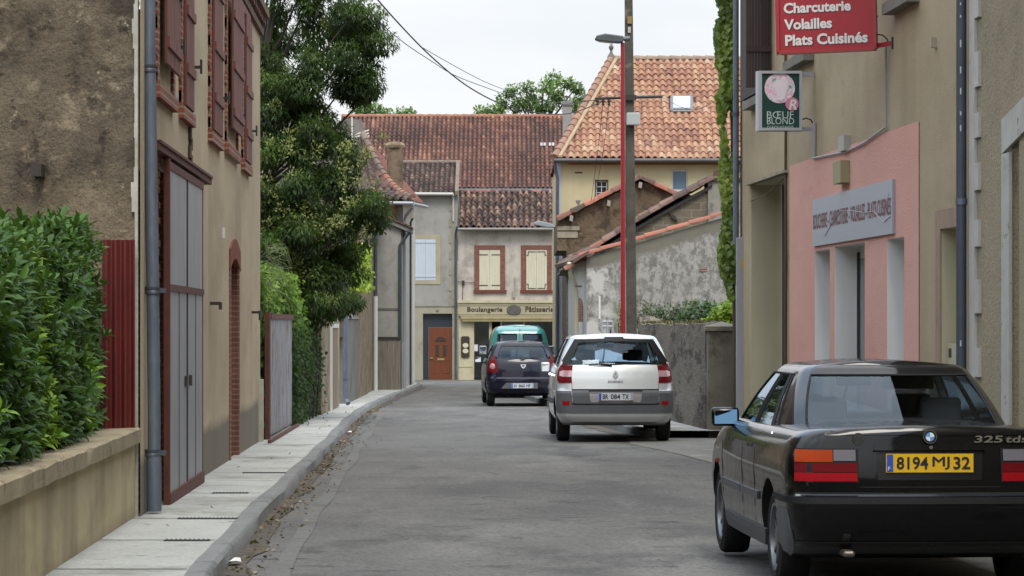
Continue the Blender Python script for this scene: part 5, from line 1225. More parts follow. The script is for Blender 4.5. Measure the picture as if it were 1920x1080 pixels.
while z < 7.8:
    h = rnd.uniform(.22, .34); ry(mb, 28.18-(.18 if k % 2 else .0), 28.42, z, z+h, .0, .03); z += h; k += 1
mb.build('quoins', M_wq, NB)
mb = MB(); ry(mb, 26.72, 27.03, -.2, 3.05, .0, .03)
nb = lambda Y, z, o=0: Vector((XR(Y), Y, z))+nR*o
mb.prism([nb(27.03, 3.05), nb(27.03, 3.36), nb(25.4, 3.62), nb(25.4, 3.32)], nR*.03)
mb.build('window_surround', plaster('flaking_white_paint', 'adaca6', '9c9b94', 4, .7, bstr=.4, stains=[('5e5a50', 5, .6, .04, .8)]), NB)
mb = MB(); ry(mb, 26.45, 26.72, -.2, 3.15, -.08, -.06); mb.build('shutter', plaster('grey_green_paint', '6e6d5f', '626154', 2), NB)
# two added houses behind the camera, unseen, to darken reflections in paint and glass
for (lb, x0_, x1_, ya, yb, zt_, c1) in (('added plain tan house on the left behind the viewer, unseen, for reflections', -11, -3.4, -48, 2, 7.5, '7b705c'), ('added plain grey house closing the street behind the viewer, unseen, for reflections', -12, 14, -60, -48.5, 9, '6a655c')):
    t_ = thing('house', lb, 'house', ((x0_+x1_)/2, (ya+yb)/2, 0)); mb = MB(); mb.box(x0_, x1_, ya, yb, -.5, zt_); mb.build('wall', plaster('render_'+c1, c1), t_)
    mb = MB(); mb.prism([(x0_-.4, ya, zt_+.003), (x1_+.4, ya, zt_+.003), ((x0_+x1_)/2, ya, zt_+2.2)], (0, yb-ya, 0)); mb.build('roof', plaster('roof_tile_plain', '7a4434'), t_)
# added left house is a street front so cars have something to mirror
# ================================================================ signs on the butcher's
RS = thing('shop_sign', 'red projecting box sign with white butcher lettering', 'shop sign', (4.1, 32.6, 4.5))
Y = 32.6; a, b2 = W(1461, 98, Y+.15), W(1641, 90, Y-.1); Rv = (b2-a); wid = Rv.length; Rv.normalize(); Uv = Vector((0, 0, 1)); Uv = (Uv-Rv*Uv.dot(Rv)).normalized(); Nn = Rv.cross(Uv)
M_sred = plain('sign_red', '98202a', .35)
mb = MB(); mb.obox(a-Nn*.14, Rv*wid, Uv*1.25, Nn*.14); bx = mb.build('panel', M_sred, RS)
mb = MB()
for o2, w2, h2 in ((-.03, .04, 1.25), (wid-.015, .03, 1.25)): mb.obox(a+Rv*o2-Nn*.15, Rv*w2, Uv*h2, Nn*.175)
mb.obox(a-Nn*.15-Uv*.02, Rv*wid, Uv*.035, Nn*.175); mb.build('frame', plain('sign_red_edge', '9c2a2e', .35), RS)
mb = MB(); mb.obox(a-Rv*.036-Nn*.15-Uv*.02, Rv*.008, Uv*1.27, Nn*.16); mb.build('edge_strip', plain('pale_pink_edge', 'c9a39a', .5), RS)
s_ = F/Y
M_lt = plain('white_letters', 'd3cdcb', .5)
M_sh = plain('letter_outline', '5a1a22', .5)
for word, l, r_, tb, bb in (('Charcuterie', 1471.5, 1598, 6, 26), ('Volailles', 1471.5, 1562, 37, 57), ('Plats Cuisinés', 1473, 1628.5, 66, 87)):
    O = a+Rv*((l-1461)/s_)+Uv*((98-bb)/s_); wv = (r_-l)/s_; hv = (bb-tb)/s_
    text_obj(word, 'lettering', M_sh, bx, O+Rv*.006-Uv*.007+Nn*.0, Rv, Uv, wv, hv, .05, depth=.003)
    text_obj(word, 'lettering', M_lt, bx, O, Rv, Uv, wv, hv, .035, depth=.007)
mb = MB(); p = W(1641, 87, Y); q_ = Vector((XR(32.5), 32.5, p.z+.02)); mb.obox(p-Vector((0, .02, .02)), q_-p, (0, .04, 0), (0, 0, .05)); mb.build('arm', M_sred, RS)
mb = MB(); mb.tube([W(1640, 64, Y), W(1655, 66, Y), W(1664, 74, Y), W(1665, 84, Y)], .008, 6); mb.tube([q_+Vector((0, -.02, .07)), q_+Vector((0, -.02, -.06))], .018, 8); mb.tube([W(1641, 31, Y), W(1646, 31, Y)], .01, 6); mb.build('cable', M_iron, RS)
GS = thing('shop_sign', 'small dark green framed sign with pink round picture', 'shop sign', (3.4, 37.8, 3.95))
Y = 37.8; a = W(1424, 245, Y); s_ = F/Y; wv, hv = 79/s_, 112/s_
mb = MB(); mb.obox(a+Vector((0, .0, 0)), (wv, 0, 0), (0, .16, 0), (0, 0, hv)); pn = mb.build('panel', plain('sign_green', '153e38', .3), GS)
mb = MB(); fw = .035
for o_2, w2, z2, h2 in ((-.005, fw, 0, hv), (wv-fw+.005, fw, 0, hv), (fw-.005, wv-2*fw+.01, 0, fw), (fw-.005, wv-2*fw+.01, hv-fw, fw)): mb.obox(a+Vector((o_2, -.03, z2)), (w2, 0, 0), (0, .2, 0), (0, 0, h2))
mb.build('frame', plain('silver_frame', 'a9adb2', .35, .3), GS)
mb = MB(); mb.obox(a+Vector((-.035, .02, 0)), (.03, 0, 0), (0, .15, 0), (0, 0, hv)); mb.build('side_panel', plain('silver_side', 'b0b4b9', .4), GS)
def roundpic():
    m, nt, b = newmat('pink_white_picture'); co = objco(nt)
    col = ramp(nt, noise_node(nt, co, 13, 3, .5), [(.36, '5f9a90'), (.43, 'c9c2c8'), (.5, 'd9cdd6'), (.56, 'd59ab4'), (.62, 'e2d8dd')])
    nt.links.new(col, b.inputs['Base Color']); b.inputs['Roughness'].default_value = .35; return m
def disc(c, r, m, name, d=.006):
    mb = MB(); mb.lathe([(0, d), (r, d), (r, 0)], c, (0, -1, 0), n=36); return mb.build(name, m, pn)
disc(W(1462, 165, Y)+Vector((0, -.0, 0)), 28.5/s_, roundpic(), 'round_picture')
# pale ox head silhouette inside the disc
c = W(1464, 166, Y)+Vector((0, -.011, 0)); k = 1/s_
mb = MB(); mb.prism([c+Vector((x*k, 0, z*k)) for x, z in ((-9, 16), (4, 18), (14, 13), (15, 3), (11, -6), (9, -16), (2, -24), (-6, -22), (-8, -10), (-12, -1), (-14, 8))], (0, -.004, 0)); mb.build('head_motif', plain('pale_motif', 'd8ccd2', .4), pn)
disc(W(1485, 195, Y)+Vector((0, -.012, 0)), 12.5/s_, plain('badge_pink', 'c27a98', .4), 'badge', .004)
text_obj('R', 'lettering', plain('white_letters', 'd3cdcb'), pn, W(1479, 206, Y)+Vector((0, -.017, 0)), (1, 0, 0), (0, 0, 1), 15*k, 19*k, .02, shear=.2)
for s, l, r_, t_, b__ in (('BŒUF', 1438, 1488, 209, 222), ('BLOND', 1438, 1489, 221, 233), ("D'AQUITAINE", 1439, 1488, 236, 241.5)):
    text_obj(s, 'lettering', plain('pale_letters', 'b9c8c2', .5), pn, W(l, b__, Y)+Vector((0, -.002, 0)), (1, 0, 0), (0, 0, 1), (r_-l)*k, (b__-t_)*k, -.005)
mb = MB(); mb.obox(W(1503, 142, Y)+Vector((0, .05, 0)), (25*k, 0, 0), (0, .04, 0), (0, 0, 7*k)); mb.obox(W(1503, 245, Y)+Vector((0, .05, 0)), (25*k, 0, 0), (0, .04, 0), (0, 0, 7*k)); mb.build('arm', M_greypvc, GS)
mb = MB(); mb.tube([W(1503, 224, Y)+Vector((0, .05, 0)), W(1512, 221, Y)+Vector((0, .05, 0)), W(1521, 224, Y)+Vector((0, .05, 0)), W(1526, 233, Y)+Vector((0, .05, 0))], .01, 6); mb.build('cable', M_iron, GS)

# ================================================================ pole, lamps, wires
Y = 61.0; k = Y/F
UP = thing('utility_pole', 'weathered brown grey concrete utility pole behind the silver car', 'pole', (W(1185, 0, Y).x, Y, G(Y)))
mb = MB(); xb_, xt = W(1185.5, 0, Y).x, W(1178, 0, Y).x; zt = 8.9
wb, wt = .112, .078
mb.add([(xb_-wb, Y-wb, G(Y)), (xb_+wb, Y-wb, G(Y)), (xb_+wb, Y+wb, G(Y)), (xb_-wb, Y+wb, G(Y)), (xt-wt, Y-wt, zt), (xt+wt, Y-wt, zt), (xt+wt, Y+wt, zt), (xt-wt, Y+wt, zt)], [(0, 1, 5, 4), (1, 2, 6, 5), (2, 3, 7, 6), (3, 0, 4, 7), (4, 5, 6, 7)])
mb.build('pole', plaster('pole_concrete', '55524c', '43403a', 1.2, bscale=25, stains=[('35312b', 1, .5, .1, .7), ('7d7263', 2.2, .6, .06, .6)], streak=('302c27', .5)), UP, bevel=.02)
mb = MB(); mb.tube([W(1116, 185, Y-.14), W(1242, 181, Y-.14)], .028, 8); mb.box(W(1168, 0, Y).x, W(1192, 0, Y).x, Y-.17, Y-.1, W(0, 189, Y).z, W(0, 179, Y).z)
mb.build('crossbar', M_iron, UP)
for px in (1120, 1131, 1142): 
    mb = MB(); p = W(px, 187, Y-.14); mb.lathe([(.02, 0), (.04, -.03), (.02, -.06), (.035, -.1), (.01, -.12)], p, n=8); mb.build('insulator', M_iron, UP, smooth=True)
mb = MB(); mb.box(W(1174, 0, Y).x, W(1199, 0, Y).x, Y-.3, Y-.1, W(0, 236, Y).z, W(0, 213, Y).z); mb.build('junction_box', plain('light_grey_box', '9da19f', .5), UP, bevel=.015)
mb = MB(); p = W(1181, 37, Y-.1); mb.box(p.x-.05, p.x+.04, p.y-.02, p.y, p.z-.08, p.z+.07); mb.build('number_plate', plain('faded_ochre', '7f6a3c', .8), UP)
mb = MB(); p = W(1180, 56, Y-.1); mb.box(p.x-.03, p.x+.03, p.y-.02, p.y, p.z-.06, p.z+.06); mb.build('danger_plate', plain('faded_white', '9c9992', .8), UP)
SLm = thing('street_lamp', 'slim red street lamp with flat grey head in front of the pole', 'street lamp', (W(1168.5, 0, 60).x, 60, G(60)))
Y = 60.0; xp = W(1168.5, 0, Y).x; ztop = W(0, 80, Y).z
mb = MB(); mb.tube([(xp, Y, G(Y)+.3), (xp-.01, Y, ztop)], [.052, .042], 12); mb.build('post', plain('red_paint', '80101a', .4), SLm, smooth=True)
mb = MB(); mb.lathe([(.09, 0), (.09, .3), (.05, .34)], (xp, Y, G(Y)+.01), n=12); mb.build('post_base', plain('red_paint', '9c1c28'), SLm, smooth=True)
mb = MB(); q = [(1169, 67), (1135, 62.5), (1119, 66), (1115, 73), (1122, 76), (1150, 79), (1160, 80), (1169, 78)]
mb.prism([W(a, b2, Y-.13) for a, b2 in q], (0, .26, 0)); lh = mb.build('lamp_head', metalmat('lamp_grey', '4e5254', '44484a', .5, .3), SLm, bevel=.02)
mb = MB(); mb.prism([W(a, b2, Y-.1) for a, b2 in ((1122, 76.2), (1150, 79.2), (1150, 80.4), (1124, 77.6))], (0, .2, 0)); mb.build('lens', plain('lamp_lens', '8d9497', .2), lh)
mb = MB(); mb.tube([W(1169, 73, Y), W(1181, 72, Y)], .05, 8); mb.build('arm', plain('lamp_grey2', '4e5254', .5), SLm)
WL = thing('wall_lamp', 'grey street lamp head on a curved arm at the yellow house corner', 'street lamp', W(1048, 430, 90))
Y = 90.0; mb = MB(); mb.prism([W(a, b2, Y-.15) for a, b2 in ((999, 418), (1008, 414), (1022, 416), (1038, 421), (1040, 426), (1028, 427), (1010, 423), (1001, 421))], (0, .3, 0)); mb.build('lamp_head', plain('lamp_pale', '7f888c', .5), WL, bevel=.02)
mb = MB(); mb.tube([W(1036, 424, Y), W(1047, 430, Y), W(1053, 440, Y), W(1055, 455, Y)], .035, 8); mb.build('arm', M_greypvc, WL, smooth=True)
def wire(name, label, pts, r):
    P_ = [Vector(p) for p in pts]; out_ = []
    for i in range(len(P_)-1):
        p0, p1, p2, p3 = P_[max(0, i-1)], P_[i], P_[i+1], P_[min(len(P_)-1, i+2)]
        for q in range(6):
            t = q/6; out_.append(.5*((2*p1)+(p2-p0)*t+(2*p0-5*p1+4*p2-p3)*t*t+(3*p1-p0-3*p2+p3)*t**3))
    out_.append(P_[-1]); mb = MB(); mb.tube(out_, r, 6, caps=False); o = mb.build(name, plain('black_cable', '2a2b2d', .7), smooth=True, angle=80); tag(o, label, 'cable', 'overhead cables from the pole')
w1 = [(690, -25), (712, 4), (755, 52), (800, 98), (850, 142), (890, 170), (935, 193), (980, 207), (1030, 214), (1075, 211), (1131, 190)]
n_ = len(w1); wire('cable', 'thick overhead cable sagging from upper left to the pole crossbar', [W(a, b2, 38+23*i/(n_-1)) for i, (a, b2) in enumerate(w1)], .011)
w2 = [(690, 15), (715, 45), (760, 82), (805, 112), (850, 140), (900, 160), (960, 180), (1040, 196), (1120, 187)]
n_ = len(w2); wire('cable', 'thin lower overhead cable curving over the brown roof to the crossbar', [W(a, b2, 38+23*i/(n_-1)) for i, (a, b2) in enumerate(w2)], .006)
w3 = [(790, 88), (860, 128), (920, 158), (990, 182), (1060, 192), (1142, 184)]
n_ = len(w3); wire('cable', 'thin upper overhead cable leaving the thick one near the middle', [W(a, b2, 44+17*i/(n_-1)) for i, (a, b2) in enumerate(w3)], .005)
wire('cable', 'cable dropping from the crossbar to the brown stone gable', [W(1131, 190, 61), W(1120, 290, 70), W(1108, 380, 83)], .006)
wire('cable', 'second cable dropping beside it to the brown stone gable', [W(1142, 190, 61), W(1130, 290, 70), W(1113, 378, 83)], .006)
wire('cable', 'thin cable from the crossbar towards the vine covered corner', [W(1240, 182, 61), W(1300, 206, 56), W(1372, 170, 47)], .005)
# ================================================================ cars (own axes: x right, y forward from the rear bumper, z up)
M_tyre = plaster('tyre_rubber', '1b1b1c', '242425', 8, .85, bstr=.2)
M_trim = plain('black_trim', '111113', .65, 0, .25)
M_trimgrey = plaster('grey_bumper_plastic', '54565a', '4c4e52', 4, .6, bstr=.1)
M_rim = plain('alloy_rim', '77797c', .38, .8)
M_chrome = plain('chrome', 'c8c8ca', .15, 1)
M_under = plain('underbody', '0b0b0c', .9)
M_seat = plain('seat_cloth', '2a2d35', .9)
M_red = plain('lamp_red', '860c14', .45, 0, .1)
M_redd = plain('lamp_red_dark', '5c0a12', .45, 0, .1)
M_orange = plain('lamp_orange', '8e340e', .45, 0, .1)
M_clear = plain('lamp_clear', '636166', .45, 0, .1)
M_lclear = plain('lamp_pinkish', 'b08a90', .15, .1, .6, 1)
def paint(name, c, rough=.25, metal=0.0, coat=1.0, dust=.3, spec=.5):
    if name in MATS: return MATS[name]
    m, nt, b = newmat(name); co = objco(nt)
    b.inputs['Base Color'].default_value = (*srgb(c), 1); b.inputs['Metallic'].default_value = metal
    r = ramp(nt, noise_node(nt, co, 6, 6), [(.3, rough), (.7, rough+.12)]); nt.links.new(r, b.inputs['Roughness'])
    b.inputs['Coat Weight'].default_value = coat; b.inputs['Coat Roughness'].default_value = .06; b.inputs['Specular IOR Level'].default_value = spec
    # dust low on the body
    sp = N(nt, 'ShaderNodeSeparateXYZ'); nt.links.new(co, sp.inputs[0])
    f = maprange(nt, math_n(nt, 'ADD', sp.outputs[2], math_n(nt, 'MULTIPLY', noise_node(nt, co, 3, 8), .3)), .3, .6, dust, 0)
    nt.links.new(mix(nt, f, (*srgb(c),), '5d5850'), b.inputs['Base Color'])
    MATS[name] = m; return m

class Car:
    def __init__(s, name, label, loc, yaw, P, group=None):
        s.root = thing(name, label, 'car', loc, group, yaw); s.P = P
    # ---- lower body outline at height z
    def params(s, z):
        T = s.P['slices']
        if z <= T[0][0]: return T[0][1:]
        for a, b in zip(T, T[1:]):
            if z <= b[0]:
                t = (z-a[0])/(b[0]-a[0]); return tuple(p+(q-p)*t for p, q in zip(a[1:], b[1:]))
        return T[-1][1:]
    def outline(s, z):
        yr, yf, w = s.params(z)[:3]; P = s.P; bow = P['bow']; rx, ry = P['rc']; fx, fy = P['fc']; fb = P['fbow']
        pts = []
        for i in range(9):
            x = (w-rx)*i/8; pts.append((x, yr+bow*(x/w)**2))
        y0 = yr+bow*((w-rx)/w)**2
        for i in range(1, 8):
            a = math.pi/2*i/7; pts.append((w-rx+rx*math.sin(a), y0+ry*(1-math.cos(a))))
        ys, ye = y0+ry, yf-fb-fy
        for i in range(1, 31): pts.append((w, ys+(ye-ys)*i/30))
        for i in range(1, 8):
            a = math.pi/2*i/7; pts.append((w-fx*(1-math.cos(a)), ye+fy*math.sin(a)))
        for i in range(1, 7):
            x = (w-fx)*(1-i/6); pts.append((x, yf-fb*(x/w)**2))
        ym = P['L']*.5
        out = []
        for x, y in pts:
            t = (y-ym)/ym; out.append((x*(1-(P['taper'][1] if t > 0 else P['taper'][0])*abs(t)**2.2), y))
        return out
    def zz(s, z, y):
        P = s.P; zl = .5
        if z <= zl or y < P['cowl']: return z
        t = min(1, (y-P['cowl'])/(P['L']-P['cowl'])); return zl+(z-zl)*(1-P['hood']*t**1.5)
    def at(s, sx, z):
        """point and outward normal on the body at arc length sx (signed, from rear centre) and height z"""
        o = s.outline(z); sg = 1 if sx >= 0 else -1; d = abs(sx); acc = 0
        for (x0, y0), (x1, y1) in zip(o, o[1:]):
            l = math.hypot(x1-x0, y1-y0)
            if acc+l >= d:
                t = (d-acc)/max(l, 1e-9); x, y = x0+(x1-x0)*t, y0+(y1-y0)*t; nx, ny = (y1-y0)/l, -(x1-x0)/l
                return Vector((sg*x, y, s.zz(z, y))), Vector((sg*nx, ny, 0))
            acc += l
        return Vector((0, o[-1][1], z)), Vector((0, 1, 0))
    def arc_of_y(s, y, z):
        o = s.outline(z); acc = 0
        for (x0, y0), (x1, y1) in zip(o, o[1:]):
            l = math.hypot(x1-x0, y1-y0)
            if y1 >= y and acc > .3: return acc+l*(y-y0)/max(1e-9, (y1-y0))
            acc += l
        return acc
    def patch(s, name, mat, rows, off=.006, th=.012, nx=12, nz=6, parent=None, smooth=True, round_=0):
        """rows: (z, s_left, s_right) bottom to top; a slab that follows the body surface"""
        mb = MB(); zs = []
        K = max(nz, 1); z0, z1 = rows[0][0], rows[-1][0]
        allz = sorted(set([r[0] for r in rows]+[z0+(z1-z0)*i/K for i in range(K+1)]))
        def lr(z):
            for a, b in zip(rows, rows[1:]):
                if z <= b[0]+1e-9: t = (z-a[0])/max(1e-9, b[0]-a[0]); return a[1]+(b[1]-a[1])*t, a[2]+(b[2]-a[2])*t
            return rows[-1][1:]
        grid = []
        for z in allz:
            l, r = lr(z); row = []
            for i in range(nx+1): p, n = s.at(l+(r-l)*i/nx, z); row.append((p+n*off, p+n*(off-th)))
            grid.append(row)
        b = len(mb.v); S = nx+1
        for row in grid: mb.v += [tuple(p[0]) for p in row]; mb.t += [.5]*S
        b2 = len(mb.v)
        for row in grid: mb.v += [tuple(p[1]) for p in row]; mb.t += [.5]*S
        R_ = len(grid)
        for j in range(R_-1):
            for i in range(nx): mb.f.append((b+j*S+i, b+j*S+i+1, b+(j+1)*S+i+1, b+(j+1)*S+i)); mb.m.append(0)
        for i in range(nx):
            for j, fl in ((0, 0), (R_-1, 1)):
                q = (b+j*S+i, b+j*S+i+1, b2+j*S+i+1, b2+j*S+i); mb.f.append(q if fl else q[::-1]); mb.m.append(0)
        for j in range(R_-1):
            for i, fl in ((0, 1), (nx, 0)):
                q = (b+j*S+i, b+(j+1)*S+i, b2+(j+1)*S+i, b2+j*S+i); mb.f.append(q if not fl else q[::-1]); mb.m.append(0)
        return mb.build(name, mat, parent or s.root, smooth=smooth, local=True, angle=30)
    # ---- body
    def tub(s, mat):
        P = s.P; zs = []
        T = [t[0] for t in P['slices']]
        for a, b in zip(T, T[1:]):
            n = max(1, int(round((b-a)/.05)))
            zs += [a+(b-a)*i/n for i in range(n)]
        zs.append(T[-1]); mb = MB(); rings = []
        for z in zs:
            o = s.outline(z); full = [(x, y) for x, y in o]+[(-x, y) for x, y in reversed(o[1:-1])]
            r = [];
            for x, y in full: r.append(len(mb.v)); mb.v.append((x, y, s.zz(z, y))); mb.t.append(.5)
            rings.append(r)
        n = len(rings[0])
        for a, b in zip(rings, rings[1:]):
            for i in range(n):
                j = (i+1) % n; mb.f.append((a[i], a[j], b[j], b[i])); mb.m.append(0)
        o = s.outline(zs[-1]); h = len(o); top = rings[-1]; M = 12; cr = P['crown']; prev = None
        for i in range(h):
            x, y = o[i]; zt = s.zz(zs[-1], y)
            if i == 0 or i == h-1: row = [top[i]]*(M+1)
            else:
                row = [top[i]]
                for k in range(1, M):
                    xx = x*(1-2*k/M); f = 1-(xx/x)**2 if x > .05 else 0
                    row.append(len(mb.v)); mb.v.append((xx, y, zt+cr*f*min(1, x/.4))); mb.t.append(.5)
                row.append(top[n-i])
            if prev:
                for k in range(M):
                    q = [prev[k], row[k], row[k+1], prev[k+1]]; q2 = []
                    for v in q:
                        if v not in q2: q2.append(v)
                    if len(q2) > 2: mb.f.append(tuple(q2)); mb.m.append(1 if 0 < k < M-1 and P['dk'][0] < y < P['dk'][1] else 0)
            prev = row
        bot = rings[0]; mb.f.append(tuple(reversed(bot))); mb.m.append(1)
        ob = mb.build('body', [mat, M_under], s.root, smooth=False, local=True)
        # wheel arches cut out
        dg = bpy.context.evaluated_depsgraph_get
        for yw in P['axles']:
            for sg in (-1, 1):
                c = MB(); wv = s.params(.5)[2]; c.lathe([(0, -.02), (P['arch'], -.02), (P['arch'], .34), (0, .34)], (sg*(wv+.06), yw, P['wr']+.02), (-sg, 0, 0), n=40)
                # drop degenerate centre rings -> make a clean closed cylinder
                c = MB(); n_ = 40; base = []
                for q, xx in enumerate((sg*(wv+.08), sg*(wv-.30))):
                    for k in range(n_): a = 2*math.pi*k/n_; c.v.append((xx, yw+P['arch']*math.cos(a), P['wr']+.02+P['arch']*math.sin(a))); c.t.append(.5)
                for k in range(n_): k2 = (k+1) % n_; c.f.append((k, k2, n_+k2, n_+k) if sg < 0 else (k2, k, n_+k, n_+k2)); c.m.append(1)
                c.f.append(tuple(range(n_))[::-1] if sg < 0 else tuple(range(n_))); c.m.append(1); c.f.append(tuple(range(n_, 2*n_)) if sg < 0 else tuple(reversed(range(n_, 2*n_)))); c.m.append(1)
                co = c.build('cutter', [mat, M_under], s.root, local=True)
                bmm = bmesh.new(); bmm.from_mesh(co.data); bmesh.ops.recalc_face_normals(bmm, faces=bmm.faces); bmm.to_mesh(co.data); bmm.free()
                md = ob.modifiers.new('cut', 'BOOLEAN'); md.object = co; md.operation = 'DIFFERENCE'; md.solver = 'EXACT'
                me = bpy.data.meshes.new_from_object(ob.evaluated_get(dg())); ob.modifiers.clear()
                if len(me.polygons) > 100: ob.data = me
                bpy.data.objects.remove(co)
        me = ob.data; me.polygons.foreach_set('use_smooth', [True]*len(me.polygons)); me.set_sharp_from_angle(angle=R(38))
        s.body = ob; return ob
    def cabin(s, mat, nodes, zb, zt, names, gl, t0=.08, t1=.93, bulge=.02, roof_rise=.05, roof_in=.10, rowz=8, crown=.025, frame=None):
        """nodes: (kind of the segment leading to this node, subdivisions, (xb,yb), (xt,yt)); kinds: p paint, else glass key"""
        cols = []; kinds = []; x0 = None
        for kd, n, b, t in nodes:
            if not cols: cols.append((b, t)); continue
            pb, pt_ = cols[-1]
            for i in range(1, n+1):
                f = i/n; cols.append(((pb[0]+(b[0]-pb[0])*f, pb[1]+(b[1]-pb[1])*f), (pt_[0]+(t[0]-pt_[0])*f, pt_[1]+(t[1]-pt_[1])*f))); kinds.append(kd)
        ts = sorted(set([0, t0, t1, 1]+[t0+(t1-t0)*i/rowz for i in range(rowz+1)]))
        cy = sum(c[1][1] for c in cols)/len(cols)
        def pt(c, t):
            (xb, yb), (xt, yt) = c; g = math.sin(math.pi*min(1, t*.9))*bulge
            x = xb+(xt-xb)*t; y = yb+(yt-yb)*t; sx = 1 if abs(x) > .35 else abs(x)/.35
            sy = -1 if y < cy else 1
            edge = 1 if abs(x) < .6*abs(cols[len(cols)//2][0][0]) else .3
            return (x+g*sx, y+g*sy*edge, zb+(zt-zb)*t)
        mbp = MB(); gm = {}
        for sg in (1, -1):
            for i, kd in enumerate(kinds):
                for a, b in zip(ts, ts[1:]):
                    q = [pt(cols[i], a), pt(cols[i+1], a), pt(cols[i+1], b), pt(cols[i], b)]; q = [(sg*x, y, z) for x, y, z in q]
                    if sg < 0: q = q[::-1]
                    if kd == 'p' or a < t0-1e-6 or b > t1+1e-6: mbp.quad(*q)
                    else:
                        key = (kd, 0 if kd in names.get('_single', ()) else sg); gm.setdefault(key, MB()).quad(*q)
        # roof
        rings = []
        base = [pt(c, 1) for c in cols]
        for f, dz in ((0, 0), (.25, .42), (.55, .75), (1, 1)):
            rings.append([(x*(1-roof_in*f) if abs(x) > .01 else x, y+(cy-y)*roof_in*.9*f, z+roof_rise*dz) for x, y, z in base])
        for sg in (1, -1):
            for r0, r1 in zip(rings, rings[1:]):
                for i in range(len(base)-1):
                    q = [r0[i], r0[i+1], r1[i+1], r1[i]]; q = [(sg*x, y, z) for x, y, z in q]; mbp.quad(*(q if sg > 0 else q[::-1]))
        last = rings[-1]; M = 8
        def rw(p): return [(p[0]*(1-2*k/M), p[1], p[2]+crown*(1-(1-2*k/M)**2)*min(1, p[0]/.3)) for k in range(M+1)]
        for i in range(len(last)-1):
            a, b = rw(last[i]), rw(last[i+1])
            for k in range(M): mbp.quad(a[k], b[k], b[k+1], a[k+1])
        bm = bmesh.new(); bm.from_mesh(s.body.data)
        tmp = bpy.data.meshes.new('tmp'); tmp.from_pydata(mbp.v, [], mbp.f); b2 = bmesh.new(); b2.from_mesh(tmp); bmesh.ops.remove_doubles(b2, verts=b2.verts, dist=.0008); bmesh.ops.recalc_face_normals(b2, faces=b2.faces); b2.to_mesh(tmp); b2.free()
        tmp.materials.append(mat); tmp.polygons.foreach_set('use_smooth', [True]*len(tmp.polygons)); tmp.set_sharp_from_angle(angle=R(40))
        o = bpy.data.objects.new('roof', tmp); COL.objects.link(o); o.parent = s.root; s.roof = o
        bm.free()
        for (kd, sg), m in gm.items(): 
            g = m.build(names[kd], gl[kd], s.root, smooth=True, local=True, angle=60)
        s.pt = lambda i, t: Vector(pt(cols[i], t)); s.cols = cols
        # black rubber seals round each pane
        i = 0
        while i < len(kinds):
            if kinds[i] == 'p': i += 1; continue
            j = i
            while j < len(kinds) and kinds[j] == kinds[i]: j += 1
            for sg in (1, -1):
                loop = [pt(cols[q], t0) for q in range(i, j+1)]+[pt(cols[j], t) for t in ts if t0 < t < t1]+[pt(cols[q], t1) for q in range(j, i-1, -1)]+([pt(cols[i], t) for t in reversed(ts) if t0 <= t < t1] if i > 0 and j < len(kinds) or i > 0 else [])
                m = MB(); m.tube([(sg*x, y, z) for x, y, z in loop], .009, 5, caps=False); m.build('window_seal', M_trim, s.root, local=True)
            i = j
        # inner lining so pillars have thickness
    def box(s, name, mat, b, parent=None, bevel=0, smooth=False):
        mb = MB()
        for q in (b if isinstance(b[0], (tuple, list)) else [b]): mb.box(*q)
        return mb.build(name, mat, parent or s.root, local=True, bevel=bevel, smooth=smooth)
    def wheels(s, spokes=5, rimc=None, rr=.2, cover=False):
        P = s.P; wr, ww = P['wr'], P.get('ww', .2); wv = s.params(.4)[2]; src = None
        rimc = rimc or M_rim
        for yw in P['axles']:
            for sg in (-1, 1):
                w_ = bpy.data.objects.new('wheel', None); COL.objects.link(w_); w_.parent = s.root; w_.location = (sg*(wv-.022), yw, wr); w_.rotation_euler = (0, 0, 0 if sg > 0 else math.pi)
                if src is None:
                    t = MB(); t.lathe([(rr, -.03), (rr+.01, -.012), (wr*.82, .0), (wr*.955, -.015), (wr, -.04), (wr, -ww+.04), (wr*.955, -ww+.01), (rr, -ww)], (0, 0, 0), (1, 0, 0), n=40)
                    ty = t.build('tyre', M_tyre, None, smooth=True, local=True, org=(0, 0, 0)); 
                    r = MB(); r.lathe([(rr, -.05), (rr*1.03, -.02), (rr*1.03, -.008), (rr*.95, -.012), (rr*.9, -.07)], (0, 0, 0), (1, 0, 0), n=40)
                    r.lathe([(.0, -.02), (.055, -.02), (.07, -.035), (.07, -.08)], (0, 0, 0), (1, 0, 0), n=20)
                    for k in range(spokes):
                        a = 2*math.pi*k/spokes; 
                        for da in ((-.12, .12) if spokes < 8 else (0,)):
                            c0 = Vector((-.035, .05*math.cos(a+da*2), .05*math.sin(a+da*2))); c1 = Vector((-.03, rr*.96*math.cos(a+da), rr*.96*math.sin(a+da)))
                            tn = Vector((0, -math.sin(a), math.cos(a))); wd = .02 if spokes < 8 else .013
                            r.add([c0-tn*wd, c0+tn*wd, c1+tn*wd*.8, c1-tn*wd*.8, c0-tn*wd-Vector((.03, 0, 0)), c0+tn*wd-Vector((.03, 0, 0)), c1+tn*wd*.8-Vector((.03, 0, 0)), c1-tn*wd*.8-Vector((.03, 0, 0))], [(0, 1, 2, 3), (1, 5, 6, 2), (4, 0, 3, 7)])
                    rm = r.build('rim', rimc, None, smooth=True, local=True, org=(0, 0, 0), angle=50)
                    d = MB(); d.lathe([(rr*.95, -.08), (0, -.08)], (0, 0, 0), (1, 0, 0), n=30); dk = d.build('brake_disc', M_under, None, local=True, org=(0, 0, 0))
                    src = (ty, rm, dk); kids = src
                else: kids = []
                for q in (src if not kids else kids):
                    if kids: q.parent = w_; q.location = (0, 0, 0)
                    else: c = q.copy(); COL.objects.link(c); c.parent = w_
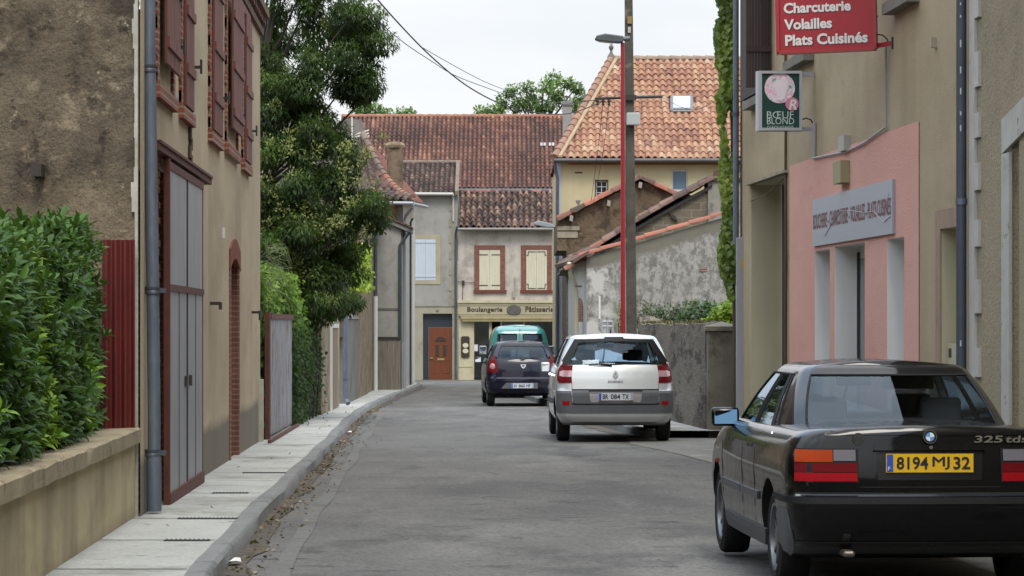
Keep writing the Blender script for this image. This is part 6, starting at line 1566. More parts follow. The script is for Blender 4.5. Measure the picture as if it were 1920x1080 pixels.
    def plate(s, x, z, y, txt, tlt=0, bg='b5bac0', w=.52, h=.11, fg='16181c', split=None, sticker=True):
        pl = s.box('licence_plate', plain('plate_'+bg, bg, .35), (x-w/2, x+w/2, y-.012, y, z-h/2, z+h/2))
        s.box('country_band', plain('plate_blue', '2b4aa0', .4), (x-w/2+.004, x-w/2+.042, y-.014, y-.011, z-h/2+.004, z+h/2-.004), pl)
        if sticker: s.box('country_band', plain('plate_blue2', '8b93a8', .4), (x+w/2-.042, x+w/2-.004, y-.014, y-.011, z-h/2+.004, z+h/2-.004), pl)
        for t, a, b in txt: text_obj(t, 'lettering', plain('plate_fg', fg, .5), pl, (x-w/2+a, y-.0145, z-h*.34), (1, 0, 0), (0, 0, 1), b-a, h*.68, 0 if 'M' in t else .02, depth=.001, local=True)
        for t, a, b in txt:
            if 'M' in t: text_obj(t, 'lettering', plain('plate_fg', fg), pl, (x-w/2+a+.003, y-.0147, z-h*.34+.001), (1, 0, 0), (0, 0, 1), b-a, h*.68, 0, depth=.001, local=True)
        return pl
    def seats(s, ys, zb, xs=(-.37, .37), hh=.62, mat=None, head=True):
        for y in ys:
            for x in xs:
                mb = MB(); mb.box(x-.22, x+.22, y-.06, y+.08, zb, zb+hh, rot=Matrix.Rotation(R(12), 3, 'X'), org=(x, y, zb)); se = mb.build('seat', mat or M_seat, s.root, local=True, bevel=.04)
                if head: mb = MB(); mb.box(x-.13, x+.13, y-.2, y-.1, zb+hh+.03, zb+hh+.2); mb.build('headrest', mat or M_seat, se, local=True, bevel=.03)
    def inside(s, z0, z1, w, y0, y1):
        mb = MB(); mb.box(-w, w, y0, y1, z0, z1); mb.build('interior_floor', M_under, s.root, local=True)
    def mirror(s, x, y, z, mat, glass, w=.2, h=.13, side=-1, arm=None):
        mb = MB(); mb.box(x-w/2, x+w/2, y, y+.09, z-h/2, z+h/2); m = mb.build('door_mirror', mat, s.root, local=True, bevel=.025, smooth=True)
        mb = MB(); mb.box(x-w/2+.018, x+w/2-.018, y-.004, y+.002, z-h/2+.016, z+h/2-.016, rot=Matrix.Rotation(R(-3 if side < 0 else 3), 3, 'Z')@Matrix.Rotation(R(-9), 3, 'X')); mb.build('mirror_glass', glass, m, local=True)
        mb = MB(); mb.box(min(x-side*w*.5, x-side*(w/2+.10)), max(x-side*w*.5, x-side*(w/2+.10)), y+.02, y+.07, z-h/2-.02, z-h/2+.03); mb.build('mirror_foot', M_trim, m, local=True, bevel=.01)

def sl(px, Y): return (px-960)*Y/F
def carpos(px, Y): return (sl(px, Y), Y, G(Y)+.001)
GL_dark = glassmat('car_glass', (.80, .86, .87), .9)
GL_side = glassmat('car_glass_side', (.5, .55, .55), 1.2)
M_mirr = plain('blue_mirror', '557590', .03, 1.0)
M_mirr2 = plain('mirror', 'b8bcc0', .03, 1.0)

# ---------------------------------------------------------------- black saloon, front right
PB = dict(dk=(.95, 3.2), L=4.43, slices=[(.22, .30, 4.25, .78), (.31, .10, 4.33, .815), (.42, .03, 4.40, .835), (.55, .0, 4.43, .845), (.60, .01, 4.42, .845), (.615, .035, 4.40, .843), (.70, .04, 4.36, .848), (.82, .055, 4.30, .838), (.90, .07, 4.24, .815), (.95, .078, 4.2, .79), (.985, .083, 4.18, .72), (.999, .092, 4.16, .64)],
    bow=.07, rc=(.17, .22), fc=(.30, .30), fbow=.10, taper=(.025, .06), cowl=3.1, hood=.42, crown=.022, axles=(.93, 3.63), arch=.345, wr=.305, ww=.205)
CB = Car('parked_car', 'black four door saloon with yellow plate parked at the right edge, nearest the camera', carpos(1747, 17.6), R(3.1), PB)
M_black = paint('black_paint', '050507', .25, 0, .6, 0, .1)
CB.tub(M_black)
nodes = [('', 0, (0, .78), (0, 1.40)), ('g', 6, (.605, .86), (.485, 1.44)), ('p', 3, (.69, 1.0), (.535, 1.55)), ('p', 2, (.735, 1.28), (.54, 1.74)), ('s', 2, (.745, 1.42), (.54, 1.82)), ('p', 1, (.748, 1.46), (.54, 1.86)), ('s', 4, (.755, 2.10), (.54, 2.16)), ('p', 1, (.755, 2.20), (.54, 2.24)), ('t', 5, (.745, 3.02), (.535, 2.58)), ('p', 2, (.71, 3.16), (.51, 2.68)), ('w', 6, (0, 3.38), (0, 2.80))]
CB.cabin(M_black, nodes, .94, 1.315, {'g': 'rear_window', 's': 'side_window', 't': 'side_window', 'w': 'windscreen', '_single': ('g', 'w')}, {'g': GL_dark, 's': GL_side, 't': GL_side, 'w': GL_dark}, t0=.07, t1=.95, roof_rise=.045, roof_in=.14, crown=.028)
# deck between trunk lid and glass is the body crown; lamps
def lamp_b(sg):
    def pr(m, n, z0_, z1_, a, b, off=.012, th=.02, nx=6):
        l, r = (a, b) if sg > 0 else (-b, -a); return CB.patch(n, m, [(z0_, l, r), (z1_, l, r)], off, th, nx, 3, parent=par)
    par = None
    par = pr(M_trim, 'tail_lamp', .685, .885, .425, .815, .008, .02, 10)
    par_ = par
    pr(M_red, 'red_lens', .692, .742, .432, .81); pr(M_redd, 'red_lens', .746, .80, .432, .81, .011); pr(M_clear, 'reversing_lens', .812, .878, .44, .57); pr(M_orange, 'indicator_lens', .805, .878, .575, .81)
for sg in (-1, 1): lamp_b(sg)
CB.patch('trunk_lip', M_black, [(.962, -.62, .62), (.996, -.60, .60)], .006, .02, 16, 2)
CB.patch('boot_gap', M_under, [(.655, -.42, .42), (.661, -.42, .42)], .003, .004, 12, 1)
for sx in (): CB.patch('boot_gap', M_under, [(.885, sx-.003, sx+.003), (.95, sx-.003, sx+.003)], .003, .004, 1, 4)
CB.patch('plate_recess', plain('recess_black', '08080a', .3), [(.70, -.31, .31), (.885, -.315, .315)], .003, .004, 10, 4)
CB.patch('handle_bar', M_black, [(.875, -.335, .335), (.905, -.33, .33)], .03, .04, 10, 2)
CB.patch('bumper_strip', M_trim, [(.56, -1.35, 1.35), (.60, -1.35, 1.35)], .012, .02, 40, 1)
CB.patch('bumper_chrome', plain('dark_gloss', '22232c', .15, 0, .6, 1), [(.604, -.80, .80), (.626, -.80, .80)], .016, .02, 30, 2)
CB.patch('bumper_apron', plain('grey_apron', '2b2c2f', .6), [(.25, -1.2, 1.2), (.33, -1.2, 1.2)], .006, .01, 40, 2)
CB.patch('corner_flap', plain('grey_skirt', '4a4b4d', .6), [(.24, -1.30, -.80), (.36, -1.28, -.84), (.52, -1.25, -.92)], .008, .02, 10, 4)
CB.plate(-.005, .80, .045, [('8194', .062, .25), ('MJ', .275, .375), ('32', .40, .50)], bg='c9a01e', sticker=False)
text_obj('F', 'lettering', plain('plate_white', 'c9cdd4'), CB.root.children[-1], (-.255, .029, .757), (1, 0, 0), (0, 0, 1), .014, .022, local=True)
# round emblem: black ring, blue and white quarters
em = MB(); c = Vector((0, .062, .953)); em.lathe([(0, .010), (.038, .010), (.041, .006), (.041, -.01)], c, (0, -1, .12), n=28); e_ = em.build('emblem', M_trim, CB.root, local=True, smooth=True)
em = MB(); em.lathe([(.038, .0115), (.0405, .0115), (.0405, .008)], c, (0, -1, .12), n=28); em.build('emblem_ring', M_chrome, e_, local=True)
ax = Vector((0, -1, .12)).normalized(); ux = Vector((1, 0, 0)); uz = ax.cross(ux)*-1
for q, m in ((0, plain('emblem_blue', '4d84b8', .3)), (1, plain('emblem_white', 'c6c9cc', .3)), (2, plain('emblem_blue', '4d84b8')), (3, plain('emblem_white', 'c6c9cc'))):
    em = MB(); pts = [c+ax*.0115]+[c+ax*.0115+(ux*math.cos(a)+uz*math.sin(a))*.026 for a in [q*math.pi/2+math.pi/2*k/6 for k in range(7)]]; em.poly(pts); em.build('emblem_quarter', m, e_, local=True)
em = MB(); p, n = CB.at(-.42, .94); em.lathe([(0, .006), (.036, .006), (.038, 0)], p, (0, -1, .1), n=20); em.build('round_sticker', plaster('worn_sticker', '1f1f20', '3a3a38', 20, .4), CB.root, local=True)
em = MB(); em.lathe([(0, .012), (.011, .012), (.012, 0)], (0, .03, .893), (0, -1, 0), n=12); em.build('boot_lock', M_chrome, CB.root, local=True)
p, n = CB.at(.30, .925)
text_obj('325', 'model_lettering', M_chrome, CB.root, (.265, p.y-.016, .918), (1, .04, 0), (0, .1, 1), .175, .042, .02, depth=.004, local=True, shear=.1)
text_obj('tds', 'model_lettering', M_chrome, CB.root, (.455, p.y-.008, .918), (1, .06, 0), (0, .1, 1), .135, .042, .02, depth=.004, local=True, shear=.1)
for sg in (-1, 1):
    a0, a1 = CB.arc_of_y(1.3, .56), CB.arc_of_y(3.3, .56)
    def sp(nm, m, z0_, z1_, ya, yb, off, th=.015, nx=16, nz=2):
        l, r = CB.arc_of_y(ya, (z0_+z1_)/2), CB.arc_of_y(yb, (z0_+z1_)/2)
        if sg < 0: l, r = -r, -l
        return CB.patch(nm, m, [(z0_, l, r), (z1_, l, r)], off, th, nx, nz)
    sp('side_moulding', plain('moulding', '35363c', .35), .515, .565, 1.32, 2.12, .014); sp('side_moulding', plain('moulding', '35363c'), .515, .565, 2.14, 3.22, .014)
    sp('side_skirt', plain('grey_skirt', '4a4b4d'), .22, .34, 1.25, 3.28, .012, .02, 20, 4)
    for yy_ in (2.13, 3.24, 1.55): sp('door_gap', M_under, .36, .93, yy_-.004, yy_+.004, .002, .003, 1, 5)
    for yy_ in (1.75, 2.75): sp('door_handle', M_trim, .83, .852, yy_-.0, yy_+.15, .012, .015, 4, 1)
    sp('window_trim', M_chrome, .938, .948, 1.1, 3.1, .004, .01, 20, 1)
    sp('side_repeater', M_orange, .66, .69, 3.52, 3.58, .01, .015, 3, 1)
    CB.mirror(sg*.85, 2.93, .985, M_black, M_mirr, .19, .13, sg)
CB.seats([1.75+.0], .45, hh=.50); CB.seats([2.75], .45, hh=.50); CB.inside(.25, .55, .7, 1.0, 3.4)
CB.box('parcel_shelf', plain('shelf_cloth', '25262b', .9), (-.6, .6, .85, 1.5, .93, .955))
CB.box('inner_mirror', plain('mirror_dark', '4f5864', .3), (-.12, .12, 2.72, 2.74, 1.20, 1.265), bevel=.01)
CB.box('sun_visor', plain('visor', '6c7078', .8), [(.2, .55, 2.72, 2.74, 1.18, 1.29)], bevel=.01)
CB.box('exhaust_pipe', plain('exhaust', '6a655f', .4, .7), (-.52, -.45, .02, .25, .245, .285), bevel=.015)
CB.wheels(12, M_rim, .205)

# ---------------------------------------------------------------- silver people carrier
PS = dict(dk=(0, 3.2), L=4.26, slices=[(.25, .22, 4.1, .80), (.31, .05, 4.18, .84), (.40, .0, 4.22, .885), (.55, -.005, 4.25, .90), (.74, .0, 4.26, .905), (.765, .02, 4.25, .905), (.79, .055, 4.22, .905), (.95, .085, 4.1, .895), (1.08, .12, 4.0, .872), (1.16, .15, 3.95, .84)],
    bow=.09, rc=(.20, .26), fc=(.32, .34), fbow=.14, taper=(.03, .07), cowl=3.0, hood=.38, crown=.02, axles=(.74, 3.42), arch=.355, wr=.318, ww=.205)
CS = Car('parked_car', 'silver people carrier with grey bumpers parked beside the utility pole', (W(1154.5, 0, 44.8).x, 44.8, G(44.8)+.001), R(1.5), PS)
M_silver = paint('silver_paint', 'b4b8ba', .3, .35)
CS.tub(M_silver)
nodes = [('', 0, (0, .20), (0, .50)), ('g', 6, (.735, .27), (.585, .54)), ('p', 3, (.83, .42), (.655, .66)), ('p', 1, (.835, .62), (.66, .78)), ('s', 2, (.84, 1.05), (.665, 1.05)), ('p', 1, (.84, 1.10), (.665, 1.10)), ('s', 4, (.84, 1.95), (.665, 1.75)), ('p', 1, (.84, 2.02), (.665, 1.82)), ('t', 5, (.82, 2.98), (.63, 2.35)), ('p', 2, (.76, 3.2), (.58, 2.45)), ('w', 6, (0, 3.5), (0, 2.6))]
CS.cabin(M_silver, nodes, 1.13, 1.555, {'g': 'rear_window', 's': 'side_window', 't': 'side_window', 'w': 'windscreen', '_single': ('g', 'w')}, {'g': GL_dark, 's': GL_side, 't': GL_side, 'w': GL_dark}, t0=.02, t1=.97, roof_rise=.05, roof_in=.12, crown=.03)
M_gloss = plain('gloss_black', '08090a', .3, 0, .2)
def on_rear(C, x, t, z0, z1, yb, yt, o=.012): return Vector((x, yb+(yt-yb)*t-o, z0+(z1-z0)*t))
# black glass surround of the tailgate
def surround(C, zb, zt, yb0, yt0, pts_out, pts_in, mat, name='tailgate_surround', off=.045, bow=.09, th=.014):
    mb = MB(); n = len(pts_out)
    def P3(x, z, o):
        t = (z-zb)/(zt-zb); return Vector((x, yb0+(yt0-yb0)*t+bow*(x/.9)**2-o, z))
    for i in range(n):
        j = (i+1) % n
        for k in range(6):
            f0, f1 = k/6, (k+1)/6
            a0 = [pts_out[i][q]+(pts_out[j][q]-pts_out[i][q])*f0 for q in (0, 1)]; a1 = [pts_out[i][q]+(pts_out[j][q]-pts_out[i][q])*f1 for q in (0, 1)]
            b0 = [pts_in[i][q]+(pts_in[j][q]-pts_in[i][q])*f0 for q in (0, 1)]; b1 = [pts_in[i][q]+(pts_in[j][q]-pts_in[i][q])*f1 for q in (0, 1)]
            mb.quad(P3(*a0, off), P3(*a1, off), P3(*b1, off), P3(*b0, off)); mb.quad(P3(*a0, off-th), P3(*a1, off-th), P3(*a1, off), P3(*a0, off)); mb.quad(P3(*b0, off), P3(*b1, off), P3(*b1, off-th), P3(*b0, off-th))
    return mb.build(name, mat, C.root, local=True)
surround(CS, 1.13, 1.555, .20, .50, [(-.72, 1.137), (.72, 1.137), (.80, 1.22), (.60, 1.545), (.15, 1.56), (.14, 1.585), (-.14, 1.585), (-.15, 1.56), (-.60, 1.545), (-.80, 1.22)],
    [(-.60, 1.165), (.60, 1.165), (.665, 1.215), (.535, 1.50), (.15, 1.52), (.13, 1.522), (-.13, 1.522), (-.15, 1.52), (-.535, 1.50), (-.665, 1.215)], M_gloss)
for sg in (-1, 1):
    def pt_(nm, m, rows, off=.012, th=.02, nx=8, nz=6, par=None): return CS.patch(nm, m, [(z, a, b) if sg > 0 else (z, -b, -a) for z, a, b in rows], off, th, nx, nz, par)
    tl = pt_('tail_lamp', M_redd, [(.895, .655, .88), (.93, .65, .92), (1.02, .645, .95), (1.10, .64, .92), (1.158, .64, .87)])
    pt_('clear_lens', M_lclear, [(.985, .652, .79), (1.0, .65, .86), (1.06, .648, .86), (1.08, .647, .80)], .018, .02, 6, 3, tl)
    mb = MB(); pts = [(.66, 1.15), (.81, 1.15), (.765, 1.225), (.725, 1.24)]
    mb.prism([Vector((sg*x, .20+.30*(z-1.13)/.425+.09*(x/.9)**2-.03, z)) for x, z in pts], (0, .06, 0)); mb.build('upper_lens', M_redd, tl, local=True)
    pt_('reflector', M_red, [(.565, .695, .80), (.62, .69, .805)], .016, .02, 4, 2)
    pt_('door_gap', M_under, [(.79, .652, .658), (.90, .652, .658)], .003, .004, 1, 3)
CS.patch('bumper_band', M_trimgrey, [(.44, -.95, .95), (.50, -1.0, 1.0), (.57, -1.0, 1.0)], .012, .03, 34, 4)
for sg in (-1, 1): CS.patch('bumper_corner', M_trimgrey, [(z, a, b) if sg > 0 else (z, -b, -a) for z, a, b in [(.57, .64, 1.02), (.65, .66, .99), (.775, .66, .985)]], .010, .03, 12, 6)
CS.patch('tailgate_lower', M_trimgrey, [(.585, -.60, .60), (.60, -.64, .64), (.785, -.655, .655)], .03, .06, 24, 6)
CS.patch('tailgate_gap', M_under, [(.572, -.66, .66), (.59, -.66, .66)], .014, .01, 20, 1)
CS.patch('tailgate_gap', M_under, [(.787, -.655, .655), (.80, -.655, .655)], .006, .01, 20, 1)
CS.patch('tailgate_panel', paint('silver_panel', 'b9bdbd', .3, .3), [(.802, -.645, .645), (.97, -.655, .655), (1.135, -.64, .64)], .016, .02, 24, 8)
CS.patch('plate_recess', plaster('plate_recess_grey', '8b8789', '7d797b', 3, .5, bstr=.1), [(.605, -.36, .36), (.65, -.385, .385), (.765, -.39, .39)], .034, .01, 10, 3)
CS.patch('handle_recess', M_trim, [(.765, -.40, .40), (.785, -.40, .40)], .04, .03, 10, 1)
CS.plate(.0, .69, -.045, [('BR', .06, .145), ('084', .18, .325), ('TX', .355, .455)])
c = Vector((.0, .05, 1.03))
for k, (sx_, sz_, m, d) in enumerate(((.045, .058, plain('badge_silver', 'c9cbcb', .3), 0), (.018, .026, plain('badge_inner', '8d9193', .4), .004))):
    mb = MB(); mb.prism([c+Vector((a*sx_, -.012-d, b*sz_)) for a, b in ((-1, 0), (0, -1), (1, 0), (0, 1))], (0, .012, 0)); (mb.build('emblem', m, CS.root, local=True) if k == 0 else mb.build('emblem_centre', m, CS.root.children[-1], local=True))
text_obj('SCENIC', 'model_lettering', plain('grey_letters', '6a6e72', .3, .5), CS.root, (-.115, .055, .895), (1, 0, 0), (0, 0, 1), .23, .034, .02, local=True)
mb = MB(); mb.tube([(-.05, .12, 1.16), (-.25, .13, 1.175), (-.40, .16, 1.17)], [.022, .014, .008], 6); mb.build('wiper', M_trim, CS.root, local=True)
mb = MB(); mb.tube([(-.03, .85, 1.60), (-.03, .80, 1.70)], [.018, .006], 6); mb.build('aerial', M_trim, CS.root, local=True)
for sg in (-1, 1):
    def sp(nm, m, z0_, z1_, ya, yb, off, th=.015, nx=16, nz=2):
        l, r = CS.arc_of_y(ya, (z0_+z1_)/2), CS.arc_of_y(yb, (z0_+z1_)/2)
        if sg < 0: l, r = -r, -l
        return CS.patch(nm, m, [(z0_, l, r), (z1_, l, r)], off, th, nx, nz)
    sp('side_moulding', M_trimgrey, .56, .64, 1.15, 3.02, .014); 
    for yy_ in (1.98, 3.02, 1.2): sp('door_gap', M_under, .36, 1.12, yy_-.004, yy_+.004, .002, .003, 1, 5)
    for yy_ in (1.35, 2.3): sp('door_handle', M_silver, .98, 1.01, yy_-.02, yy_+.16, .03, .035, 4, 1)
    CS.mirror(sg*.95, 2.78, 1.09, M_silver, M_mirr2, .14, .16, sg)
CS.seats([1.5, 2.35], .6, hh=.58); CS.inside(.3, .6, .75, .5, 3.4)
CS.box('load_cover', M_seat, (-.7, .7, .4, 1.3, 1.0, 1.03)); CS.box('steering_wheel', M_trim, (-.55, -.25, 2.95, 2.98, 1.0, 1.2), bevel=.02)
CS.box('inner_mirror', plain('mirror_dark', '4f5864'), (-.13, .13, 2.75, 2.77, 1.40, 1.47), bevel=.01)
CS.wheels(5, M_rim, .21)

# ---------------------------------------------------------------- dark blue hatchback
PD = dict(dk=(0, 3.0), L=4.02, slices=[(.24, .25, 3.9, .76), (.32, .06, 3.95, .82), (.42, .01, 4.0, .86), (.58, .0, 4.02, .873), (.66, .015, 4.01, .873), (.69, .055, 3.98, .872), (.85, .08, 3.9, .865), (1.0, .12, 3.8, .842), (1.10, .16, 3.75, .80)],
    bow=.10, rc=(.22, .28), fc=(.30, .32), fbow=.12, taper=(.03, .06), cowl=2.95, hood=.30, crown=.02, axles=(.66, 3.25), arch=.34, wr=.31, ww=.19)
CD = Car('parked_car', 'dark blue hatchback parked between the silver people carrier and the teal van', (W(981.5, 0, 69.5).x, 69.5, G(69.5)+.001), R(2.9), PD)
M_navy = paint('navy_paint', '090a1c', .25, 0, .5, .05, .15)
CD.tub(M_navy)
nodes = [('', 0, (0, .22), (0, .62)), ('g', 6, (.60, .28), (.46, .66)), ('p', 3, (.76, .44), (.575, .80)), ('p', 1, (.775, .8), (.585, 1.0)), ('s', 4, (.78, 1.7), (.60, 1.65)), ('p', 1, (.78, 1.78), (.60, 1.72)), ('t', 5, (.765, 2.75), (.58, 2.3)), ('p', 2, (.72, 2.95), (.54, 2.4)), ('w', 6, (0, 3.2), (0, 2.5))]
CD.cabin(M_navy, nodes, 1.07, 1.44, {'g': 'rear_window', 's': 'side_window', 't': 'side_window', 'w': 'windscreen', '_single': ('g', 'w')}, {'g': GL_dark, 's': GL_side, 't': GL_side, 'w': GL_dark}, t0=.04, t1=.90, roof_rise=.055, roof_in=.12, crown=.03)
for sg in (-1, 1):
    def pt_(nm, m, rows, off=.012, th=.02, nx=8, nz=6, par=None): return CD.patch(nm, m, [(z, a, b) if sg > 0 else (z, -b, -a) for z, a, b in rows], off, th, nx, nz, par)
    tl = pt_('tail_lamp', M_redd, [(.79, .60, .80), (.84, .60, .87), (.98, .61, .88), (1.09, .64, .80)])
    mb = MB(); p, n = CD.at(sg*.72, .93); mb.lathe([(0, .03), (.06, .026), (.075, .015), (.075, 0)], p, n, n=20); mb.build('clear_lens', M_lclear, tl, local=True, smooth=True)
    mb = MB(); mb.prism([Vector((sg*x, .22+.40*(z-1.07)/.37+.10*(x/.87)**2-.02, z)) for x, z in ((.63, 1.08), (.73, 1.08), (.68, 1.18), (.65, 1.20))], (0, .06, 0)); mb.build('upper_lens', M_redd, tl, local=True)
CD.patch('bumper_strip', plain('bumper_highlight', '3b3d4a', .3), [(.555, -.98, -.80), (.575, -.98, -.80)], .012, .02, 6, 1)
CD.patch('bumper_edge', plain('bumper_highlight', '3b3d4a'), [(.655, -.62, .62), (.672, -.64, .64)], .010, .02, 20, 1)
CD.patch('plate_recess', plain('recess_grey', '55565c', .4), [(.42, -.52, .34), (.50, -.45, .33), (.555, -.40, .33)], .006, .01, 8, 2)
CD.patch('tailgate_gap', M_under, [(.672, -.60, .60), (.684, -.60, .60)], .004, .01, 16, 1)
CD.patch('boot_seam', M_under, [(.69, -.605, -.597), (1.08, -.60, -.592)], .003, .004, 1, 4); CD.patch('boot_seam', M_under, [(.69, .597, .605), (1.08, .592, .60)], .003, .004, 1, 4)
CD.plate(-.03, .485, -.01, [('AV', .06, .145), ('860', .18, .325), ('MP', .355, .455)])
mb = MB(); c = Vector((.0, .085, .935)); mb.prism([c+Vector((x, 0, z)) for x, z in ((-.062, .045), (-.055, .0), (-.02, -.045), (.02, -.045), (.055, 0), (.062, .045))], (0, -.015, 0)); e_ = mb.build('emblem', plain('badge_silver', 'c9cbcb'), CD.root, local=True)
mb = MB(); mb.prism([c+Vector((x, -.015, z)) for x, z in ((-.035, .03), (-.03, .012), (0, -.025), (.03, .012), (.035, .03))], (0, -.004, 0)); mb.build('emblem_centre', plain('emblem_dark', '4a4c55', .3), e_, local=True)
mb = MB(); mb.tube([(.0, .17, 1.10), (.2, .20, 1.13), (.36, .24, 1.115)], [.022, .014, .008], 6); mb.build('wiper', M_trim, CD.root, local=True)
for sg in (-1, 1): CD.mirror(sg*.955, 2.6, 1.06, M_navy if sg < 0 else M_trim, M_mirr2, .17, .14, sg)
for sg in (-1, 1):
    for yy_ in (1.72, 2.78):
        l, r = CD.arc_of_y(yy_-.004, .7), CD.arc_of_y(yy_+.004, .7); CD.patch('door_gap', M_under, [(.36, l if sg > 0 else -r, r if sg > 0 else -l), (1.05, l if sg > 0 else -r, r if sg > 0 else -l)], .002, .003, 1, 4)
CD.seats([1.3, 2.1], .55, hh=.55); CD.inside(.3, .6, .75, .5, 3.1)
CD.wheels(9, M_rim, .2)

# ---------------------------------------------------------------- teal van
PK = dict(dk=(.2, 3.0), L=4.0, slices=[(.26, .2, 3.9, .78), (.34, .04, 3.95, .82), (.5, .0, 4.0, .835), (.66, .01, 3.98, .838), (.7, .05, 3.95, .836), (1.0, .06, 3.85, .832), (1.25, .08, 3.7, .81)],
    bow=.05, rc=(.10, .14), fc=(.30, .32), fbow=.12, taper=(.015, .06), cowl=2.9, hood=.25, crown=.02, axles=(.66, 3.26), arch=.33, wr=.30, ww=.18)
CK = Car('van', 'teal panel van with two rear doors parked in front of the bakery', (W(975, 0, 80).x, 80, G(80)+.001), R(1.5), PK); CK.root['category'] = 'van'
M_teal = paint('teal_paint', '34817f', .35, 0)
CK.tub(M_teal)
nodes = [('', 0, (0, .09), (0, .2)), ('p', 1, (.085, .09), (.085, .2)), ('g', 4, (.60, .11), (.555, .22)), ('p', 3, (.80, .25), (.66, .38)), ('p', 4, (.81, 2.1), (.70, 2.1)), ('t', 4, (.79, 2.9), (.64, 2.4)), ('p', 2, (.74, 3.0), (.58, 2.5)), ('w', 4, (0, 3.2), (0, 2.6))]
CK.cabin(M_teal, nodes, 1.22, 1.79, {'g': 'rear_window', 't': 'side_window', 'w': 'windscreen', '_single': ('w',)}, {'g': GL_side, 't': GL_side, 'w': GL_dark}, t0=.2, t1=.87, roof_rise=.13, roof_in=.24, crown=.035, bulge=.03)
CK.patch('door_gap', M_under, [(.7, -.005, .005), (1.24, -.005, .005)], .004, .005, 1, 4)
mb = MB(); mb.box(-.006, .006, .07, .2, 1.24, 1.86, rot=Matrix.Rotation(R(-11), 3, 'X')); mb.build('door_gap', plain('teal_gap', '1f4443', .6), CK.root, local=True)
mb = MB(); 
for sg in (-1, 1):
    for x0_, x1_, z0_, z1_ in ((.085, .58, 1.322, 1.345), (.085, .555, 1.70, 1.725), (.075, .1, 1.33, 1.72), (.545, .575, 1.34, 1.71)):
        yv = .10+.11*((z0_+z1_)/2-1.22)/.57; mb.box(min(sg*x0_, sg*x1_), max(sg*x0_, sg*x1_), yv-.035, yv+.02, z0_, z1_)
mb.build('window_seal', M_trim, CK.root, local=True)
for sg in (-1, 1): 
    tl = CK.patch('tail_lamp', M_redd, [(.78, .70, .82), (1.1, .70, .82)] if sg > 0 else [(.78, -.82, -.70), (1.1, -.82, -.70)], .012, .02, 4, 4)
    mb = MB(); mb.box(sg*.95-.1, sg*.95+.1, 2.55, 2.65, 1.13, 1.38); m_ = mb.build('door_mirror', plain('light_grey_mirror', 'a8abad', .4), CK.root, local=True, bevel=.03)
    mb = MB(); mb.box(sg*.95-.08, sg*.95+.08, 2.545, 2.552, 1.15, 1.36); mb.build('mirror_glass', M_mirr2, m_, local=True)
CK.patch('bumper', M_trimgrey, [(.34, -1.0, 1.0), (.62, -1.0, 1.0)], .012, .03, 30, 3)
CK.seats([2.3], .6, hh=.65); CK.inside(.3, .7, .75, .3, 3.1)
CK.wheels(6, M_rim, .19)
# ================================================================ foliage
LEAF = {
 'laurel': (np.array([(0, 0, 0), (-.18, .3, .05), (0, .32, -.02), (.18, .3, .05), (-.16, .7, .04), (0, .7, -.04), (.16, .7, .04), (0, 1, -.12)]), [(0, 2, 1), (0, 3, 2), (1, 2, 5, 4), (2, 3, 6, 5), (4, 5, 7), (5, 6, 7)]),
 'simple': (np.array([(0, 0, 0), (-.24, .45, .06), (0, .5, -.02), (.24, .45, .06), (0, 1, -.1)]), [(0, 2, 1), (0, 3, 2), (1, 2, 4), (2, 3, 4)]),
 'broad': (np.array([(0, 0, 0), (-.45, .35, .05), (0, .45, -.03), (.45, .35, .05), (0, 1, -.15)]), [(0, 2, 1), (0, 3, 2), (1, 2, 4), (2, 3, 4)]),
}
def leaves(kind, P, D, Nn, S, T, width=1.0):
    """P positions, D leaf axis, Nn upper normal, S lengths, T tints (all arrays)"""
    tpl, fs = LEAF[kind]; tpl = tpl*np.array([width, 1, 1]); P, D, Nn = map(np.asarray, (P, D, Nn)); n = len(P)
    D = D/np.linalg.norm(D, axis=1, keepdims=True); X = np.cross(D, Nn); X /= np.maximum(1e-6, np.linalg.norm(X, axis=1, keepdims=True)); Z = np.cross(X, D)
    S = np.asarray(S)[:, None, None]
    V = P[:, None, :]+S*(tpl[None, :, 0, None]*X[:, None, :]+tpl[None, :, 1, None]*D[:, None, :]+tpl[None, :, 2, None]*Z[:, None, :])
    k = len(tpl); V = V.reshape(-1, 3); base = (np.arange(n)*k)
    return V, fs, base, np.repeat(np.asarray(T), k)
def foliage(name, mat, parts, parent=None, org=None):
    vs, lt, lv, ts = [], [], [], []; off = 0
    for V, fs, base, T in parts:
        vs.append(V); ts.append(T)
        for f in fs: pass
        n = len(base); lens = [len(f) for f in fs]; flat = np.concatenate([np.array(f) for f in fs])
        idx = (base[:, None]+flat[None, :]+off).reshape(-1); lv.append(idx); lt.append(np.tile(np.array(lens), n)); off += len(V)
    V = np.concatenate(vs); LV = np.concatenate(lv); LT = np.concatenate(lt); T = np.concatenate(ts)
    o = np.array(root_loc(parent)) if parent is not None else np.array(org if org else V.mean(0)); V = V-o
    me = bpy.data.meshes.new(name); me.vertices.add(len(V)); me.vertices.foreach_set('co', V.ravel()); me.loops.add(len(LV)); me.loops.foreach_set('vertex_index', LV)
    me.polygons.add(len(LT)); ls = np.concatenate([[0], np.cumsum(LT)[:-1]]); me.polygons.foreach_set('loop_start', ls); me.polygons.foreach_set('loop_total', LT)
    me.polygons.foreach_set('use_smooth', [True]*len(LT))
    me.update(calc_edges=True); me.validate()
    at = me.attributes.new('tint', 'FLOAT', 'POINT'); at.data.foreach_set('value', np.clip(T, 0, 1)); me.materials.append(mat)
    ob = bpy.data.objects.new(name, me); COL.objects.link(ob)
    if parent is not None: ob.parent = parent
    else: ob.location = o
    return ob
rg = np.random.default_rng(11)
def rv(n): v = rg.normal(size=(n, 3)); return v/np.linalg.norm(v, axis=1, keepdims=True)
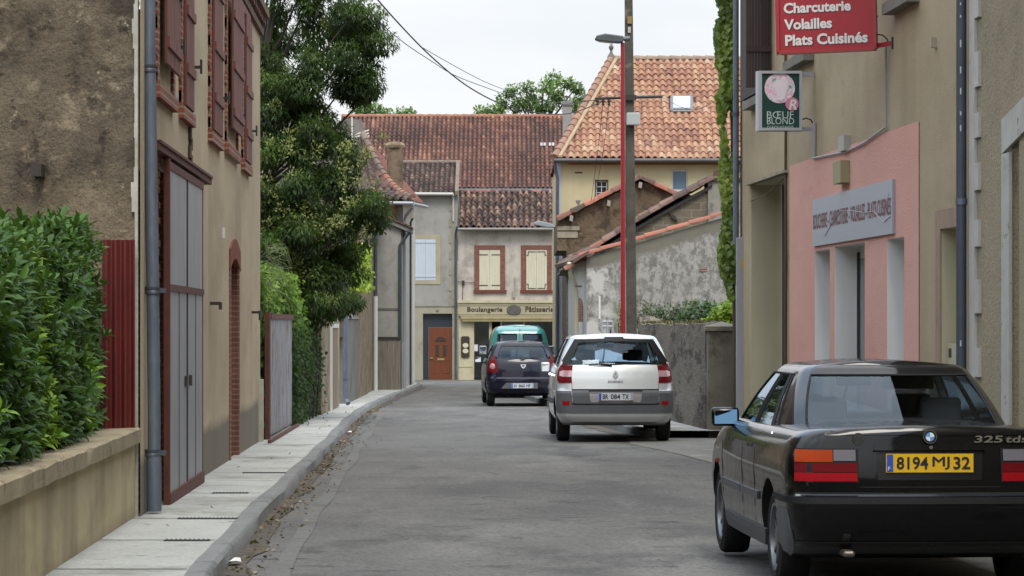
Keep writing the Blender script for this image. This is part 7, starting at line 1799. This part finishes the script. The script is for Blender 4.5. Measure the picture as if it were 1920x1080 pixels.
def nz3(P, s, seed=0): return np.array([noise.noise(Vector((p[0]*s+seed, p[1]*s, p[2]*s))) for p in P])

# ---- laurel hedge on the left
HG = thing('laurel_hedge', 'thick glossy green laurel hedge behind the low cream wall', 'hedge', (-3.6, 20, .6))
def hedge():
    Pp, Nn = [], []
    def surf(y, v):      # street face
        top = 1.86+.018*(y-15)+.14*noise.noise(Vector((y*.9, 0, 1)))+(.12 if 20.5 < y < 22.8 else 0)
        z = .70+(top-.70)*v
        return top, z
    n = 3400
    for i in range(n):       # face shoots
        y = 13.5+10.2*rg.random(); v = rg.random(); top, z = surf(y, v)
        x = LWX(y)-.26-.12*max(0, min(1, (y-21.5)/1.5))+.10*noise.noise(Vector((y*1.3, z*1.5, 0)))+.05*rg.normal()-.12*max(0, (v-.8)/.2)**2
        if y > 23.35: x -= .0
        Pp.append((x, y, z)); Nn.append((1, -.1, .25+.5*v))
    for i in range(2000):    # top
        y = 13.5+10.2*rg.random(); top, _ = surf(y, 1); d = 1.9*rg.random()
        Pp.append((LWX(y)-.2-d, y, top+.05*rg.normal()+.03)); Nn.append((.2, -.1, 1))
    for i in range(1100):     # far end, seen over the coping
        z = .7+1.35*rg.random(); x = LWX(23.6)-.36-1.7*rg.random()
        Pp.append((x, 23.55+.06*rg.normal(), z)); Nn.append((.1, 1, .3))
    for i in range(700):     # near end
        Pp.append((LWX(13.5)-.3-1.5*rg.random(), 13.45+.06*rg.normal(), .4+1.5*rg.random())); Nn.append((.1, -1, .3))
    for i in range(1500):     # inner fill
        y = 13.5+10*rg.random(); z = .65+1.4*rg.random(); Pp.append((LWX(y)-.35-.2*rg.random(), y, z)); Nn.append((.8, 0, .5))
    Pp, Nn = np.array(Pp), np.array(Nn, float)
    P, D, U, S, T = [], [], [], [], []
    young = np.array([noise.noise(Vector((p[1]*.75, p[2]*1.1, 5))) for p in Pp])
    for p, nn, yg in zip(Pp, Nn, young):
        nn = nn/np.linalg.norm(nn); ax = nn+rg.normal(size=3)*.35; ax[2] += .2; ax /= np.linalg.norm(ax)
        a = np.cross(ax, (0, 0, 1.01)); a /= np.linalg.norm(a)+1e-9; b = np.cross(ax, a); fresh = (yg > .2 and p[1] > 18.5) or yg > .38
        k = rg.integers(6, 11); ph = rg.random()*6.28; sz = rg.uniform(.85, 1.2)
        for q in range(k):
            t = ph+q*2.4; op = .35+.9*(q/k); d = ax*(1.1-op*.75)+(a*math.cos(t)+b*math.sin(t))*op
            d[2] -= .12*(not fresh)
            P.append(p+ax*.05*(1-q/k)); D.append(d); U.append(ax+np.array((0, 0, .4))); S.append(rg.uniform(.06, .12)*sz)
            T.append(np.clip((.62+.28*rg.random()) if fresh else (.10+.32*rg.random()), 0, 1))
    return [leaves('laurel', P, D, U, S, T)]
foliage('leaves', leafmat('laurel_leaf', [(0, '22351a'), (.25, '34501f'), (.5, '476a26'), (.62, '5d7d27'), (.85, '7c9c33'), (1, '93ad42')], .5, .15, .25), hedge(), HG)
mb = MB(); rnd = random.Random(1)
for i in range(90):
    y = rnd.uniform(14, 23.5); x = LWX(y)-.5-rnd.random()*.4; mb.tube([(x, y, .2), (x+rnd.uniform(-.1, .2), y+rnd.uniform(-.2, .2), 1.1), (x+rnd.uniform(0, .35), y+rnd.uniform(-.3, .3), 1.95)], [.014, .01, .005], 5, caps=False)
mb.build('stems', woodmat('stem_bark', '4a4030', '362e22'), HG)
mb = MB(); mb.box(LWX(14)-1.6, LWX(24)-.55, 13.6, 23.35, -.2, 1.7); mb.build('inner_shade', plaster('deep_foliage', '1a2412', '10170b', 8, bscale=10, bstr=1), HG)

def blob_leaves(kind, n, C, Rr, size, tfun, droop=.3, shell=.55, width=1.0, keep=None, outw=.6):
    """leaves spread through an ellipsoid, denser near its surface"""
    u = rv(n); r = (shell+(1-shell)*rg.random(n)**.6)[:, None]; P = np.array(C)+u*r*np.array(Rr)
    if keep is not None: m = keep(P); P, u = P[m], u[m]
    n = len(P); D = u*outw+rv(n)*.7; D[:, 2] -= droop; U = u*.6+rv(n)*.35+np.array((0, 0, .8))
    return leaves(kind, P, D, U, size*(.7+.6*rg.random(n)), tfun(P, u), width)

# ---- big broadleaf tree over the left wall
TR = thing('tree', 'tall dark evergreen tree with cream flower tufts rising behind the ivy', 'tree', (-4.9, 54, G(54)))
def P_(px, py, Y): return np.array(W(px, py, Y))
cl = [  # px, py, Y, radius in pixels x, y
 (530, -40, 54, 90, 80), (600, -20, 54, 90, 70), (670, 10, 53, 45, 45), (560, 60, 55, 80, 60), (640, 60, 54, 60, 45), (690, 75, 54, 30, 40), (600, 105, 53, 60, 40), (670, 125, 54, 45, 38), (690, 160, 54, 26, 24), (655, 165, 54, 30, 22),
 (520, 130, 54, 50, 70), (560, 140, 53, 45, 35), (555, 175, 54, 50, 30), (500, 180, 53, 30, 60), (600, 245, 53, 50, 25), (605, 570, 53, 45, 28), (570, 575, 55, 40, 30), (535, 200, 54, 60, 55), (580, 215, 55, 45, 30), (520, 270, 53, 50, 60), (580, 270, 54, 70, 55), (620, 265, 55, 40, 45), (640, 320, 54, 35, 50), (560, 340, 53, 75, 60), (620, 350, 54, 60, 60), (670, 380, 54, 42, 38), (690, 400, 53, 30, 32),
 (520, 420, 54, 45, 70), (500, 470, 53, 30, 60), (545, 440, 52, 60, 60), (580, 520, 53, 60, 40), (500, 350, 53, 30, 60), (540, 530, 54, 50, 30), (590, 420, 53, 75, 60), (650, 430, 54, 55, 50), (560, 480, 55, 70, 50), (620, 490, 54, 60, 50), (655, 480, 54, 32, 40), (520, 500, 54, 40, 50), (600, 540, 56, 55, 40), (640, 560, 56, 30, 30)]
parts = []; fl = []
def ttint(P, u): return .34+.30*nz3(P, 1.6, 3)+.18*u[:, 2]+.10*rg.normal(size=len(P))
subs = []
for px, py, Y, a, b in cl:
    s_ = F/Y; C = P_(px, py, Y); ra, rb = a/s_, b/s_
    k = max(5, int(ra*rb*26)); 
    for _ in range(k):
        d = rv(1)[0]*(.35+.6*rg.random()); c = C+d*np.array((ra, 1.1*max(ra, .6), rb)); r = rg.uniform(.20, .36); subs.append((c, r))
for c, r in subs:
    if c[0] < XL(42)-6: continue
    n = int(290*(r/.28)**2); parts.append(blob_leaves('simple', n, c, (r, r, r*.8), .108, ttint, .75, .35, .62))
    if rg.random() < .06 and c[1] < 55: 
        q = c+np.array((.0, -.8*r, .5*r)); fl.append(q)
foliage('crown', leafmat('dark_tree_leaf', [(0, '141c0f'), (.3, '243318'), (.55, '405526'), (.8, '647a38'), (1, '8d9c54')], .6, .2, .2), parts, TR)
fp = []
for q in fl:
    for _ in range(rg.integers(2, 5)):
        qq = q+rg.normal(size=3)*.12; fp.append(blob_leaves('simple', 55, qq, (.11, .11, .13), .05, lambda P, u: .5+.25*rg.normal(size=len(P)), -.8, .2, 1.2))
for px, py in ((645, 300), (668, 292), (640, 430), (665, 410), (560, 270), (575, 395), (520, 310), (505, 370), (540, 372), (610, 425), (655, 330), (545, 480), (560, 490), (500, 450)):
    q = P_(px, py, 52.6); 
    for _ in range(4): fp.append(blob_leaves('simple', 38, q+rg.normal(size=3)*.2, (.16, .16, .13), .055, lambda P, u: .5+.25*rg.normal(size=len(P)), -.6, .2, 1.2))
foliage('flower_tufts', leafmat('flower_tuft', [(0, '5f6636'), (.5, '7f8350'), (1, 'a3a374')], .8, .3, .2), fp, TR)
mb = MB()
mb.tube([(-5.0, 54, G(54)), (-4.95, 54, 1.5), (-4.8, 54.1, 3.2), (-4.6, 54, 5), (-4.3, 54, 7.5)], [.2, .17, .14, .1, .05], 10)
for q, (c, r) in enumerate(subs):
    if q % 7 == 0:
        z0_ = max(1.6, c[2]-1.4-rg.random()); st = np.array((-4.85+.08*z0_*.6, 54, z0_)); m_ = (st+c)/2+np.array((0, 0, -.15)); mb.tube([st, m_, c], [.05, .03, .01], 5, caps=False)
mb.build('trunk', woodmat('dark_bark', '3a332a', '28231c'), TR, smooth=True)

# ---- ivy mass over the wall behind the tin gate
IV = thing('ivy_bush', 'dense ivy and creeper mass hanging over the wall beyond the tin gate', 'ivy', (-3.9, 52, G(52)))
def ivy():
    P, U, T = [], [], []
    for i in range(20000):
        y = 43.2+15*rg.random(); zt = 2.28+.25*noise.noise(Vector((y*.6, 0, 2)))-(.9*max(0, (y-53)/5)**1.2); z = G(y)+.1+(zt-G(y))*rg.random()**.85
        face = -3.66-.02*(y-50) if y > 50.0 else -3.95
        bul = .18*noise.noise(Vector((y*.8, z*1.1, 4)))+.10*math.sin(min(1, max(0, (z+.3)/2.2))*math.pi)
        if y <= 50 and z < 1.35: continue
        x = face+bul-.07+.06*rg.normal(); 
        if y <= 50: x += .15*min(1, max(0, z-1.5))
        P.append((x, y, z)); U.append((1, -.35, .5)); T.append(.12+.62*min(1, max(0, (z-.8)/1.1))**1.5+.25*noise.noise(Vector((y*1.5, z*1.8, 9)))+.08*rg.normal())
    for i in range(7000):      # top and near face
        y = 43.2+15*rg.random(); zt = 2.28+.25*noise.noise(Vector((y*.6, 0, 2)))-(.9*max(0, (y-53)/5)**1.2); x = -3.8-1.5*rg.random()
        P.append((x, y, zt+.08*rg.normal())); U.append((.2, -.3, 1)); T.append(.5+.25*noise.noise(Vector((y*1.5, x*1.8, 9)))+.1*rg.normal())
    for i in range(7000):
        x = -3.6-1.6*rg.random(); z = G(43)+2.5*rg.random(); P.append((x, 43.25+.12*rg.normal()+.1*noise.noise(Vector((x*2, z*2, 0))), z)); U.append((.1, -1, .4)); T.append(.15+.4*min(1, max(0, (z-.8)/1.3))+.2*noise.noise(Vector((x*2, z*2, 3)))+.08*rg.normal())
    P, U = np.array(P), np.array(U); n = len(P); D = rv(n)*.7+U*.2; D[:, 2] -= .6
    return [leaves('broad', P, D, U+rv(n)*.45, .075*(.6+.8*rg.random(n)), T)]
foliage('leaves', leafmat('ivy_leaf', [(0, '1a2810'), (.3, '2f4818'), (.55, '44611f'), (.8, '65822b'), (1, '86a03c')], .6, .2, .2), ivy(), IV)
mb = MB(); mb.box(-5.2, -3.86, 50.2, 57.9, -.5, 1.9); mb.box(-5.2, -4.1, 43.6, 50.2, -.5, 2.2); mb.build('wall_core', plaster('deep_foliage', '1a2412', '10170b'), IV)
mb = MB(); rnd = random.Random(6)
for i in range(14): x = -3.68+rnd.uniform(-.08, .02); y = rnd.uniform(50.5, 57.5); mb.tube([(x, y, G(y)+.08), (x+.05, y+rnd.uniform(-.3, .3), .5), (x+rnd.uniform(-.05, .1), y+rnd.uniform(-.4, .4), 1.4)], .015, 5, caps=False)
mb.build('stems', woodmat('stem_bark', '4a4030', '362e22'), IV)
GB = thing('creeper', 'small bright yellow green creeper on the brown stone pier', 'creeper', (-3.95, 74, 2.4))
P = []
for i in range(1300):
    y = 71+5*rg.random(); z = 2.35+1.1*rg.random(); P.append((XB(y)+.15+.1*rg.normal(), y, z))
P = np.array(P); n = len(P); U = np.tile((.5, -.8, .5), (n, 1)); foliage('leaves', leafmat('lime_leaf', [(0, '5c7420'), (.5, '88a02c'), (1, 'a9bd45')], .5, .35, .4), [leaves('broad', P, rv(n)*.6+np.array((0, 0, -.7)), U+rv(n)*.4, .10*(.7+.6*rg.random(n)), .5+.25*rg.normal(size=n))], GB)
GR = thing('pampas_tuft', 'pale wispy grass tuft hanging at the corner of the old house', 'plant', (-3.45, 43.2, 2.6))
mb = MB(); rnd = random.Random(8)
for i in range(55):
    p = Vector((-3.55, 43.1, 2.35+rnd.uniform(-.3, .3))); d = Vector((rnd.uniform(.1, .32), rnd.uniform(-.1, .2), rnd.uniform(-.25, .15))); q = p+d; r_ = q+Vector((d.x*.3, 0, -abs(d.x)*.8))
    mb.tube([p, q, r_], [.004, .003, .001], 3, caps=False, tint=rnd.random())
mb.build('blades', leafmat('grass_blade', [(0, '5f6a40'), (1, '8b9468')], .6, .2), GR)

# ---- vine at the right hand corner
VN = thing('vine', 'bright green vine hanging down the corner of the butcher building', 'vine', (3.3, 45.2, 2))
def vine():
    P, T = [], []
    for i in range(7000):
        z = 1.9+5.6*rg.random(); t = (z-1.9)/5.6
        wv = .105+.05*noise.noise(Vector((z*1.4, 0, 0)))+(.04 if z > 4.6 else 0); 
        if z < 2.3: wv *= (z-1.7)/.6
        x = XR(45)-.04-wv*(2*rg.random()**.8)*.95+.05*noise.noise(Vector((z*2, 3, 0))); y = 45.05+.5*rg.random()
        if nzv(z, x) < -.24: continue
        P.append((x, y, z)); T.append(.58+.5*noise.noise(Vector((x*4, z*1.5, 4)))+.12*rg.normal())
    P = np.array(P); n = len(P); D = rv(n)*.5+np.array((0, 0, -.9)); U = np.tile((-.3, -1, .4), (n, 1))+rv(n)*.4
    return [leaves('broad', P, D, U, .085*(.6+.7*rg.random(n)), T)]
nzv = lambda z, x: noise.noise(Vector((x*5, z*1.7, 8)))
foliage('leaves', leafmat('vine_leaf', [(0, '25360f'), (.35, '43591e'), (.6, '64782c'), (.85, '84953e'), (1, '9ba852')], .45, .3, .4), vine(), VN)
mb = MB(); mb.tube([(3.38, 45.2, G(45)), (3.36, 45.2, 2), (3.33, 45.3, 5), (3.36, 45.3, 7.5)], .025, 6); 
mb.build('stem', woodmat('stem_bark', '4a4030'), VN)
mb = MB(); mb.tube([W(1375, 70, 45.2), W(1360, 74, 45.2), W(1350, 84, 45.2), W(1341, 98, 45.2)], [.01, .008, .006, .003], 5); mb.build('tendril', woodmat('stem_bark', '4a4030'), VN)

# ---- garden shrubs behind the right wall
def shrub(name, label, cat, items, mat, size, kind='simple', dens=900, droop=.2, tb=.4, width=1.0):
    t = thing(name, label, cat, tuple(items[0][0][:2])+(G(50),)); ps = []
    for C, Rr in items:
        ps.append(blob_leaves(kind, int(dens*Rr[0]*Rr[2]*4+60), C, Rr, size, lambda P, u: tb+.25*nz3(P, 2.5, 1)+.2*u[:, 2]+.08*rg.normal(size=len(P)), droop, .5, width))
    foliage('leaves', mat, ps, t)
    mb = MB()
    for C, Rr in items: mb.tube([(C[0], C[1], G(C[1])), (C[0], C[1], C[2])], [.03, .01], 5)
    mb.build('stems', woodmat('stem_bark', '4a4030'), t)
M_hd = leafmat('hedge_dark', [(0, '17200f'), (.4, '28381a'), (.7, '3a4f22'), (1, '556b34')], .6, .15)
def wc(px, py, Y): return tuple(W(px, py, Y))
shrub('shrub', 'dark clipped hedge behind the mossy garden wall', 'shrub', [(wc(1225, 597, 60), (.28, .3, .30)), (wc(1255, 598, 60), (.3, .3, .32)), (wc(1285, 596, 60), (.3, .3, .33)), (wc(1240, 610, 60), (.4, .3, .3)), (wc(1275, 612, 60), (.4, .3, .3))], M_hd, .06, dens=1400)
shrub('shrub', 'bluish green leafy shrub behind the garden wall in the middle', 'shrub', [(wc(1312, 588, 57), (.30, .3, .28)), (wc(1335, 596, 57), (.3, .3, .3)), (wc(1300, 606, 57), (.35, .3, .25)), (wc(1360, 590, 57), (.25, .3, .25))], leafmat('hedge_blue', [(0, '1d2c1c'), (.4, '31492c'), (.8, '4c6b40'), (1, '6c8a58')], .5, .2), .09, dens=900, width=1.3)
shrub('shrub', 'bright yellow green climber spilling over the garden wall next to the pillar', 'shrub', [(wc(1350, 590, 50), (.16, .2, .16)), (wc(1372, 578, 50), (.14, .2, .16)), (wc(1340, 603, 50), (.18, .2, .08)), (wc(1362, 600, 50), (.16, .2, .10)), (wc(1380, 596, 50), (.1, .2, .2)), (wc(1318, 606, 50), (.10, .15, .04))], leafmat('lime_leaf', []), .07, kind='broad', dens=1500, tb=.45)
shrub('shrub', 'dark round shrub by the utility pole and the end of the garden wall', 'shrub', [(wc(1202, 590, 63), (.22, .25, .35)), (wc(1212, 600, 63), (.2, .2, .25))], leafmat('brownish_leaf', [(0, '2a241b'), (.5, '3d3627'), (1, '5a5438')], .8, .1), .05, dens=1500)
shrub('shrub', 'pale yellowish creeper hanging beside the red lamp post', 'shrub', [(wc(1160, 600, 72), (.10, .1, .35)), (wc(1163, 580, 72), (.07, .1, .2))], leafmat('pale_leaf', [(0, '5f6538'), (1, '8f9560')], .6, .2), .05, dens=1500)

# ---- trees behind the roofs
def far_tree(label, px, py, Y, cls, mat, size=.32, dens=150, seed=0):
    t = thing('tree', label, 'tree', (W(px, py, Y).x, Y, G(Y)), 'trees behind the roofs'); ps = []; mb = MB(); cx, cz = W(px, py, Y).x, W(px, py, Y).z
    mb.tube([(cx, Y, G(Y)), (cx, Y, cz)], [.3, .12], 8)
    for (qx, qy, rx, ry_) in cls:
        C = np.array(W(qx, qy, Y+rg.normal()*.8)); s_ = F/Y
        for _ in range(max(3, int(rx*ry_/45))):
            d = rv(1)[0]*(.3+.6*rg.random()); c = C+d*np.array((rx/s_, rx/s_, ry_/s_)); r = rg.uniform(.22, .42)
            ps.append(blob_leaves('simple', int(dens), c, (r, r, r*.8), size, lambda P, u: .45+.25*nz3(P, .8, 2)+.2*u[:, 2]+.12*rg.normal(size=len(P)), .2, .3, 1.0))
        mb.tube([(cx, Y, cz-1.5), tuple(C)], [.08, .03], 5, caps=False)
    foliage('crown', mat, ps, t); mb.build('trunk', woodmat('dark_bark', '3a332a'), t)
M_far = leafmat('far_leaf', [(0, '32461f'), (.4, '4f6a33'), (.7, '6f8a48'), (1, '94a868')], .6, .3)
far_tree('broad green tree behind the brown roof, right of the cables', 1010, 200, 150, [(925, 204, 12, 12), (945, 192, 14, 16), (962, 172, 10, 12), (985, 165, 12, 9), (1003, 176, 12, 14), (1020, 160, 12, 7), (1036, 152, 7, 10), (1045, 180, 14, 22), (1078, 166, 12, 8), (1064, 156, 5, 7), (1070, 200, 26, 14), (985, 200, 30, 14), (1025, 203, 22, 12), (1092, 184, 7, 12), (903, 208, 4, 5)], M_far, .2, dens=70)
far_tree('small round green tree top at the left end of the brown roof', 690, 205, 150, [(685, 200, 14, 14), (705, 205, 14, 10), (690, 188, 10, 10), (665, 205, 12, 8), (722, 212, 5, 3)], M_far, .2, dens=60)
far_tree('thin dark tree tip showing above the middle of the brown roof', 770, 214, 155, [(771, 212, 5, 5), (752, 214, 4, 3)], M_far, .22, 60)
